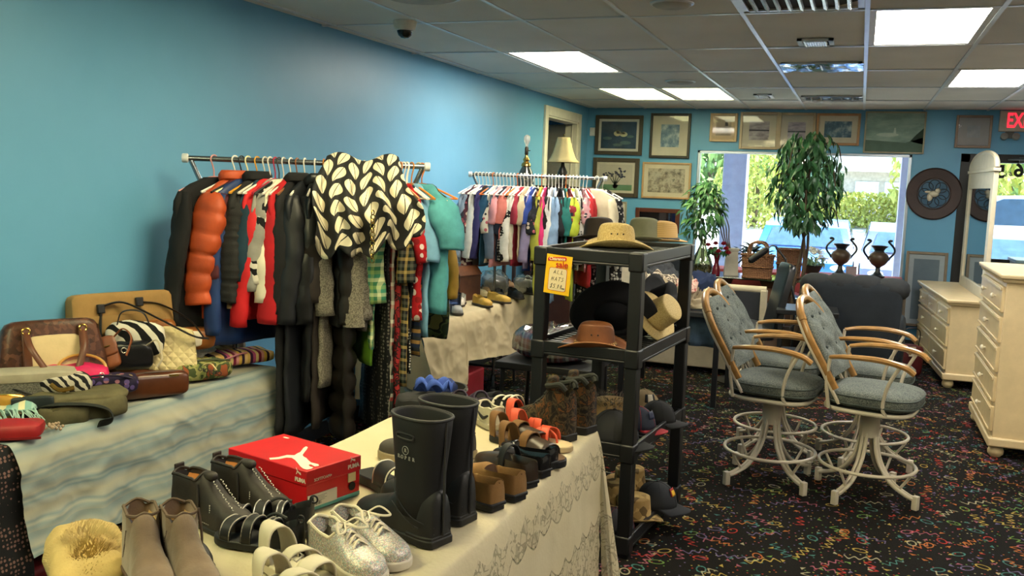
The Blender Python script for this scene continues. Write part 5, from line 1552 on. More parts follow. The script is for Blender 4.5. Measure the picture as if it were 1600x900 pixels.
# 13 brown shoulder purse at the front edge
t, k = bagthing('shoulder_purse', 'glossy brown leather purse lying at the front edge below the quilted cream one', 236, 614, X=-2.72, rz=R(56), base=.75)
G().pad(.30, .11, .105, .4, 30, 12, ev=.4, warp=crumple(9, .012, 10)).build('body', mat('#4f2a17', .28, var=.18, spec=.6), t, ang=180)
G().tube(spline([(-.13, -.02, .1), (0, -.03, .108), (.13, -.02, .1)], 5), .005, 6).build('zip', mat('#3a1f12', .4), t)
G().box((.06, -.055, .088), (.1, -.05, .096)).build('brand_plate', BRASS, t)
# 14 zebra bag, 15 black purse
t = lump('zebra_bag', 'black and white zebra striped bag behind the black purse', 212, 556, -2.90, .77, .24, .1, .15, pat('zebra', ['#101114', '#d8d3c6'], 7), R(30), sd=6, amp=.01)
strap([(-.07, -.03, .13), (-.04, -.05, .2), (.04, -.05, .2), (.07, -.03, .13)], .006, DK, t)
t = lump('black_purse', 'black leather purse propped in front of the zebra striped bag', 207, 577, -2.86, .76, .17, .07, .12, mat('#14151a', .3, var=.1), R(40), sd=8, amp=.01)
G().tube(arc((-.03, -.04, .09), .011, 0, 2*PI, 10)[:-1], .003, 6, True).build('ring', mat('#c9c5bb', .2, metal=.8), t)
strap([(.05, -.02, .1), (.1, -.04, .13), (.12, -.06, .06), (.1, -.07, .02)], .006, mat('#b8ad92', .6), t, 'strap')
# 16 cream quilted bag
t, k = bagthing('quilted_bag', 'cream quilted bag standing highest in the middle of the bag table', 266, 583, X=-2.82, rz=R(44), rx=R(-22), ry=R(8))
QC = pat('quilt', ['#c9b98c'], 70, .6, bump=.05)
G().pad(.235, .075, .205, .3, 30, 14, ev=.3, warp=lambda x, y, z: (x*(1-.3*z/.2), y, z)).build('body', QC, t)
G().tube(spline([(-.075, -.01, .2), (0, -.015, .208), (.075, -.01, .2)], 4), .004, 6).build('zip', mat('#b7a67a', .5), t)
strap([(.11, -.01, .03), (.16, -.04, .05), (.19, -.06, .02)], .006, mat('#bba97c', .6), t, 'strap')
src = None
for j in range(7):
    o = G().tube(arc((0, 0, 0), .008, 0, 2*PI, 8)[:-1], .002, 5, True).build('chain_link', DK, t) if src is None else copyto(src, t, (0, 0, 0))
    src = src or o; o.location = (.12+.014*j, -.05, .02-.002*j); o.rotation_euler = (0, .4, j*1.57)
# 17 light patterned pouch
t, k = bagthing('long_pouch', 'flat white pouch with colourful edge between the pink bag and the cream quilted one', 200, 602, X=-2.88, rz=R(52))
G().pad(.27, .17, .05, .35, 28, 8, ev=.5, warp=crumple(11, .008, 12)).build('body', pat('floral', ['#b3ac94', '#8f9aa0', '#c7bfa6', '#a08a78'], 36), t, ang=180)
G().tube(spline([(-.13, -.05, .05), (0, -.05, .058), (.13, -.04, .05)], 5), .005, 6).build('zip', mat('#a89a78', .4), t)
G().pad(.2, .04, .03, .5, c=(.06, -.09, .0)).build('edge_trim', pat('cells', ['#b8962e', '#4a8a8a', '#7a2c4a', '#c9b48c', '#3a2a58'], 60), t)
# 18 brown and white bag at the back, brown saddle piece
t, k = bagthing('bowling_bag', 'tan leather and white handbag at the far end by the black coat', 285, 546, X=-2.93, rz=R(44))
G().pad(.30, .12, .105, .4, ev=.5).build('body', TANL, t)
G().pad(.13, .03, .075, .4, c=(.02, -.05, .02), ev=.4).build('white_panel', mat('#d3ccbb', .6), t)
strap([(-.13, -.02, .07), (-.17, -.05, .1), (-.1, -.06, .12), (-.03, -.04, .1)], .009, TANL, t)
t = lump('saddle_bag', 'rounded cognac leather bag behind the zebra striped one', 248, 536, -2.93, .80, .15, .09, .11, TANL, sd=13, amp=.004)
# 19 camouflage bag
t = lump('camo_bag', 'green camouflage quilted bag lying at the front right of the bag table', 312, 592, -2.77, .75, .28, .16, .085, pat('camo', ['#2c3a22', '#6d7440', '#8d8a55', '#3f4a2a', '#8a4a2c'], 16), R(62), sd=15, amp=.012, f=18)
G().tube(spline([(-.13, -.03, .075), (0, -.04, .092), (.13, -.03, .075)], 5), .005, 6).build('zip', mat('#3a4228', .5), t)
# 20 striped bag
t, k = bagthing('striped_bag', 'pink and yellow striped cloth bag at the far corner of the bag table', 372, 566, X=-2.82, rz=R(64))
G().pad(.33, .2, .065, .35, 34, 10, ev=.5, warp=crumple(17, .008, 9)).build('body', pat('stripe', ['#c9a65c', '#3a1d3c', '#b0507a', '#d8c08a', '#7d2440', '#c98a8a', '#caa24a', '#2c1c30', '#d3b37c'], 7.5), t, ang=180)
strap([(-.16, -.06, .03), (-.13, -.1, .04), (-.05, -.1, .06), (.0, -.08, .06)], .011, mat('#c07a8a', .7), t, 'handle', .4)
# 21 straw hat brim, 22 crochet
q = at(354, 548, x=-2.9)
t = thing('straw_visor', 'round flat cream straw hat on top of the striped cloth bag', 'hat', (q.x, q.y, q.z), 0, None, R(-10), R(6))
G().lathe([(.045, .018), (.05, .02), (.095, .012), (.1, .004), (.095, 0), (.05, .006), (.045, .018)], 36, sx=1.0, sy=.8, cap=False).build('brim', mat('#b9a271', .8, var=.08, bump=.2), t)
G().lathe([(.05, .018), (.046, .03), (.03, .034), (.001, .034)], 28, sx=1, sy=.8, cap=False).build('crown', mat('#8f8468', .8, var=.1), t)
lump('crochet_bag', 'small white crochet bag beside the straw hat', 318, 562, -2.95, .76, .13, .1, .06, pat('speckle', ['#b3ab97', '#d8d0bc'], 120), R(40), sd=19)
lump('grey_scarf', 'greyish scarf crumpled behind the straw hat', 345, 547, -3.0, .76, .24, .12, .065, mat('#7d7b70', .9, var=.2), R(40), cat='scarf', sd=21, amp=.02)
lump('blush_pouch', 'blush beige small pouch beside the black purse', 232, 582, -2.93, .76, .08, .06, .1, mat('#b5a37f', .7, var=.1), R(40), sd=23)

# ================================================================ far table of shoes under the cream cloth
folding_table('folding table at the blue wall under the plain cream cloth', -3.12, -2.58, 5.25, 7.40)
CRC = mat('#b5a683', .8, var=.07, scale=4, bump=.08)
c = drape_cloth('cream_tablecloth', 'plain creased cream cloth over the far shoe table', -3.12, -2.56, 5.2, 7.42, TZ, CRC, lambda u: .50-.23*u if u > .3 else .18+.3*u, .05, 150, .016, seed=3.0, fold=.008)
G().grid(lambda u, v: (-3.12+.57*u+.05*u*v, 7.42+.012*(1-math.exp(-v*20))+.04*v+.02*math.sin(u*16)*v, TZ-.46*v), 26, 20).build('end_fall', CRC, c, ang=180)
G().grid(lambda u, v: (-3.0+.45*u+.3*v*u, 5.2-.012*(1-math.exp(-v*20))-.22*v*u+.02*math.sin(u*16)*v, TZ-.5*v), 26, 20).build('near_fall', CRC, c, ang=180)
# bins under it
def tub(nm, lab, x, y, r0, r1, h, m, cat='bin'):
    t = thing(nm, lab, cat, (x, y, 0))
    G().lathe([(.001, 0), (r0, 0), (r1, h), (r1+.008, h+.005), (r1-.006, h+.005), (r0-.008, .01), (.001, .01)], 28, cap=False).build('body', m, t)
    G().tube([((r1+.004)*math.cos(2*PI*j/28), (r1+.004)*math.sin(2*PI*j/28), h-.01) for j in range(28)], .008, 6, True).build('rim', mat('#9a978c', .5), t)
    return t
q = at(700, 622, x=-2.42)
t = tub('plastic_bin', 'greyish plastic bin below the near end of the cream clothed table', -2.40, 5.15, .14, .19, .40, mat('#5b5a4e', .5, var=.08))
tag(G().pad(.26, .24, .1, .7, 24, 10, warp=crumple(3, .03, 12)).build('blue_cloth', mat('#2c3c70', .8, var=.15), None, ang=180), 'blue cloth stuffed in the greyish plastic bin', 'cloth').location = (-2.40, 5.15, .34)
o = tag(G().box((-.16, -.25, 0), (.16, .25, .33)).build('red_crate', mat('#7d0f1c', .6, var=.08), None, bevel=.012), 'crimson box on the floor under the cream clothed table', 'box'); o.location = (-2.66, 5.95, 0)
# things on the far table
q = at(722, 452, x=-2.95)
t = thing('wooden_box', 'brown wooden chest with sloping lid at the wall end of the far shoe table', 'box', (-2.98, 6.72, TZ), R(-16))
G().box((-.15, -.13, 0), (.15, .13, .2)).build('body', mat('#4a2c1c', .5, var=.2), t, bevel=.006)
G().prism([(-.16, .2), (.16, .2), (.1, .27), (-.1, .27)], -.14, .14, T(0, 0, 0, R(90))).build('lid', mat('#5f3a24', .45, var=.2), t, bevel=.004)
q = at(703, 478, x=-2.70)
t = thing('clear_tub', 'bluish clear plastic tub at the front of the far shoe table', 'tub', (q.x, q.y, TZ))
G().lathe([(.001, .003), (.07, .003), (.08, .14), (.084, .14), (.075, 0), (.001, 0)], 28, cap=False).build('body', glassy('#a9bdd8', .2, .1), t)
G().lathe([(.001, .005), (.068, .005), (.072, .07), (.001, .075)], 20, cap=False).build('contents', mat('#8fa3c0', .6), t)
# ================================================================ lace table of shoes
folding_table('folding table in the foreground under the lace cloth with the shoes', -1.66, -.93, .9, 3.38)
def lace():
    t = NT('lace_cloth')
    v = t.co()
    o = t.sep(v)
    t.col(t.ramp(t.noise(v, 3, 3), [(.3, '#cfc3a0'), (.7, '#dbd1b2')]))
    t.set(rough=.8, spec=.2)
    # scalloped pattern bands of openwork
    sc = t.ma('MULTIPLY', t.ma('ABSOLUTE', t.ma('SINE', t.ma('MULTIPLY', o[1], 26))), .035)
    sx_ = t.ma('MULTIPLY', t.ma('ABSOLUTE', t.ma('SINE', t.ma('MULTIPLY', o[0], 26))), .035)
    sc = t.ma('MAXIMUM', sc, t.ma('MULTIPLY', sx_, .0))
    z1 = t.ma('ADD', o[2], sc)
    band1 = t.ma('MULTIPLY', t.ma('LESS_THAN', z1, .70), t.ma('GREATER_THAN', z1, .61))
    band2 = t.ma('LESS_THAN', z1, .43)
    band = t.ma('MAXIMUM', band1, band2)
    q1 = t.vor(v, 46, 'DISTANCE_TO_EDGE').outputs['Distance']
    n1 = t.noise(v, 26, 2, .5, .8)
    hole = t.ma('MULTIPLY', t.ma('GREATER_THAN', q1, .1), t.ma('GREATER_THAN', n1, .5))
    thin = t.ma('LESS_THAN', t.vor(v, 30, 'DISTANCE_TO_EDGE').outputs['Distance'], .07)
    petal = t.ma('LESS_THAN', t.ma('ABSOLUTE', t.ma('SUBTRACT', t.ma('FRACT', t.ma('MULTIPLY', t.vor(v, 11).outputs['Distance'], 5)), .5)), .09)
    cut = t.ma('MULTIPLY', band, t.ma('ADD', .10, t.ma('MULTIPLY', .48, t.ma('MULTIPLY', t.ma('MAXIMUM', thin, petal), t.ma('GREATER_THAN', n1, .44)))))
    cut = t.ma('ADD', cut, t.ma('MULTIPLY', .5, t.ma('LESS_THAN', t.ma('ABSOLUTE', t.ma('SUBTRACT', z1, .61)), .0035)))
    cut = t.ma('ADD', cut, t.ma('MULTIPLY', .5, t.ma('LESS_THAN', t.ma('ABSOLUTE', t.ma('SUBTRACT', z1, .43)), .0035)))
    e1 = t.ma('MULTIPLY', t.ma('LESS_THAN', t.ma('ABSOLUTE', t.ma('SUBTRACT', z1, .43)), .004), 1)
    tr = t.n('BsdfTransparent'); mx = t.n('MixShader'); tl = t.n('BsdfTranslucent'); m2 = t.n('MixShader')
    tl.inputs[0].default_value = lin('#cdc3a4'); m2.inputs[0].default_value = .25
    t.l(t.b.outputs[0], m2.inputs[1]); t.l(tl.outputs[0], m2.inputs[2])
    t.l(t.ma('MINIMUM', t.ma('MULTIPLY', cut, .8), 1), mx.inputs[0]); t.l(m2.outputs[0], mx.inputs[1]); t.l(tr.outputs[0], mx.inputs[2])
    t.l(mx.outputs[0], t.out.inputs[0])
    h = t.ma('ADD', t.ma('MULTIPLY', band, t.ma('MULTIPLY', n1, 1.2)), t.ma('MULTIPLY', t.noise(v, 70, 3), .5))
    t.bump(h, .5, .006)
    return t.m
LACE = lace()
SX1 = -.895
c = drape_cloth('lace_tablecloth', 'cream lace tablecloth on the shoe table, falling toward the carpet', -1.69, SX1, .9, 3.40, TZ, LACE, lambda u: .10+.02*abs(math.sin(u*60)), .03, 220, .006, seed=8.0, fold=.012, fl=15)
# the far corner: cloth gathers into a hanging point
def corner(u, v):
    ang = u*PI/2
    k = v
    r_ = .012*(1-math.exp(-k*20))+.16*k*(1+.25*math.sin(u*9))
    return (SX1+r_*math.cos(ang)*.62+.005, 3.40+r_*math.sin(ang)*1.0, TZ-.70*k-.02*abs(math.sin(u*14))*k)
G().grid(corner, 26, 40).build('corner_fall', LACE, c, ang=180)
G().grid(lambda u, v: (-1.69+(SX1+1.69)*u, 3.40+.012*(1-math.exp(-v*20))+.05*v+.02*math.sin(u*22)*v, TZ-.42*v), 40, 24).build('end_fall', LACE, c, ang=180)
tag(G().pad(.5, 1.6, .38, .3).build('storage_box', mat('#1b1a1c', .8, var=.1), None), 'dark storage box in the shadow under the shoe table', 'box').location = (-1.28, 2.2, 0)
Z0 = .748
FOOT = [(0, .30), (.04, .37), (.12, .42), (.25, .41), (.42, .38), (.6, .45), (.74, .5), (.86, .46), (.94, .35), (.98, .22), (1, .1)]
def outline(L, W, k=1., n=28, off=0.):
    top = [(L*u-off*(.5-u)*2, W*lerp(FOOT, u)*k+off) for u in [i/n for i in range(n+1)]]
    return [(x, -y) for x, y in top]+[(x, y) for x, y in top[::-1]]
COLLAR = [None]
def shoe_upper(L, W, prof, op, o0=.03, dip=.85, n=26, nu=34, z0=0., tw=.0, squash=.75):
    """upper of a shoe along +x; prof height by u; open on top from heel to op"""
    g = G(); rings = []
    def sm(a, b, x):
        t = max(0, min(1, (x-a)/(b-a))); return t*t*(3-2*t)
    for i in range(nu+1):
        u = .005+.99*i/nu
        w = W*lerp(FOOT, u); h = lerp(prof, u)
        if u > .94: h *= math.sqrt(max(.05, (1-u)/.06))*.5+.5
        o = sm(o0-.03, o0+.02, u)*(1-sm(op-.035, op+.0, u)) if op else 0
        ring = []
        for j in range(n+1):
            v = j/n; a = PI*v
            ca = math.cos(a); sa = math.sin(a)
            yc = w*math.copysign(abs(ca)**squash, ca)*(1-.10*sa*(h > .07)); zc = h*sa**.62 if sa > 0 else 0
            if .26 < v < .74:
                t = (v-.26)/.48
                wl = w*(.86-.12*math.sin(PI*t))
                yo = wl*math.cos(PI*t)
                zo = h*(1-dip*min(1, math.sin(PI*t)*1.6)**.7)
            else:
                yo = w*(1 if ca > 0 else -1)*(1-.12*sa)
                s2 = min(v, 1-v)/.26
                zo = h*s2
                yo *= 1 if s2 < .9 else .97
            ring.append((L*u+tw*h*(1-u), yc*(1-o)+yo*o, z0+zc*(1-o)+zo*o))
        rings.append(ring)
    if op:
        us = [.005+.99*i/nu for i in range(nu+1)]
        ii = [i for i, u in enumerate(us) if o0-.005 <= u <= op-.01]
        jl, jr = round(.27*n), n-round(.27*n)
        fr = min(nu, ii[-1]+1); bk = max(0, ii[0]-1)
        COLLAR[0] = [rings[i][jl] for i in ii]+[rings[fr][round(n*.38)], rings[fr][n//2], rings[fr][n-round(n*.38)]]+[rings[i][jr] for i in ii[::-1]]+[rings[bk][n//2]]
    m = len(rings[0]); vs = [p for r in rings for p in r]; fs = []; base = 0
    for i in range(len(rings)-1):
        u = .005+.99*(i+.5)/nu
        for j in range(m-1):
            g.cur = 1 if (op and .30 < (j+.5)/n < .70 and o0 < u < op) else 0
            g.f.append((i*m+j, i*m+j+1, (i+1)*m+j+1, (i+1)*m+j)); g.mi.append(g.cur)
    g.v = vs
    g.f.append(tuple(range(m))); g.mi.append(0)
    k = (len(rings)-1)*m
    g.f.append(tuple(k+j for j in range(m-1, -1, -1))); g.mi.append(0)
    return g
def sole(L, W, h, m, parent, heel=0., heel_m=None, k=1.03, off=.003, name='sole'):
    o = G().prism(outline(L, W, k, 28, off), 0 if not heel else heel, h+heel).build(name, m, parent, bevel=min(.004, h*.3))
    if heel:
        pts = [p for p in outline(L, W, .98) if p[0] < L*.28]
        G().prism(pts, 0, heel+.002).build('heel', heel_m or m, parent, bevel=.003)
    return o
def shoe(nm, lab, loc, rz, L, W, prof, op, um, lm, soh, som, heel=0., heel_m=None, cat='shoe', group=None, rx=0., ry=0., **k):
    t = thing(nm, lab, cat, loc, rz, group, rx, ry)
    sole(L, W, soh, som, t, heel, heel_m)
    shoe_upper(L, W, prof, op, z0=soh+heel-.003, **k).build('upper', [um, lm], t, ang=70)
    return t
def band(L, W, u0, u1, h, m, parent, name='strap', rise=0., thick=.004, zb=0.01, wk=1.04, sk=0., bow=.0):
    """strap arching over the foot between u0 and u1"""
    def fn(a, b):
        u = u0+(u1-u0)*b+sk*math.cos(PI*a)
        w = W*lerp(FOOT, max(0, min(1, u)))*wk
        ph = PI*a
        return (L*u+bow*math.sin(ph), w*math.copysign(abs(math.cos(ph))**.8, math.cos(ph)), zb+(h+rise*b)*math.sin(ph)**.7)
    g = G(); g.grid(fn, 18, 6)
    return g.build(name, m, parent, solid=thick, ang=180)
P2 = lambda px, py: at(px, py, z=Z0)
def rzof(a, b): return math.atan2(b.y-a.y, b.x-a.x)
LEA = mat('#211b17', .62, var=.2, scale=16, bump=.12)
SUEDE = mat('#6a5848', .95, var=.13, scale=12, bump=.2, sheen=.3)
CRLIN = mat('#b0915c', .8, var=.08); BLKR = mat('#141518', .55, var=.08, spec=.35); INS = mat('#1f1d1c', .8)
def stitches(pts, m, parent, r=.0022, ln=.006, name='stitching'):
    g = G()
    for p, q in zip(pts, pts[1:]):
        p, q = V(p), V(q); d_ = (q-p)
        if d_.length < 1e-6: continue
        g.tube([p+d_*.1, p+d_*.65], r, 5)
    return stuff(g.build(name, m, parent))
# --- taupe suede ankle boots, near edge of the picture
for i, (hp, dirx, lab) in enumerate((((232, 905), None, 'taupe suede block heeled ankle boot, left one of the pair'), ((322, 915), None, 'taupe suede block heeled ankle boot, right one with open zip showing cream lining'))):
    h = (V((-1.535, 1.655, Z0)), V((-1.462, 1.69, Z0)))[i]
    t = shoe('ankle_boot', lab, h, R((-38, -34)[i]), .255, .088, [(0, .135), (.12, .142), (.3, .135), (.38, .12), (.5, .085), (.7, .055), (.9, .04), (1, .03)], .33, SUEDE, CRLIN, .008, mat('#4a3626', .6), .03, mat('#7c5a30', .5, var=.12), 'boot', 'pair of taupe suede ankle boots', dip=.4)
    t.scale = (1.08,)*3
    stitches([(.045+.003*k, -.036, .06+.005*k) for k in range(16)], mat('#4a3d32', .8), t, .0012)
    G().tube(spline([(.09, .03, .06), (.085, .038, .1), (.075, .034, .165)], 5), .003, 6).build('zip', mat('#54463a', .4, metal=.3), t)
    G().tube(spline(COLLAR[0]+[COLLAR[0][0]], 3)[:-1], .0035, 6, True).build('collar_edge', mat('#57483b', .9), t)
# red trimmed slipper behind them
t = thing('slipper', 'black slipper with coral red piping behind the taupe suede boots', 'slipper', (-1.59, 1.80, Z0), R(-28))
sole(.25, .09, .02, BLKR, t)
shoe_upper(.25, .09, [(0, .075), (.2, .07), (.5, .065), (.75, .05), (1, .03)], .5, z0=.018).build('upper', [BLKR, INS], t)
G().tube(spline([(.0, -.02, .09), (.03, -.036, .10), (.10, -.03, .13), (.13, 0, .135), (.10, .03, .12), (.03, .036, .1), (.0, .02, .09)], 5), .0042, 8, False).build('piping', mat('#c22a3c', .5), t)
# sheepskin slipper
t = thing('sheepskin_slipper', 'fluffy pale yellow sheepskin slipper at the bottom left of the shoe table', 'slipper', (-1.69, 1.66, Z0-.05), R(-40))
t.scale = (1.5,)*3
G().pad(.27, .12, .07, .6, 30, 12, warp=crumple(2, .012, 16)).build('fleece_body', mat('#ad9560', .95, var=.12, bump=.5, bscale=70), t, ang=180)
g = G(); rd = random.Random(4)
for k in range(3000):
    a_ = rd.uniform(0, 2*PI); e_ = math.acos(math.sqrt(rd.random())*.99)
    p = V((.132*math.cos(a_)*math.cos(e_), .058*math.sin(a_)*math.cos(e_), .036+.036*math.sin(e_)))
    d_ = V((p.x*.5, p.y, (p.z-.02))).normalized()*.009
    s_ = V((-d_.y, d_.x, 0)).normalized()*.0011 if d_.xy.length > 1e-5 else V((.0018, 0, 0))
    g.add([p-s_, p+s_, p+d_+V((rd.uniform(-.004, .004),)*3)], [(0, 1, 2)])
stuff(g.build('fleece', mat('#bba672', .95, var=.1), t, smooth=False))
# --- black leather stitched ankle boots
for i, (hl, lab) in enumerate((((-1.705, 2.0), 'dark leather ankle boot with white zigzag stitching, nearer one of the pair'), ((-1.68, 2.128), 'dark leather ankle boot with white zigzag stitching, one touching the red shoe box'))):
    t = shoe('leather_boot', lab, (*hl, Z0), R(-12 if i == 0 else -10), .285, .095, [(0, .125), (.15, .128), (.32, .125), (.4, .135), (.47, .12), (.6, .085), (.78, .06), (.92, .048), (1, .035)], .37, LEA, mat('#a86e34', .7, var=.1), .014, mat('#15120f', .6), 0., None, 'boot', 'pair of dark leather ankle boots', dip=.3)
    W8 = mat('#b9b5aa', .7)
    for sy in (-1, 1):
        stitches([(.155+.0058*k, sy*(.016 if k % 2 else .010), .116-.0047*k+.014) for k in range(18)], W8, t, .0016)
    stitches([(.0+.0085*k, -.0945*lerp(FOOT, .005+.0085*k/.285)-.002, .024) for k in range(22)], mat('#6f6a62', .7), t, .0014)
    stitches([(.172, -.0385, .035+.006*k) for k in range(8)], W8, t, .0015, name='side_stitching')
    G().tube(spline([(.115, -.033, .118), (.125, -.038, .08), (.13, -.04, .03)], 6), .0028, 6).build('zip', mat('#3a3733', .4, metal=.4), t)
    G().box((-.003, -.016, .1), (.004, .016, .148)).build('heel_tab', LEA, t, bevel=.006)
    G().tube(spline(COLLAR[0]+[COLLAR[0][0]], 3)[:-1], .004, 7, True).build('collar_edge', LEA, t)
    o = G().pad(.045, .03, .024, .7, c=(.128, 0, .124), xf=None).build('tongue', LEA, t, ang=180)
# --- red shoe box
c0 = V((-1.392, 2.152, Z0)); ld = V((math.cos(R(165)), math.sin(R(165)), 0)); sd = V((math.cos(R(77)), math.sin(R(77)), 0))
ln, wd, hh = .345, .215, .122
cx_ = c0+ld*ln/2+sd*wd/2
bz = R(165)+PI
t = thing('shoe_box', 'red cardboard shoe box with a white leaping cat on its lid', 'box', cx_, bz)
REDB = mat('#b5121a', .45, var=.04, spec=.45)
G().box((-ln/2+.003, -wd/2+.003, .012), (ln/2-.003, wd/2-.003, hh-.03)).build('tray', REDB, t, bevel=.002)
G().box((-ln/2+.002, -wd/2+.002, 0), (ln/2-.002, wd/2-.002, .013)).build('teal_base_strip', mat('#5a9a98', .5), t, bevel=.002)
G().box((-ln/2, -wd/2, hh-.045), (ln/2, wd/2, hh)).build('lid', REDB, t, bevel=.0025)
inv = (Mx.Translation(cx_) @ Mx.Rotation(bz, 4, 'Z')).inverted()
cat_px = [(995, 312), (1000, 322), (1050, 319), (1098, 309), (1128, 311), (1148, 325), (1163, 342), (1178, 362), (1195, 375), (1216, 381), (1241, 377), (1254, 368), (1236, 363), (1226, 353), (1240, 350), (1262, 362), (1288, 358), (1285, 350), (1262, 344), (1240, 339), (1224, 325), (1214, 313), (1198, 305), (1190, 295), (1201, 280), (1216, 262), (1221, 250), (1211, 245), (1196, 255), (1188, 266), (1177, 279), (1160, 286), (1143, 297), (1100, 295), (1050, 308)]
pl = [inv @ at(100+x/3.215, 620+y/3.215, z=Z0+hh) for x, y in cat_px]
mid = sum(pl, V((0, 0, 0)))/len(pl)
pl = [mid+(q-mid)*.86+V((-.004, .010, 0)) for q in pl]
WHT = mat('#d8d0bc', .5, var=.02)
G().prism([(q.x, q.y) for q in pl], hh, hh+.0008).build('cat_emblem', WHT, t, smooth=False)
G().prism([(-.14, .075), (-.118, .075), (-.118, .083), (-.14, .083)], hh, hh+.0008).build('lid_sticker', WHT, t, smooth=False)
# small marks: end with label (short side) faces local +x? find side facing the camera
ex = R(90)
def on_end(x, z): return (ln/2+.0012, x, z)
text('PUMA', .017, WHT, t, (ln/2+.0008, .075, hh-.026), (R(90), 0, R(90)), 'lid_lettering', bold=.0006)
text('PUMA', .016, WHT, t, (ln/2-.025, -wd/2-.0008, hh-.03), (R(90), 0, 0), 'lid_lettering', bold=.0006)
text('SOFTFOAM+', .012, WHT, t, (ln/2+.0008, -.045, hh-.032), (R(90), 0, R(90)), 'lettering')
mini = [((q.x-pl[0].x)*.12, (q.y-pl[0].y)*.12) for q in pl]
G().prism([(x, y) for x, y in mini], 0, .0006, T(ln/2+.0004, .062, hh-.012, R(90), 0, R(90))).build('small_cat_emblem', WHT, t, smooth=False)
G().prism([(x, y) for x, y in mini], 0, .0006, T(ln/2-.042, -wd/2-.0002, hh-.014, R(90), 0, 0)).build('small_cat_emblem', WHT, t, smooth=False)
G().box((ln/2-.003, -.10, .012), (ln/2+.0004, .01, .048)).build('size_label', mat('#c9c4b4', .6), t, smooth=False)
DKI = mat('#22252a', .7)
for k in range(12):
    G().box((ln/2, -.092+.0035*k, .016), (ln/2+.0008, -.092+.0035*k+(.0012 if k % 3 else .002), .026)).build('barcode_bar', DKI, t, smooth=False)
G().box((ln/2, -.092, .031), (ln/2+.0008, -.08, .042)).build('label_block', DKI, t, smooth=False)
for k in range(4):
    G().box((ln/2, -.07, .034-.0045*k+.006), (ln/2+.0008, -.03-.008*(k % 2), .0352-.0045*k+.006)).build('label_line', mat('#77766f', .7), t, smooth=False)
G().box((ln/2-.002, .055, .05), (ln/2+.0006, .085, .076)).build('price_sticker', mat('#cdb98a', .6), t, smooth=False)
G().lathe([(.001, 0), (.013, 0), (.013, .0015), (.001, .0015)], 20, T(ln/2+.0002, .07, .036, 0, PI/2)).build('finger_hole', mat('#15130f', .9), t, smooth=False)
# --- black strappy sandals with silver lines
SIL = mat('#b5b0a4', .3, metal=.5)
def strappy(nm, lab, loc, rz, L=.25, W=.088):
    t = thing(nm, lab, 'sandal', loc, rz, 'pair of black strappy sandals')
    sole(L, W, .022, BLKR, t)
    for (u0, u1, h_) in ((.72, .86, .045), (.48, .60, .06), (.28, .36, .062)):
        o = band(L, W, u0, u1, h_, BLKR, t, zb=.018)
        for q in (u0+.01, u1-.01):
            G().tube([(L*q, W*lerp(FOOT, q)*1.05*math.copysign(abs(math.cos(PI*a))**.8, math.cos(PI*a)), .018+(h_+.0035)*math.sin(PI*a)**.7) for a in [k/16 for k in range(17)]], .0018, 5).build('silver_piping', SIL, o)
    shoe_upper(L*.3, W*.9, [(0, .075), (.4, .07), (.8, .055), (1, .045)], .95, z0=.018).build('heel_counter', [BLKR, INS], t)
    G().tube(arc((-.004, 0, .095), .01, 0, 2*PI, 12)[:-1], .0025, 6, True).build('pull_loop', BLKR, t)
    G().tube(spline([(.07, -.044, .07), (.11, -.047, .075), (.15, -.04, .05)], 5), .004, 6).build('side_strap', BLKR, t)
    return t
h1 = P2(492, 828); 
strappy('strappy_sandal', 'black strappy sandal with silver piping and heel loop, farther one by the glitter sneakers', V((-1.30, 2.035, Z0)), R(196))
strappy('strappy_sandal', 'black strappy sandal with silver piping, nearer one beside the suede boots', V((-1.25, 1.90, Z0)), R(178))
# --- white sandal
WS = mat('#b8b09a', .55, var=.05)
t = thing('white_sandal', 'off white leather sandal with wide straps and buckle at the bottom edge', 'sandal', (-1.285, 1.83, Z0), R(-24))
sole(.25, .092, .026, WS, t)
band(.25, .092, .0, .24, .085, WS, t, 'heel_strap', zb=.02, wk=1.05, bow=-.02)
band(.25, .092, .44, .6, .062, WS, t, 'front_strap', zb=.02, wk=1.06, sk=.05)
band(.25, .092, .66, .88, .052, WS, t, 'toe_strap', zb=.02, wk=1.06, sk=-.04)
G().tube([(.135, -.03, .068), (.16, -.03, .066), (.16, -.012, .076), (.135, -.012, .078)], .0025, 6, True).build('buckle', SIL, t)
t = thing('white_sandal', 'off white leather sandal half cut by the bottom edge of the photo', 'sandal', (-1.22, 1.715, Z0), R(-22))
sole(.25, .092, .026, WS, t); band(.25, .092, .44, .6, .062, WS, t, 'front_strap', zb=.02, wk=1.06, sk=.05); band(.25, .092, .66, .88, .052, WS, t, 'toe_strap', zb=.02, wk=1.06, sk=-.04); band(.25, .092, .0, .22, .07, WS, t, 'heel_strap', zb=.02, wk=1.05, bow=-.02)
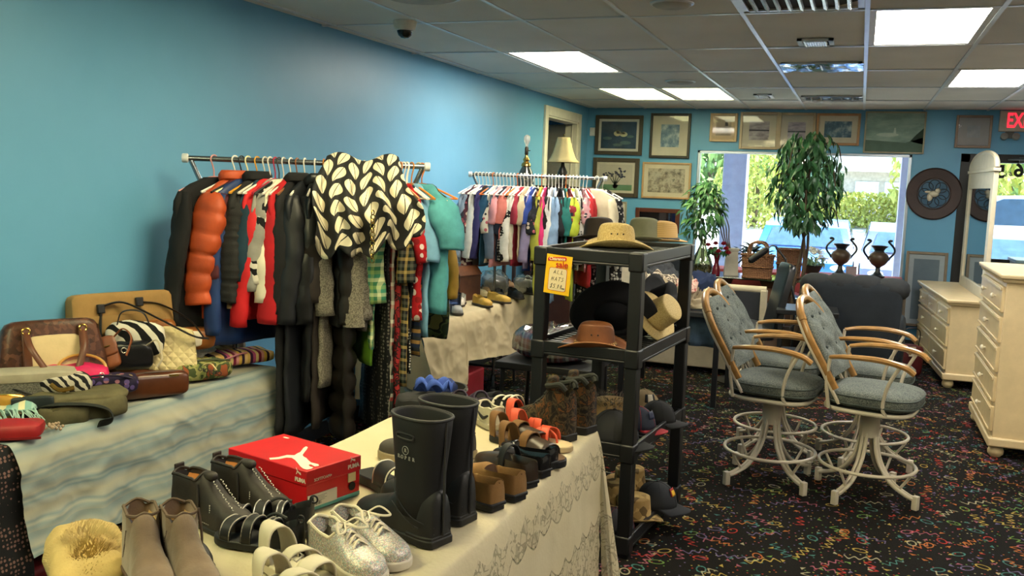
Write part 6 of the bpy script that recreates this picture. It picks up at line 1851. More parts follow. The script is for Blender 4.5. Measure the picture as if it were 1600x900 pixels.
# --- glitter sneakers
def glitter():
    t = NT('glitter_cloth'); v = t.co()
    q = t.vor(v, 420)
    o = t.sep(q.outputs['Color'])
    t.col(t.ramp(o[0], [(0, '#9a948c'), (.3, '#c3bcb0'), (.5, '#b9a79c'), (.65, '#8fb0b0'), (.8, '#d8d2c8'), (.92, '#b39ab0')], True))
    t.set(rough=.5, metal=.35)
    nm = t.n('Bump'); nm.inputs['Strength'].default_value = .9; nm.inputs['Distance'].default_value = .004
    t.l(o[1], nm.inputs['Height']); t.l(nm.outputs[0], t.b.inputs['Normal'])
    return t.m
GLT = glitter(); LACEW = mat('#c9c0aa', .85, var=.06, bump=.2); LINS = mat('#55504a', .9, var=.15)
def sneaker(nm, lab, loc, rz, L, W, um, lm, sm_, lace_m, cat='sneaker', group=None, lace=True, soh=.024, prof=None, lw=.0034):
    pr = prof or [(0, .07), (.1, .075), (.25, .062), (.38, .06), (.46, .075), (.6, .062), (.75, .045), (.9, .036), (1, .025)]
    t = shoe(nm, lab, loc, rz, L, W, pr, .43, um, lm, soh, sm_, 0, None, cat, group)
    G().tube(spline(COLLAR[0]+[COLLAR[0][0]], 3)[:-1], .0042, 7, True).build('collar', lace_m if lace else um, t)
    if lace:
        G().pad(L*.22, W*.5, .02, .5, c=(L*.45, 0, soh+.055), xf=None).build('tongue', um, t, ang=180)
        for k in range(5):
            u = .46+.055*k; z_ = soh+lerp(pr, u)+.003
            G().tube(spline([(L*(u-.02), -W*.22, z_-.012), (L*u, 0, z_+.002), (L*(u+.03), W*.22, z_-.012)], 4), lw, 6, flat=.6).build('lace', lace_m, t)
            G().tube(spline([(L*(u+.03), -W*.22, z_-.012), (L*u, 0, z_+.004), (L*(u-.02), W*.22, z_-.012)], 4), lw, 6, flat=.6).build('lace', lace_m, t)
        zt = soh+lerp(pr, .46)+.006
        for sy in (-1, 1):
            G().tube(spline([(L*.45, 0, zt), (L*.5, sy*W*.28, zt+.012), (L*.6, sy*W*.42, zt-.004), (L*.58, sy*W*.2, zt-.004), (L*.46, 0, zt)], 6), lw, 6, flat=.6).build('bow_loop', lace_m, t)
    return t
sneaker('glitter_sneaker', 'silver glitter sneaker with cream laces, nearer one of the pair at the bottom edge', V((-1.235, 1.955, Z0)), R(-26), .275, .098, GLT, LINS, mat('#bdb6a6', .6), LACEW, group='pair of glitter sneakers')
sneaker('glitter_sneaker', 'silver glitter sneaker with cream laces, the one touching the black rubber boot', V((-1.225, 2.045, Z0)), R(-24), .275, .098, GLT, LINS, mat('#bdb6a6', .6), LACEW, group='pair of glitter sneakers')
# --- tall black rubber boots
def rubber_boot(lab, heel, rz, word):
    t = thing('rubber_boot', lab, 'boot', heel, rz, 'pair of tall black rubber boots')
    L, W = .315, .11
    RUB = mat('#17181a', .5, var=.1, spec=.4); NEO = mat('#101114', .75, var=.06, bump=.08, bscale=300)
    sole(L, W, .022, mat('#0e0f10', .6), t, k=1.06)
    G().prism([p for p in outline(L, W, 1.09) if p[0] < L*.3], 0, .03).build('heel_block', mat('#0e0f10', .6), t, bevel=.004)
    shoe_upper(L, W, [(0, .12), (.1, .14), (.28, .145), (.4, .125), (.55, .085), (.75, .062), (.9, .05), (1, .03)], 0, z0=.018).build('foot', [RUB, RUB], t, ang=180)
    g = G(); rings = []
    for z_, ax_, ay, cx in ((.07, .072, .048, .085), (.12, .070, .047, .085), (.17, .073, .05, .084), (.24, .08, .056, .083), (.30, .086, .061, .082), (.333, .089, .063, .082), (.339, .086, .06, .082), (.333, .081, .055, .082), (.25, .074, .05, .083), (.15, .064, .041, .084), (.13, .02, .01, .084)):
        rings.append([(cx+ax_*math.copysign(abs(math.cos(a_))**.85, math.cos(a_)), ay*math.copysign(abs(math.sin(a_))**.85, math.sin(a_)), z_) for a_ in [2*PI*k/36 for k in range(36)]])
    g.loft(rings)
    g.build('shaft', NEO, t, ang=180)
    G().tube([(.082+.088*math.copysign(abs(math.cos(a_))**.85, math.cos(a_)), .0625*math.copysign(abs(math.sin(a_))**.85, math.sin(a_)), .336) for a_ in [2*PI*k/40 for k in range(40)]], .0042, 7, True).build('top_binding', mat('#1d1e21', .6), t)
    GRY = mat('#8a8a86', .5)
    for sy in (1, -1):
        def sh(x, z): 
            ax_, ay = .08+.06*(z-.24)*1.0, .056+.055*(z-.24)
            q = max(0., 1-(abs(x-.083)/ax_)**(2/.85))
            return sy*(ay*q**(.85/2)+.0012)
        # handle slot
        pts = [(.083+.03*math.copysign(abs(math.cos(a_))**.5, math.cos(a_)), 0, .288+.008*math.copysign(abs(math.sin(a_))**.6, math.sin(a_))) for a_ in [2*PI*k/24 for k in range(24)]]
        G().tube([(p[0], sh(p[0], p[2])+sy*.001, p[2]) for p in pts], .0035, 6, True).build('handle_rim', mat('#1c1d20', .6), t)
        G().add([(p[0], sh(p[0], p[2])+sy*.0006, p[2]) for p in pts], [tuple(range(24))]).build('handle_slot', mat('#050506', .9), t, smooth=False)
        if word:
            G().tube([(.083+.011*math.cos(2*PI*k/20), sh(.083+.011*math.cos(2*PI*k/20), .25)+sy*.0008, .25+.011*math.sin(2*PI*k/20)) for k in range(20)], .0011, 5, True).build('emblem_ring', GRY, t)
            for k, ch in enumerate('ROPER'):
                x_ = .083+(k-2)*.0135*(-1 if sy > 0 else 1)
                text(ch, .0125, GRY, t, (x_, sh(x_, .232)+sy*.0004, .230), (R(90), 0, R(180) if sy > 0 else 0), 'lettering', bold=.0006)
            text('R', .013, GRY, t, (.083, sh(.083, .25)+sy*.0006, .25), (R(90), 0, R(180) if sy > 0 else 0), 'emblem_letter', bold=.0004)
            text('ROPER', .007, mat('#2c2d2f', .5), t, (.05, sy*.05, .05), (R(90), 0, R(180) if sy > 0 else 0), 'foot_lettering')
        G().tube(spline([(.0, sy*.03, .055), (.06, sy*.053, .075), (.12, sy*.052, .12), (.15, sy*.03, .155)], 6), .0016, 5).build('seam', mat('#2a2b2e', .5), t)
        G().tube(spline([(.0, sy*.03, .038), (.07, sy*.052, .058), (.14, sy*.05, .10)], 6), .0016, 5).build('seam', mat('#2a2b2e', .5), t)
    G().tube([(-.004, 0, .03), (-.004, 0, .12), (-.004, 0, .24), (-.006, 0, .33)], .004, 6).build('back_seam', mat('#2a2b2e', .5), t)
    return t
rubber_boot('tall black rubber boot with white lettering, nearer one of the pair', V((-.955, 2.109, Z0)), R(161), True)
rubber_boot('tall black rubber boot standing behind the lettered one', V((-.955, 2.285, Z0)), R(166), True)
# --- black slide with white edge
t = thing('slide_sandal', 'black slide with white edged band between the red box and the rubber boots', 'sandal', (-1.27, 2.50, Z0), R(158+180+25))
t.location = (-1.41, 2.50, Z0); t.rotation_euler = (0, 0, R(-28))
sole(.24, .095, .03, BLKR, t)
o = band(.24, .095, .48, .82, .06, BLKR, t, 'band', zb=.024, wk=1.06)
for q in (.49, .81):
    G().tube([(.24*q, .095*lerp(FOOT, q)*1.09*math.copysign(abs(math.cos(PI*a))**.8, math.cos(PI*a)), .024+.063*math.sin(PI*a)**.7) for a in [k/16 for k in range(17)]], .003, 6).build('white_edge', mat('#cfc9ba', .5), o)
# --- grey walking shoe
t = sneaker('walking_shoe', 'charcoal walking shoe with tan sole behind the tall rubber boots', V((-1.20, 2.70, Z0)), R(172), .28, .10, mat('#3b3833', .7, var=.12), INS, mat('#8f8163', .6), mat('#3b3833', .7), lace=False, soh=.028)
band(.28, .10, .5, .62, .07, mat('#33302c', .7), t, 'strap', zb=.025)
for k in range(7):
    G().box((.03+.034*k, -.054, .004), (.045+.034*k, -.047, .02)).build('sole_groove', mat('#5a513e', .7), t)
t = sneaker('walking_shoe', 'charcoal walking shoe mostly hidden behind the other one', V((-1.18, 2.83, Z0)), R(168), .28, .10, mat('#3b3833', .7, var=.12), INS, mat('#8f8163', .6), mat('#3b3833', .7), lace=False, soh=.028)
# --- tan suede loafers (backs toward us)
TS = mat('#7a5a32', .9, var=.12, bump=.2)
for i, (q, lab) in enumerate(((V((-.915, 2.41, Z0)), 'tan suede loafer seen from the heel, nearer one beside the rubber boots'), (V((-.885, 2.515, Z0)), 'tan suede loafer seen from the heel, farther one of the pair'))):
    t = shoe('loafer', lab, q, R(158), .26, .088, [(0, .072), (.15, .068), (.4, .06), (.6, .062), (.8, .045), (1, .03)], .5, TS, mat('#4a3420', .8), .012, BLKR, .014, BLKR, 'shoe', 'pair of tan suede loafers')
    G().tube(spline([(.03, -.04, .045), (.012, -.02, .07), (.0, 0, .085)], 5), .0016, 5).build('back_seam', mat('#5a4022', .9), t)
# --- dark leather shoe and small heels
BRL = mat('#2a2018', .32, var=.15, spec=.55)
t = shoe('leather_shoe', 'dark brown leather shoe with pale edge behind the tan suede loafers', V((-.895, 2.64, Z0)), R(150), .27, .092, [(0, .07), (.2, .065), (.45, .06), (.7, .05), (1, .03)], .52, BRL, INS, .012, BLKR, .012)
band(.27, .092, .36, .46, .085, BLKR, t, 'instep_strap', zb=.03)
for i, (q, lab) in enumerate(((V((-.885, 2.76, Z0)), 'small shiny black pump, nearer one at the front edge of the lace cloth'), (V((-.89, 2.85, Z0)), 'small shiny black pump, farther one under the brown mule'))):
    shoe('black_pump', lab, q+V((-.0, 0, 0)), R(158), .235, .076, [(0, .055), (.2, .048), (.5, .038), (.75, .04), (1, .022)], .68, mat('#111114', .2, spec=.6), INS, .008, BLKR, .02, BLKR, 'shoe', 'pair of black pumps')
# --- brown mules with tan straps
BM = mat('#33261c', .38, var=.12, spec=.5); TB = mat('#6b4a24', .75, var=.12, bump=.2)
def mule(lab, toe, rz):
    L, W = .265, .095
    loc = V(toe)-V((math.cos(rz)*L, math.sin(rz)*L, 0))
    t = thing('mule_sandal', lab, 'sandal', (loc.x, loc.y, Z0), rz, 'pair of brown mule sandals')
    sole(L, W, .026, BLKR, t)
    G().prism(outline(L, W, .96), .025, .03).build('footbed', mat('#57402c', .6), t, bevel=.002)
    band(L, W, .40, .80, .062, BM, t, 'vamp', rise=-.016, zb=.02, wk=1.06)
    band(L, W, .36, .50, .072, TB, t, 'tan_strap', zb=.02, wk=1.08)
    band(L, W, .0, .14, .085, TB, t, 'heel_strap', zb=.02, wk=1.04, bow=-.015)
    return t
mule('dark brown open toed mule with tan strap pointing toward the carpet', (-.87, 2.885, Z0), R(-22))
mule('dark brown mule with tan strap behind the first one, tan back strap raised', (-.95, 3.01, Z0), R(-20))
# --- coral sandals
OR = mat('#c2492c', .55, var=.08); CRS = mat('#b7a27c', .7, var=.06)
for i, (toe, rz, lab) in enumerate((((-.90, 3.075, Z0), R(-12), 'coral orange strapped sandal, nearer one in front of the camouflage boots'), ((-.97, 3.20, Z0), R(-16), 'coral orange strapped sandal, farther one with back strap raised'))):
    L, W = .255, .09
    loc = V(toe)-V((math.cos(rz)*L, math.sin(rz)*L, 0))
    t = thing('coral_sandal', lab, 'sandal', (loc.x, loc.y, Z0), rz, 'pair of coral sandals')
    sole(L, W, .022, CRS, t)
    band(L, W, .52, .66, .055, OR, t, 'cross_strap', zb=.018, sk=.07, wk=1.06); band(L, W, .52, .66, .055, OR, t, 'cross_strap', zb=.019, sk=-.07, wk=1.06)
    band(L, W, .1, .24, .10, OR, t, 'ankle_strap', zb=.018, wk=1.04, bow=-.02)
    G().tube(spline([(L*.78, 0, .022), (L*.74, 0, .05), (L*.6, 0, .07)], 4), .004, 6).build('toe_post', OR, t)
# --- camouflage hiking boots
CAMO = pat('camo', ['#17130f', '#2e261a', '#453a26', '#241c14', '#5a3a1c', '#332c1f'], 26, .8, bump=.25)
def hiker(lab, toe, rz):
    L, W = .285, .105
    loc = V(toe)-V((math.cos(rz)*L, math.sin(rz)*L, 0))
    t = shoe('hiking_boot', lab, (loc.x, loc.y, Z0), rz, L, W, [(0, .17), (.12, .185), (.26, .18), (.36, .165), (.46, .12), (.6, .09), (.8, .068), (1, .04)], .34, CAMO, mat('#1b1c18', .9), .03, mat('#151310', .7), 0, None, 'boot', 'pair of camouflage hiking boots')
    for sy in (-1, 1):
        G().tube(spline([(.01, sy*.03, .195), (.03, sy*.04, .215), (.07, sy*.038, .205), (.1, sy*.03, .2)], 5), .011, 8).build('padded_collar', mat('#22241f', .85), t)
    for k in range(6):
        u = .36+.045*k; z_ = .03+lerp([(.36, .165), (.46, .12), (.6, .09)], u)
        G().tube([(L*u, -.026, z_-.01), (L*(u+.01), 0, z_+.004), (L*u, .026, z_-.01)], .0035, 6).build('lace', mat('#1a1a16', .8), t)
    G().tube(arc((-.002, 0, .215), .014, -.5, PI+.5, 10), .004, 6).build('pull_loop', mat('#22241f', .85), t)
    G().pad(.03, .05, .07, .5, c=(L*.33, 0, .165)).build('tongue', CAMO, t, ang=180)
    return t
hiker('brown camouflage hiking boot at the far right corner, nearer one of the pair', (-1.20, 3.30, Z0), R(158))
hiker('brown camouflage hiking boot behind its twin at the table corner', (-1.12, 3.20, Z0), R(158)) if False else hiker('brown camouflage hiking boot, farther one by the black shelf', (-1.17, 3.43, Z0), R(162))
# --- sneakers along the far left edge
t = sneaker('white_sneaker', 'white and black sneaker heel with a dark swoosh beside the rubber boots', V((-1.235, 3.22, Z0)), R(140), .26, .09, mat('#b9b19a', .6), INS, mat('#a89f88', .6), BLKR, lace=False)
pts = spline([(.02, 0, .055), (.05, 0, .04), (.08, 0, .045), (.14, 0, .07)], 5)
G().tube([(p.x, .09*lerp(FOOT, p.x/.26)+.001, p.z) for p in pts], [.001+.006*math.sin(PI*min(1, i/len(pts)+.15)) for i in range(len(pts))], 6).build('swoosh', BLKR, t)
G().tube([(p.x, -.09*lerp(FOOT, p.x/.26)-.001, p.z) for p in pts], [.001+.006*math.sin(PI*min(1, i/len(pts)+.15)) for i in range(len(pts))], 6).build('swoosh', BLKR, t)
for i, (q, rz, lab) in enumerate(((V((-1.18, 3.30, Z0)), R(150), 'black sandal with white strap lattice, farther back on the lace table'), (V((-1.22, 3.39, Z0)), R(152), 'black sporty shoe behind the white strapped sandal'))):
    t = thing('sport_sandal', lab, 'sandal', q, rz)
    sole(.25, .09, .03, BLKR, t)
    shoe_upper(.25, .09, [(0, .085), (.3, .08), (.55, .065), (1, .03)], .5, z0=.028).build('upper', [BLKR, INS], t)
    if i == 0:
        for a_ in ((.05, .25), (.2, .36), (.42, .5)):
            band(.25, .09, a_[0], a_[0]+.05, .095-.05*a_[0], mat('#c9c2b0', .5), t, 'white_strap', zb=.03, wk=1.07, sk=.05)
PU = mat('#2b2036', .7, var=.15)
sneaker('purple_sneaker', 'dark purple sneaker, right one of the pair at the far end', V((-1.34, 3.33, Z0)), R(120), .25, .088, PU, INS, mat('#8d8796', .6), PU, lace=False, group='pair of purple sneakers')
sneaker('purple_sneaker', 'dark purple sneaker, left one of the pair beside the blue shoe', V((-1.43, 3.30, Z0)), R(115), .25, .088, PU, INS, mat('#8d8796', .6), PU, lace=False, group='pair of purple sneakers')
sneaker('blue_sneaker', 'blue running shoe heel between the black bag and the purple sneakers', V((-1.50, 3.20, Z0)), R(105), .26, .09, mat('#2f3f74', .7, var=.12), mat('#4a5c9a', .8), mat('#aaa48f', .6), mat('#3a4c8a', .8), lace=False)
t = lump('black_tote', 'black soft bag lying at the far left end of the lace table', 668, 640, -1.60, Z0, .27, .16, .09, mat('#191a1c', .8, var=.12), R(10), sd=31, amp=.015)
t.location = (-1.56, 3.28, Z0); t['group'] = 'things at the far end of the lace table'
g = G(); g.grid(lambda u, v: (-.07+.14*u, -.03+.07*v+.01*math.sin(u*9), .03*abs(math.sin(u*7+v*3))+.02*math.sin(v*8)+.02), 16, 12)
o = tag(g.build('blue_bandana', mat('#3550a0', .85, var=.15), None, solid=.003, ang=180), 'crumpled royal blue cloth on the black bag at the far end of the lace table', 'cloth'); o.location = (-1.55, 3.30, Z0+.085)
# ================================================================ black plastic shelf of hats
SB = mat('#0d0f12', .45, var=.12, scale=6, spec=.45)
SFR = V((-.875, 3.985, 0)); SRZ = R(-5); SW, SD = .52, .88
shx = V((math.cos(SRZ), math.sin(SRZ), 0)); shy = V((-math.sin(SRZ), math.cos(SRZ), 0))
SC = SFR-shx*SW/2+shy*SD/2
shelf = thing('plastic_shelf', 'four tier black plastic shelf unit displaying hats beside the lace table', 'shelf', (SC.x, SC.y, 0), SRZ)
LV = (.10, .53, .965, 1.40)
for z in LV:
    g = G()
    g.box((-SW/2, -SD/2, z-.065), (SW/2, SD/2, z-.052))
    g.box((-SW/2, -SD/2, z-.052), (-SW/2+.018, SD/2, z)).box((SW/2-.018, -SD/2, z-.052), (SW/2, SD/2, z)).box((-SW/2+.018, -SD/2, z-.052), (SW/2-.018, -SD/2+.018, z)).box((-SW/2+.018, SD/2-.018, z-.052), (SW/2-.018, SD/2, z))
    tier = g.build('shelf_tier', SB, shelf, bevel=.004)
    src = None
    for k in range(15):
        o = G().box((-SW/2+.02, -.012, z-.052), (SW/2-.02, .012, z-.022)).build('slat', SB, tier, smooth=False) if src is None else copyto(src, tier, (0, 0, 0))
        src = src or o; o.location = (0, -SD/2+.05+(SD-.1)*k/14, 0)
    for sx in (-1, 1):
        for sy in (-1, 1):
            G().box((sx*(SW/2-.03)-.035, sy*(SD/2-.03)-.035, z-.085), (sx*(SW/2-.03)+.035, sy*(SD/2-.03)+.035, z+.002)).build('corner_socket', SB, tier, bevel=.008)
src = None
for sx in (-1, 1):
    for sy in (-1, 1):
        for z0, z1 in ((0, .04), (.08, .46), (.51, .895), (.945, 1.33)):
            g = G(); q = .030
            g.loft([[(a_*k_, b_*k_, z) for a_, b_ in ((-q, -q), (q, -q), (q, q), (-q, q))] for z, k_ in ((z0, .95), (z0+(z1-z0)*.5, 1.0), (z1, .95))])
            o = g.build('post', SB, shelf, bevel=.005); o.location = (sx*(SW/2-.03), sy*(SD/2-.03), 0)
def onshelf(px, py, z, dy=None):
    return at(px, py, z=z-.02)
def hat(lab, loc, rz, ba, bb, cw, cd, ch, m, curl=.05, dent=.03, front=.0, band_m=None, rx=0., ry=0., holes=0, brim_m=None, pinch=.12, group='hats on the black shelf', edge=None):
    t = thing('hat', lab, 'hat', loc, rz, group, rx, ry)
    n = 40
    def brim(r_, a_):
        k = max(0, (r_-.5)/.5)
        return curl*k**1.6*abs(math.sin(a_))**2.2-front*k**1.5*abs(math.cos(a_))**3
    rings = []
    for z_, rr_ in ((0, 1), (.004, .52), (.008, .50)):
        pass
    for dz in (0, .005):
        for r_ in ((.5, .62, .75, .88, 1.0) if dz == 0 else (1.0, .88, .75, .62, .5)):
            ring = []
            for j in range(n):
                a_ = 2*PI*j/n
                ex, ey = (cw/2)*(1-2*(r_-.5))+ba*2*(r_-.5), (cd/2)*(1-2*(r_-.5))+bb*2*(r_-.5)
                ring.append((ex*math.cos(a_), ey*math.sin(a_), brim(r_, a_)+dz))
            rings.append(ring)
    G().loft(rings, cap=False, loop=True).build('brim', brim_m or m, t, ang=180)
    rings = []
    for i in range(13):
        u = i/12
        if u < .62:
            k = 1-.10*u/.62; z_ = ch*u/.62
        else:
            q = (u-.62)/.38; k = .90*math.sqrt(max(.0004, 1-q*q)) if q < .999 else .02; z_ = ch+.10*ch*math.sin(q*PI/2)*.6
        ring = []
        for j in range(n):
            a_ = 2*PI*j/n
            x, y = cw/2*k*math.cos(a_), cd/2*k*math.sin(a_)
            pin = 1-pinch*(math.cos(a_)**4)*(x > 0)*min(1, z_/ch)*0
            y *= 1-pinch*max(0, x/(cw/2))*min(1, z_/ch)
            zz = z_+.003
            top = max(0, (z_-.55*ch)/(.5*ch))
            zz -= dent*min(1, top)*math.exp(-(y/(cd*.2))**2)*(1 if abs(x) < cw*.46 else .6)
            ring.append((x, y, zz))
        rings.append(ring)
    G().loft(rings).build('crown', m, t, ang=180)
    if band_m:
        G().tube([(cw/2*1.005*math.cos(2*PI*j/n), cd/2*1.005*math.sin(2*PI*j/n), .016) for j in range(n)], .010, 6, True, flat=1.0).build('hat_band', band_m, t)
    if edge:
        G().tube([(ba*math.cos(2*PI*j/n), bb*math.sin(2*PI*j/n), brim(1., 2*PI*j/n)+.0025) for j in range(n)], .0035, 6, True).build('brim_edge', edge, t)
    for k in range(holes):
        x_ = (k-(holes-1)/2)*.03
        for sy in (-1, 1):
            q = math.sqrt(max(0, 1-(x_/(cw/2*.95))**2))*cd/2*.95
            G().lathe([(.001, 0), (.0042, 0), (.0042, .003), (.001, .003)], 10, T(x_, sy*(q+.001), ch*.62, R(90))).build('eyelet', mat('#1f1812', .6), t, smooth=False)
    return t
STRAW = pat('speckle', ['#b29a62', '#c8b27a'], 160, .7)
hat('tan straw cowboy hat with three eyelets, foremost on the top shelf', onshelf(962, 386, 1.40), R(18), .21, .155, .2, .175, .115, STRAW, .045, .035, .02, holes=3)
hat('dark brown hat with pale stitching behind the tan cowboy hat', onshelf(935, 374, 1.40), R(10), .15, .12, .18, .16, .12, mat('#2c211a', .7, var=.15), .03, .03)
hat('grey green felt hat behind the right side of the tan cowboy hat', onshelf(1006, 376, 1.40), R(14), .16, .13, .19, .17, .125, mat('#6f705a', .85, var=.08), .03, .03)
hat('ribbed straw fedora with black band at the back right of the top shelf', onshelf(1036, 377, 1.40), R(16), .14, .12, .17, .15, .11, pat('stripe', ['#b08f5c', '#c4a470'], 90, .7, axis=2), .015, .03, 0, mat('#15130f', .6))
# second tier
BLH = mat('#121317', .9, var=.1)
hat('brown leather western hat with braided band on the second tier', onshelf(930, 541, .965), R(12), .185, .15, .185, .165, .105, mat('#744626', .55, var=.15, bump=.1), .04, .03, .02, pat('zebra', ['#4a2c16', '#b08a50'], 30), holes=2, edge=mat('#8a5a34', .6))
hat('large black felt cowboy hat tipped up behind the brown leather hat', onshelf(950, 535, .965)+V((-.02, .17, .10)), R(14), .22, .18, .2, .18, .12, BLH, .05, .03, rx=R(-62))
hat('cream straw hat standing on its brim behind the right post, second tier', onshelf(1014, 530, .965)+V((.0, .10, .10)), R(75), .17, .14, .18, .16, .11, STRAW, .0, .0, rx=R(58))
hat('black hat wrapped round the cream straw hat on the second tier', onshelf(1016, 520, .965)+V((-.01, .22, .13)), R(75), .18, .15, .18, .16, .11, BLH, .05, .03, rx=R(58))
hat('pale hat with upturned brim at the back of the second tier', onshelf(985, 518, .965)+V((-.02, .12, .0)), R(10), .15, .13, .18, .16, .09, mat('#b3a684', .8), .03, .02)
def cap(lab, loc, rz, m, vm=None, emblem=None, s=1., ry=0., rx=0.):
    t = thing('cap', lab, 'cap', loc, rz, 'hats on the black shelf', rx, ry)
    t.scale = (s,)*3
    rings = []
    n = 28
    for i in range(9):
        u = i/8*PI/2*.985
        rings.append([(.092*math.cos(u)*math.cos(2*PI*j/n), .08*math.cos(u)*math.sin(2*PI*j/n), .105*math.sin(u)**.9) for j in range(n)])
    G().loft(rings).build('crown', m, t, ang=180)
    G().ball((0, 0, .106), (.007, .007, .005)).build('button', m, t)
    g = G()
    g.grid(lambda u, v: (.085*math.cos((u-.5)*2.2)+.075*v*math.cos((u-.5)*1.5)-.004, .08*math.sin((u-.5)*2.2)*(1+.06*v), .006-.016*abs((u-.5)*2)**2*v-.006*v), 14, 6)
    g.build('visor', vm or m, t, solid=.004, ang=180)
    for k in range(3):
        a_ = k*PI/3
        G().tube([(.0925*math.cos(u)*math.cos(a_), .0805*math.cos(u)*math.sin(a_), .1055*abs(math.sin(u))**.9) for u in [PI*q/16 for q in range(17)]], .0012, 4).build('seam', vm or m, t)
    if emblem:
        for (c_, w_, h_, off) in emblem:
            g = G()
            g.grid(lambda u, v: ((.0945+off)*math.cos(.55+.25*v)*math.cos((u-.5)*w_), .0825*math.cos(.55+.25*v)*math.sin((u-.5)*w_), (.107+off)*math.sin(.5+h_*v)**.9), 8, 4)
            g.build('emblem', mat(c_, .6), t, solid=.002)
    return t
# third tier
t = hat('tan hat with grey fur trim on the third tier', onshelf(955, 655, .53), R(10), .13, .115, .19, .17, .10, mat('#a3855a', .85, var=.08), .0, .0)
g = G(); rd = random.Random(9)
for k in range(700):
    a_ = rd.uniform(0, 2*PI); z_ = rd.uniform(.075, .125)
    p = V((.085*math.cos(a_), .076*math.sin(a_), z_)); d_ = V((math.cos(a_), math.sin(a_), rd.uniform(-.3, 1.2))).normalized()*rd.uniform(.02, .04)
    s_ = V((-math.sin(a_), math.cos(a_), 0))*.002
    g.add([p-s_, p+s_, p+d_], [(0, 1, 2)])
stuff(g.build('fur', mat('#6f675c', .95, var=.25), t, smooth=False))
cap('large black cap at the near end of the third tier', onshelf(955, 690, .53)+V((.0, .04, 0)), R(-20), mat('#131417', .8, var=.1), s=1.35)
cap('navy cap with red edged visor on the third tier', onshelf(992, 672, .53)+V((0, .06, 0)), R(-10), mat('#1a2030', .8), mat('#8f1a22', .7), [('#1c2440', .9, .5, 0)], 1.0)
cap('tan cap with round dark emblem on the third tier', onshelf(1018, 655, .53)+V((-.08, .18, 0)), R(-55), mat('#8d7a5a', .85, var=.1), None, [('#1c1c1e', .8, .55, 0), ('#c9c2ae', .4, .5, .002)], 1.05)
cap('black cap at the aisle side of the third tier', onshelf(1034, 662, .53)+V((-.03, .05, 0)), R(-5), mat('#17181a', .85), None, None, 1.0)
# lowest tier
LEAFY = pat('cells', ['#8d7448', '#b39a66', '#5c4a2c', '#a58a58'], 26, .9, bump=.3)
for k, (px, py, lab) in enumerate(((962, 800, 'brown leaf camouflage sun hat at the near end of the lowest tier'), (985, 812, 'tan leafy camouflage hat on the lowest tier beside the post'), (980, 765, 'leafy camouflage hat farther back on the lowest tier'))):
    hat(lab, onshelf(px, py, .10)+V((0, .05, .0 if k else .03)), R(30*k), .15, .14, .18, .17, .10, LEAFY, .03, .0, .02)
cap('charcoal cap with yellow and red emblem at the far end of the lowest tier', onshelf(1024, 796, .10)+V((.0, .02, .02)), R(-12), mat('#1f2227', .8, var=.1), None, [('#8f1d1d', .62, .42, 0), ('#cfa42a', .42, .36, .0015)], 1.15)
t = cap('dark red and navy cap low at the near corner of the lowest tier', onshelf(958, 830, .10)+V((0, .03, 0)), R(200), mat('#20202c', .8), mat('#6b1420', .8), None, 1.0)
# ---------------------------------------------------------------- sale card
q = at(873, 429, y=3.985)
t = thing('sale_card', 'yellow clearance sale card with handwritten hat price on the shelf post', 'sign', (q.x, 3.975, q.z), R(-8), None, 0, R(4))
cw_, ch_ = .128, .178
YEL = mat('#d9ad14', .5, var=.03); RED = mat('#b3161c', .5, var=.03); CRD = mat('#cfc09a', .6, var=.03); INK = mat('#2a2a2c', .6)
G().box((-cw_/2, -.002, -ch_/2), (cw_/2, 0, ch_/2)).build('card', YEL, t, smooth=False)
G().prism([(.046*math.copysign(abs(math.cos(a_))**.2, math.cos(a_)), -.022+.053*math.copysign(abs(math.sin(a_))**.2, math.sin(a_))) for a_ in [2*PI*k/32 for k in range(32)]], 0, .0006, T(0, -.0022, 0, R(90))).build('red_border', RED, t, smooth=False)
G().prism([(.044*math.copysign(abs(math.cos(a_))**.2, math.cos(a_)), -.022+.051*math.copysign(abs(math.sin(a_))**.2, math.sin(a_))) for a_ in [2*PI*k/32 for k in range(32)]], .0004, .0012, T(0, -.0022, 0, R(90))).build('writing_panel', CRD, t, smooth=False)
G().prism([(-.056, .058), (.034, .067), (.037, .079), (.03, .084), (-.052, .075), (-.058, .068)], 0, .0008, T(0, -.0022, 0, R(90))).build('red_flash', RED, t, smooth=False)
text('Clearance', .0195, mat('#e8d9b0', .5), t, (-.01, -.0034, .0715), (R(90), R(-5), 0), 'lettering', bold=.0004)
text('sale', .041, RED, t, (.016, -.0042, .0475), (R(90), R(-3), 0), 'lettering', bold=.0003)
ST = {'A': [[(0, 0), (.4, 1), (.8, 0)], [(.15, .35), (.7, .4)]], 'L': [[(.1, 1), (0, 0), (.7, .05)]], 'H': [[(.1, 1), (0, 0)], [(.7, 1), (.6, 0)], [(.05, .5), (.65, .5)]], 'T': [[(0, 1), (.9, 1)], [(.45, 1), (.4, 0)]], 'S': [[(.7, .9), (.3, 1), (.1, .75), (.5, .5), (.6, .2), (.3, 0), (0, .1)]],
      '$': [[(.7, .9), (.3, 1), (.1, .75), (.5, .5), (.6, .2), (.3, 0), (0, .1)], [(.4, 1.15), (.3, -.15)]], '5': [[(.7, 1), (.15, 1), (.1, .6), (.5, .6), (.6, .25), (.3, 0), (0, .1)]], '.': [[(.1, 0), (.2, .02)]], '0': [[(.3, 1), (.05, .5), (.25, 0), (.5, .5), (.3, 1)]]}
def scrawl(word, x, z, s_, adv):
    for ch in word:
        if ch != ' ':
            g = G()
            for stk in ST[ch]:
                g.tube([(x+px_*s_*.8+pz_*s_*.2, -.0042, z+pz_*s_) for px_, pz_ in stk], .00085, 5)
            g.build('handwriting', INK, t)
        x += adv*(.45 if ch == '.' else 1)
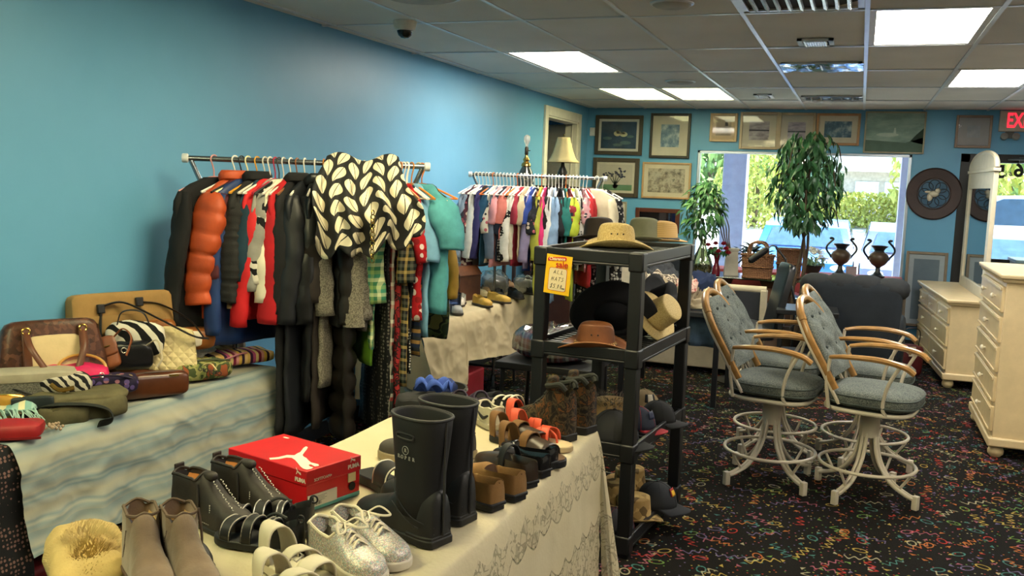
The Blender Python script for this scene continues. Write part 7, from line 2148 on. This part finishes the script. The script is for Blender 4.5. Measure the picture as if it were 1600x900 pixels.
scrawl('ALL', -.022, .004, .017, .0185); scrawl('HATS', -.03, -.028, .017, .0165); scrawl('$5.00', -.034, -.062, .018, .0145)
G().box((.026, -.0045, -.062), (.04, -.0035, -.058)).build('handwriting', INK, t, smooth=False)
# plastic bags
def plastic(lab, loc, w, d_, h, sd, tint='#e6e8ea', inner=None):
    t = thing('plastic_bag', lab, 'plastic bag', loc, sd*.7)
    if inner: G().pad(w*.86, d_*.86, h*.8, .5, 24, 10, warp=crumple(sd, .03, 10)).build('contents', inner, t, ang=180)
    G().pad(w, d_, h, .6, 34, 14, warp=crumple(sd+2, .035, 13)).build('film', glassy(tint, .16, .12), t, ang=60)
    return t
q = at(790, 455, z=.75)
plastic('clear plastic bag of white cloth at the far end of the cream table', (-2.86, 7.25, .75), .26, .24, .17, 3, inner=mat('#b9b6b2', .9, var=.08))
plastic('smaller clear plastic bag over the corner of the cream clothed table', (-2.62, 7.34, .75), .18, .16, .15, 5, inner=mat('#c2bdb0', .9))
q = at(905, 545, y=5.3)
t = thing('low_table', 'low dark table behind the hat shelf holding a bagged red blanket', 'table', (-1.72, 5.45, 0))
G().box((-.3, -.28, .56), (.3, .28, .60)).build('top', mat('#1b1c1f', .5), t, bevel=.005)
for sx in (-.26, .26):
    for sy in (-.24, .24):
        G().tube([(sx, sy, .56), (sx*1.05, sy*1.05, 0)], .014, 8).build('leg', BLACKM, t)
plastic('bagged red plaid blanket in clear plastic behind the hat shelf', (-1.72, 5.42, .605), .52, .42, .2, 8, '#dfe3e6', pat('plaid', ['#8a1f26', '#2c2c34', '#c9c2b6', '#7a2026', '#b98a92'], 9))
# shoes on the far table
rd = random.Random(31)
far = [(-2.72, 6.02, '#b8b2a4', 'white strappy sandal at the near end of the far shoe table'), (-2.85, 6.15, '#a59c88', 'cream shoe behind the white strappy sandal on the far table'), (-2.70, 6.32, '#a8842f', 'gold slipper at the front edge of the far shoe table'), (-2.68, 6.48, '#b3923f', 'mustard flat shoe beside the gold slipper on the far table'), (-2.82, 6.42, '#c9b88c', 'pale beige shoe behind the gold slipper on the far table'), (-2.78, 6.6, '#8f6b3e', 'tan sandal in the middle of the far shoe table'), (-2.9, 6.5, '#5a3a26', 'brown shoe near the wooden chest on the far table'), (-2.68, 6.68, '#1d1c1d', 'black beaded slipper on the far shoe table'), (-2.66, 6.84, '#202124', 'black low sneaker, left one at the right of the far table'), (-2.64, 6.95, '#1f2023', 'black low sneaker, right one beside the plastic bags'), (-2.84, 6.78, '#a5855a', 'light brown shoe behind the black beaded slipper'), (-2.86, 6.95, '#77573a', 'brown leather sandal at the back of the far table'), (-2.75, 5.9, '#8d8d8a', 'grey white shoe by the clear plastic tub'), (-2.88, 6.32, '#cfc8b6', 'off white shoe lying behind the gold slipper')]
seen = [(722, 474), (712, 458), (742, 475), (764, 470), (738, 461), (758, 457), (726, 452), (778, 465), (797, 463), (813, 458), (772, 450), (790, 448), (708, 486), (748, 449)]
for k, (x, y, c_, lab) in enumerate(far):
    q = at(*seen[k], z=.75); x, y = max(-3.0, q.x), q.y
    shoe('shoe', lab, (x, y, .75), rd.uniform(-1.3, -.3), .22, .08, [(0, .07), (.2, .065), (.45, .05), (.7, .05), (1, .028)], rd.choice((.45, .62)), mat(c_, .6, var=.15), mat('#4a4338', .8), .016, mat('#3a332a', .7), 0, None, 'shoe', 'shoes on the far table')
# ================================================================ swivel bar stools
PW = mat('#c3baa6', .35, var=.03, spec=.5)
def tweed():
    t = NT('tweed'); v = t.co()
    f = t.noise(v, 240, 2, .8)
    c = t.ramp(f, [(.38, '#232a2c'), (.5, '#525b5a'), (.62, '#8b8e84')])
    t.col(t.mix(.3, c, t.ramp(t.noise(v, 26, 3), [(.3, '#3c4546'), (.7, '#74786f')])))
    t.set(rough=.95, spec=.15); t.bump(f, .4, .004)
    return t.m
TW = tweed(); OAK = mat('#96703f', .3, var=.12, scale=20, coat=.3)
def make_stool(lab, loc, rz, base_rz):
    t = thing('bar_stool', lab, 'bar stool', loc, rz, 'swivel bar stools on the carpet')
    # base
    br = base_rz-rz
    for k in range(4):
        a_ = br+PI/4+k*PI/2
        c_, s_ = math.cos(a_), math.sin(a_)
        prof = spline([(.035, .50), (.042, .36), (.075, .22), (.15, .11), (.24, .065), (.295, .055)], 5)if False else spline([(.035, 0, .50), (.042, 0, .36), (.072, 0, .22), (.15, 0, .115), (.24, 0, .07), (.29, 0, .058)], 5)
        g = G()
        for off in (-.012, .012):
            g.tube([(p.x*c_-off*s_, p.x*s_+off*c_, p.z) for p in prof], .0105, 8)
        o = g.build('leg', PW, t); o['kind'] = 'thing' if False else o.get('kind', 'thing')
        del o['kind']
        G().box((-.016, -.016, 0), (.016, .016, .078), T(.30*c_, .30*s_, 0, 0, 0, a_)).build('foot', PW, o, bevel=.004)
        G().tube([(.20*c_, .20*s_, .085), (.262*c_, .262*s_, .178)], .008, 7).build('ring_strut', PW, t)
    G().tube([((.258)*math.cos(2*PI*j/48), .258*math.sin(2*PI*j/48), .183) for j in range(48)], .0098, 8, True).build('foot_ring', PW, t)
    G().lathe([(.05, .34), (.055, .40), (.05, .49), (.075, .495), (.075, .505), (.001, .505)], 20).build('swivel', PW, t)
    # seat
    def rr_(s_, e, n=44): return [(s_*math.copysign(abs(math.cos(a_))**e, math.cos(a_)), s_*math.copysign(abs(math.sin(a_))**e, math.sin(a_))) for a_ in [2*PI*j/n for j in range(n)]]
    G().tube([(x, y, .515) for x, y in rr_(.228, .6)], .012, 8, True).build('seat_frame', PW, t)
    G().prism(rr_(.215, .6), .50, .53).build('seat_pan', mat('#2a2a2a', .8), t)
    seat = G().pad(.49, .48, .11, .55, 40, 12, c=(.02, 0, .525), ev=.5, warp=lambda x, y, z: (x, y, z+(.012*math.exp(-(x*x+y*y)/.03) if z > .58 else 0))).build('seat_cushion', TW, t, ang=180)
    for zz in (.558, .602):
        G().tube([(x+.02, y, zz) for x, y in rr_(.243, .58)], .0045, 6, True).build('piping', mat('#4c5552', .9), seat)
    # back: local plane, s across (y), h up, leaning toward -x
    ln = R(31)
    def B(y, h, d=0): return V((-.17-math.sin(ln)*h-math.cos(ln)*d, y, .66+math.cos(ln)*h-math.sin(ln)*d))
    def hw(h): return .225-.10*max(0, (h-.25)/.22)**1.6
    hs = [.0+.57*i/14 for i in range(15)]
    rings = []
    for d0, kk in ((-.035, .80), (-.045, .72), (-.028, .88), (.0, .95), (.018, .92), (.022, .6)):
        pass
    g = G()
    def cush(u, v):
        h = .02+.43*v; w = hw(h)*.90
        a_ = PI*u*1.0
        s_ = math.cos(a_)
        th = .055*math.sin(a_)**.5*math.sin(PI*min(.98, max(.02, v)))**.3
        tuft = 0
        for (ty, tz) in ((-.5, .38), (.5, .38), (0, .62), (-.45, .82), (.45, .82), (0, .2)):
            tuft += .028*math.exp(-(((s_-ty)/.28)**2+((v-tz)/.09)**2))
        p = B(s_*w, h, -th+tuft*(th/.05))
        return tuple(p)
    g.grid(cush, 26, 26)
    c = g.build('back_cushion', TW, t, ang=180)
    for (ty, tz) in ((-.5, .38), (.5, .38), (0, .62), (-.45, .82), (.45, .82), (0, .2)):
        h = .02+.43*tz
        G().ball(tuple(B(ty*hw(h)*.9, h, -.026)), .009, 8, 6).build('button', mat('#3c4443', .9), c)
    g = G(); g.grid(lambda u, v: tuple(B((u*2-1)*hw(.02+.43*v)*.92, .02+.43*v, .012+.012*math.sin(PI*u))), 12, 12)
    g.build('back_panel', mat('#39434a', .9, var=.1), t, solid=.012, ang=180)
    for sy in (-1, 1):
        G().tube([tuple(B(sy*(hw(h)), h, 0)) for h in [-.04+.41*i/12 for i in range(13)]], .017, 8, flat=1.15).build('back_stile', OAK, t)
        G().tube([tuple(B(sy*(hw(h)+.004), h, .02)) for h in [-.12+.52*i/12 for i in range(13)]], .010, 7).build('back_tube', PW, t)
        G().tube([tuple(B(sy*.09, h, .03)) for h in [-.1+.53*i/8 for i in range(9)]], .006, 6).build('back_rod', PW, t)
    g = G()
    pts = [B(hw(.37), .37), B(hw(.42)*.98, .425), B(.08, .475), B(0, .49), B(-.08, .475), B(-hw(.42)*.98, .425), B(-hw(.37), .37)]
    g.tube(spline(pts, 5), .022, 9, flat=1.1)
    g.build('crest_rail', OAK, t)
    # arms
    for sy in (-1, 1):
        y = sy*.252
        a0 = spline([(-.19, sy*.228, .80), (-.10, y, .815), (.06, y*1.03, .82), (.19, y*1.03, .80), (.245, y*.98, .765)], 6)
        G().tube(a0, [.015+.007*min(1, i/12) for i in range(len(a0))], 8, flat=.75).build('armrest', OAK, t)
        G().tube(spline([(-.19, sy*.228, .80), (-.2, sy*.23, .66), (-.18, sy*.222, .515)], 5), .010, 7).build('arm_post', PW, t)
        G().tube(spline([(.17, y*1.02, .79), (.12, y, .68), (.10, sy*.236, .56), (.12, sy*.222, .515)], 5), .010, 7).build('arm_post', PW, t)
    return t
make_stool('left front bar stool of the four, its tufted back leaning to the left', (-.395, 5.50, 0), R(-8), R(0))
make_stool('right front bar stool of the four, nearest the white chest of drawers', (.14, 5.47, 0), R(-12), R(14))
make_stool('bar stool behind the left front one, seat partly hidden', (-.42, 6.15, 0), R(-4), R(8))
make_stool('bar stool behind the right front one, only arms and base showing', (.13, 6.17, 0), R(-6), R(20))

# ================================================================ white chests of drawers
CW = mat('#cfba90', .4, var=.04, spec=.45)
KN = mat('#d3cab4', .35, var=.03)
def bun(t, x, y, h=.075, r_=.05):
    G().lathe([(.001, 0), (r_*.6, 0), (r_*.95, h*.25), (r_, h*.5), (r_*.85, h*.8), (r_*.55, h), (.001, h)], 20, T(x, y, 0), cap=False).build('bun_foot', CW, t)
def chest(nm, lab, loc, rz, W, D, H, rows, gap):
    """front faces local -x, width along +y from the near corner, depth along +x"""
    t = thing(nm, lab, 'chest of drawers', loc, rz)
    z0 = .075
    G().box((.015, .012, z0), (D-.01, W-.012, H-.05)).build('carcass', CW, t, bevel=.004)
    G().box((-.012, -.012, z0), (D, W+.012, z0+.06)).build('plinth', CW, t, bevel=.010)
    G().loft([[(-k, -k, z), (D, -k, z), (D, W+k, z), (-k, W+k, z)] for z, k in ((H-.055, .004), (H-.045, .012), (H-.032, .016), (H-.026, .026), (H-.008, .03), (H, .026))]).build('top', CW, t, bevel=.003)
    for x in (.05, D-.06):
        for y in (.06, W-.06): bun(t, x, y)
    za, zb = z0+.075, H-.07
    hsum = sum(r_[0] for r_ in rows); z = zb
    for (hk, n, knobs) in rows:
        hh_ = (zb-za)*hk/hsum
        w = (W-.05)/n
        for k in range(n):
            y0, y1 = .025+w*k+gap/2, .025+w*(k+1)-gap/2
            d = G().box((-.004, y0, z-hh_+gap/2), (.02, y1, z-gap/2)).build('drawer', CW, t, bevel=.005)
            g = G()
            for a_ in ((y0+.004, y1-.004, z-gap/2-.026, z-gap/2-.006), (y0+.004, y1-.004, z-hh_+gap/2+.006, z-hh_+gap/2+.02)):
                g.box((-.012, a_[0], a_[2]), (-.004, a_[1], a_[3]))
            g.build('moulding', CW, d, bevel=.003)
            for q in range(knobs):
                yy = y0+(y1-y0)*(q+1)/(knobs+1) if knobs == 1 else y0+(y1-y0)*(.25 if q == 0 else .75)
                G().lathe([(.001, 0), (.008, 0), (.008, .012), (.017, .018), (.019, .026), (.012, .034), (.001, .036)], 16, T(-.004, yy, z-hh_/2, 0, -PI/2), cap=False).build('knob', KN, d)
        z -= hh_
    return t
chest('tall_chest', 'tall cream white chest of five drawers at the right edge of the photo', (.905, 6.65, 0), R(0), 1.12, .5, 1.21, [(1, 1, 2), (1, 1, 1), (1, 1, 1), (1, 1, 1), (1, 1, 1)], .03)
chest('low_dresser', 'low wide cream white dresser with seven drawers behind the tall chest', (.80, 8.9, 0), R(4.5), 1.78, .46, .795, [(.8, 3, 1), (1, 2, 1), (1, 2, 1)], .022)
# arched dresser mirror
ML = 1.5
t = thing('dresser_mirror', 'tall cream framed mirror with arched top standing on the low dresser', 'mirror', (1.085, 9.02, .795), R(2.0))
MF = mat('#c9bfa6', .4, var=.04)
def mbox(a, b, nm, bev=.004): return G().box(a, b).build(nm, MF, t, bevel=bev)
mbox((-.02, 0, 0), (.02, .12, 1.13), 'stile'); mbox((-.02, ML-.12, 0), (.02, ML, 1.13), 'stile')
mbox((-.02, .12, 0), (.02, ML-.12, .1), 'rail'); mbox((-.018, .12, .98), (.018, ML-.12, 1.13), 'top_panel'); mbox((-.03, -.02, 1.13), (.03, ML+.02, 1.16), 'cornice')
pts = [(ML/2+(ML/2)*math.cos(PI*k/24), 1.16+.15*math.sin(PI*k/24)**.8) for k in range(25)]
G().add([(x, y, z) for x in (-.015, .015) for y, z in pts], [tuple(range(25)), tuple(range(49, 24, -1))]+[(k, k+1, 26+k, 25+k) for k in range(24)]+[(24, 0, 25, 49)]).build('arch_panel', MF, t, smooth=False)
G().tube([(0, y, z+.005) for y, z in pts], .022, 8).build('arch_moulding', MF, t)
G().box((-.006, .12, .1), (.0, ML-.12, .98)).build('mirror_glass', mat('#c9d2d6', .03, metal=1., var=0), t, smooth=False)
# black cabinet by the glass door
t = thing('black_cabinet', 'black counter cabinet by the glass shop door', 'cabinet', (1.72, 10.2, 0))
G().box((-.27, -.25, 0), (.5, .25, 1.08)).build('body', BLACKM, t, bevel=.005)
G().box((-.29, -.27, 1.08), (.52, .27, 1.11)).build('top', mat('#6f8a94', .3), t, bevel=.004)
G().box((-.02, -.255, .1), (.0, -.25, 1.0)).build('door_gap', mat('#050506', .9), t, smooth=False)
# purse and red bag between recliner and dresser
q = at(1414, 520, z=0)
t = thing('floor_handbag', 'dark red handbag with a tag on the carpet between the recliner and the low dresser', 'bag', (.52, 9.35, 0), R(20))
G().pad(.26, .16, .3, .4, warp=crumple(6, .012, 8)).build('body', mat('#4a1416', .5, var=.15), t, ang=180)
strap([(-.08, -.03, .27), (-.07, -.05, .44), (.07, -.05, .44), (.08, -.03, .27)], .008, DK, t)
G().box((-.03, -.1, .2), (.03, -.095, .29)).build('paper_tag', mat('#b9ac94', .7), t, smooth=False)
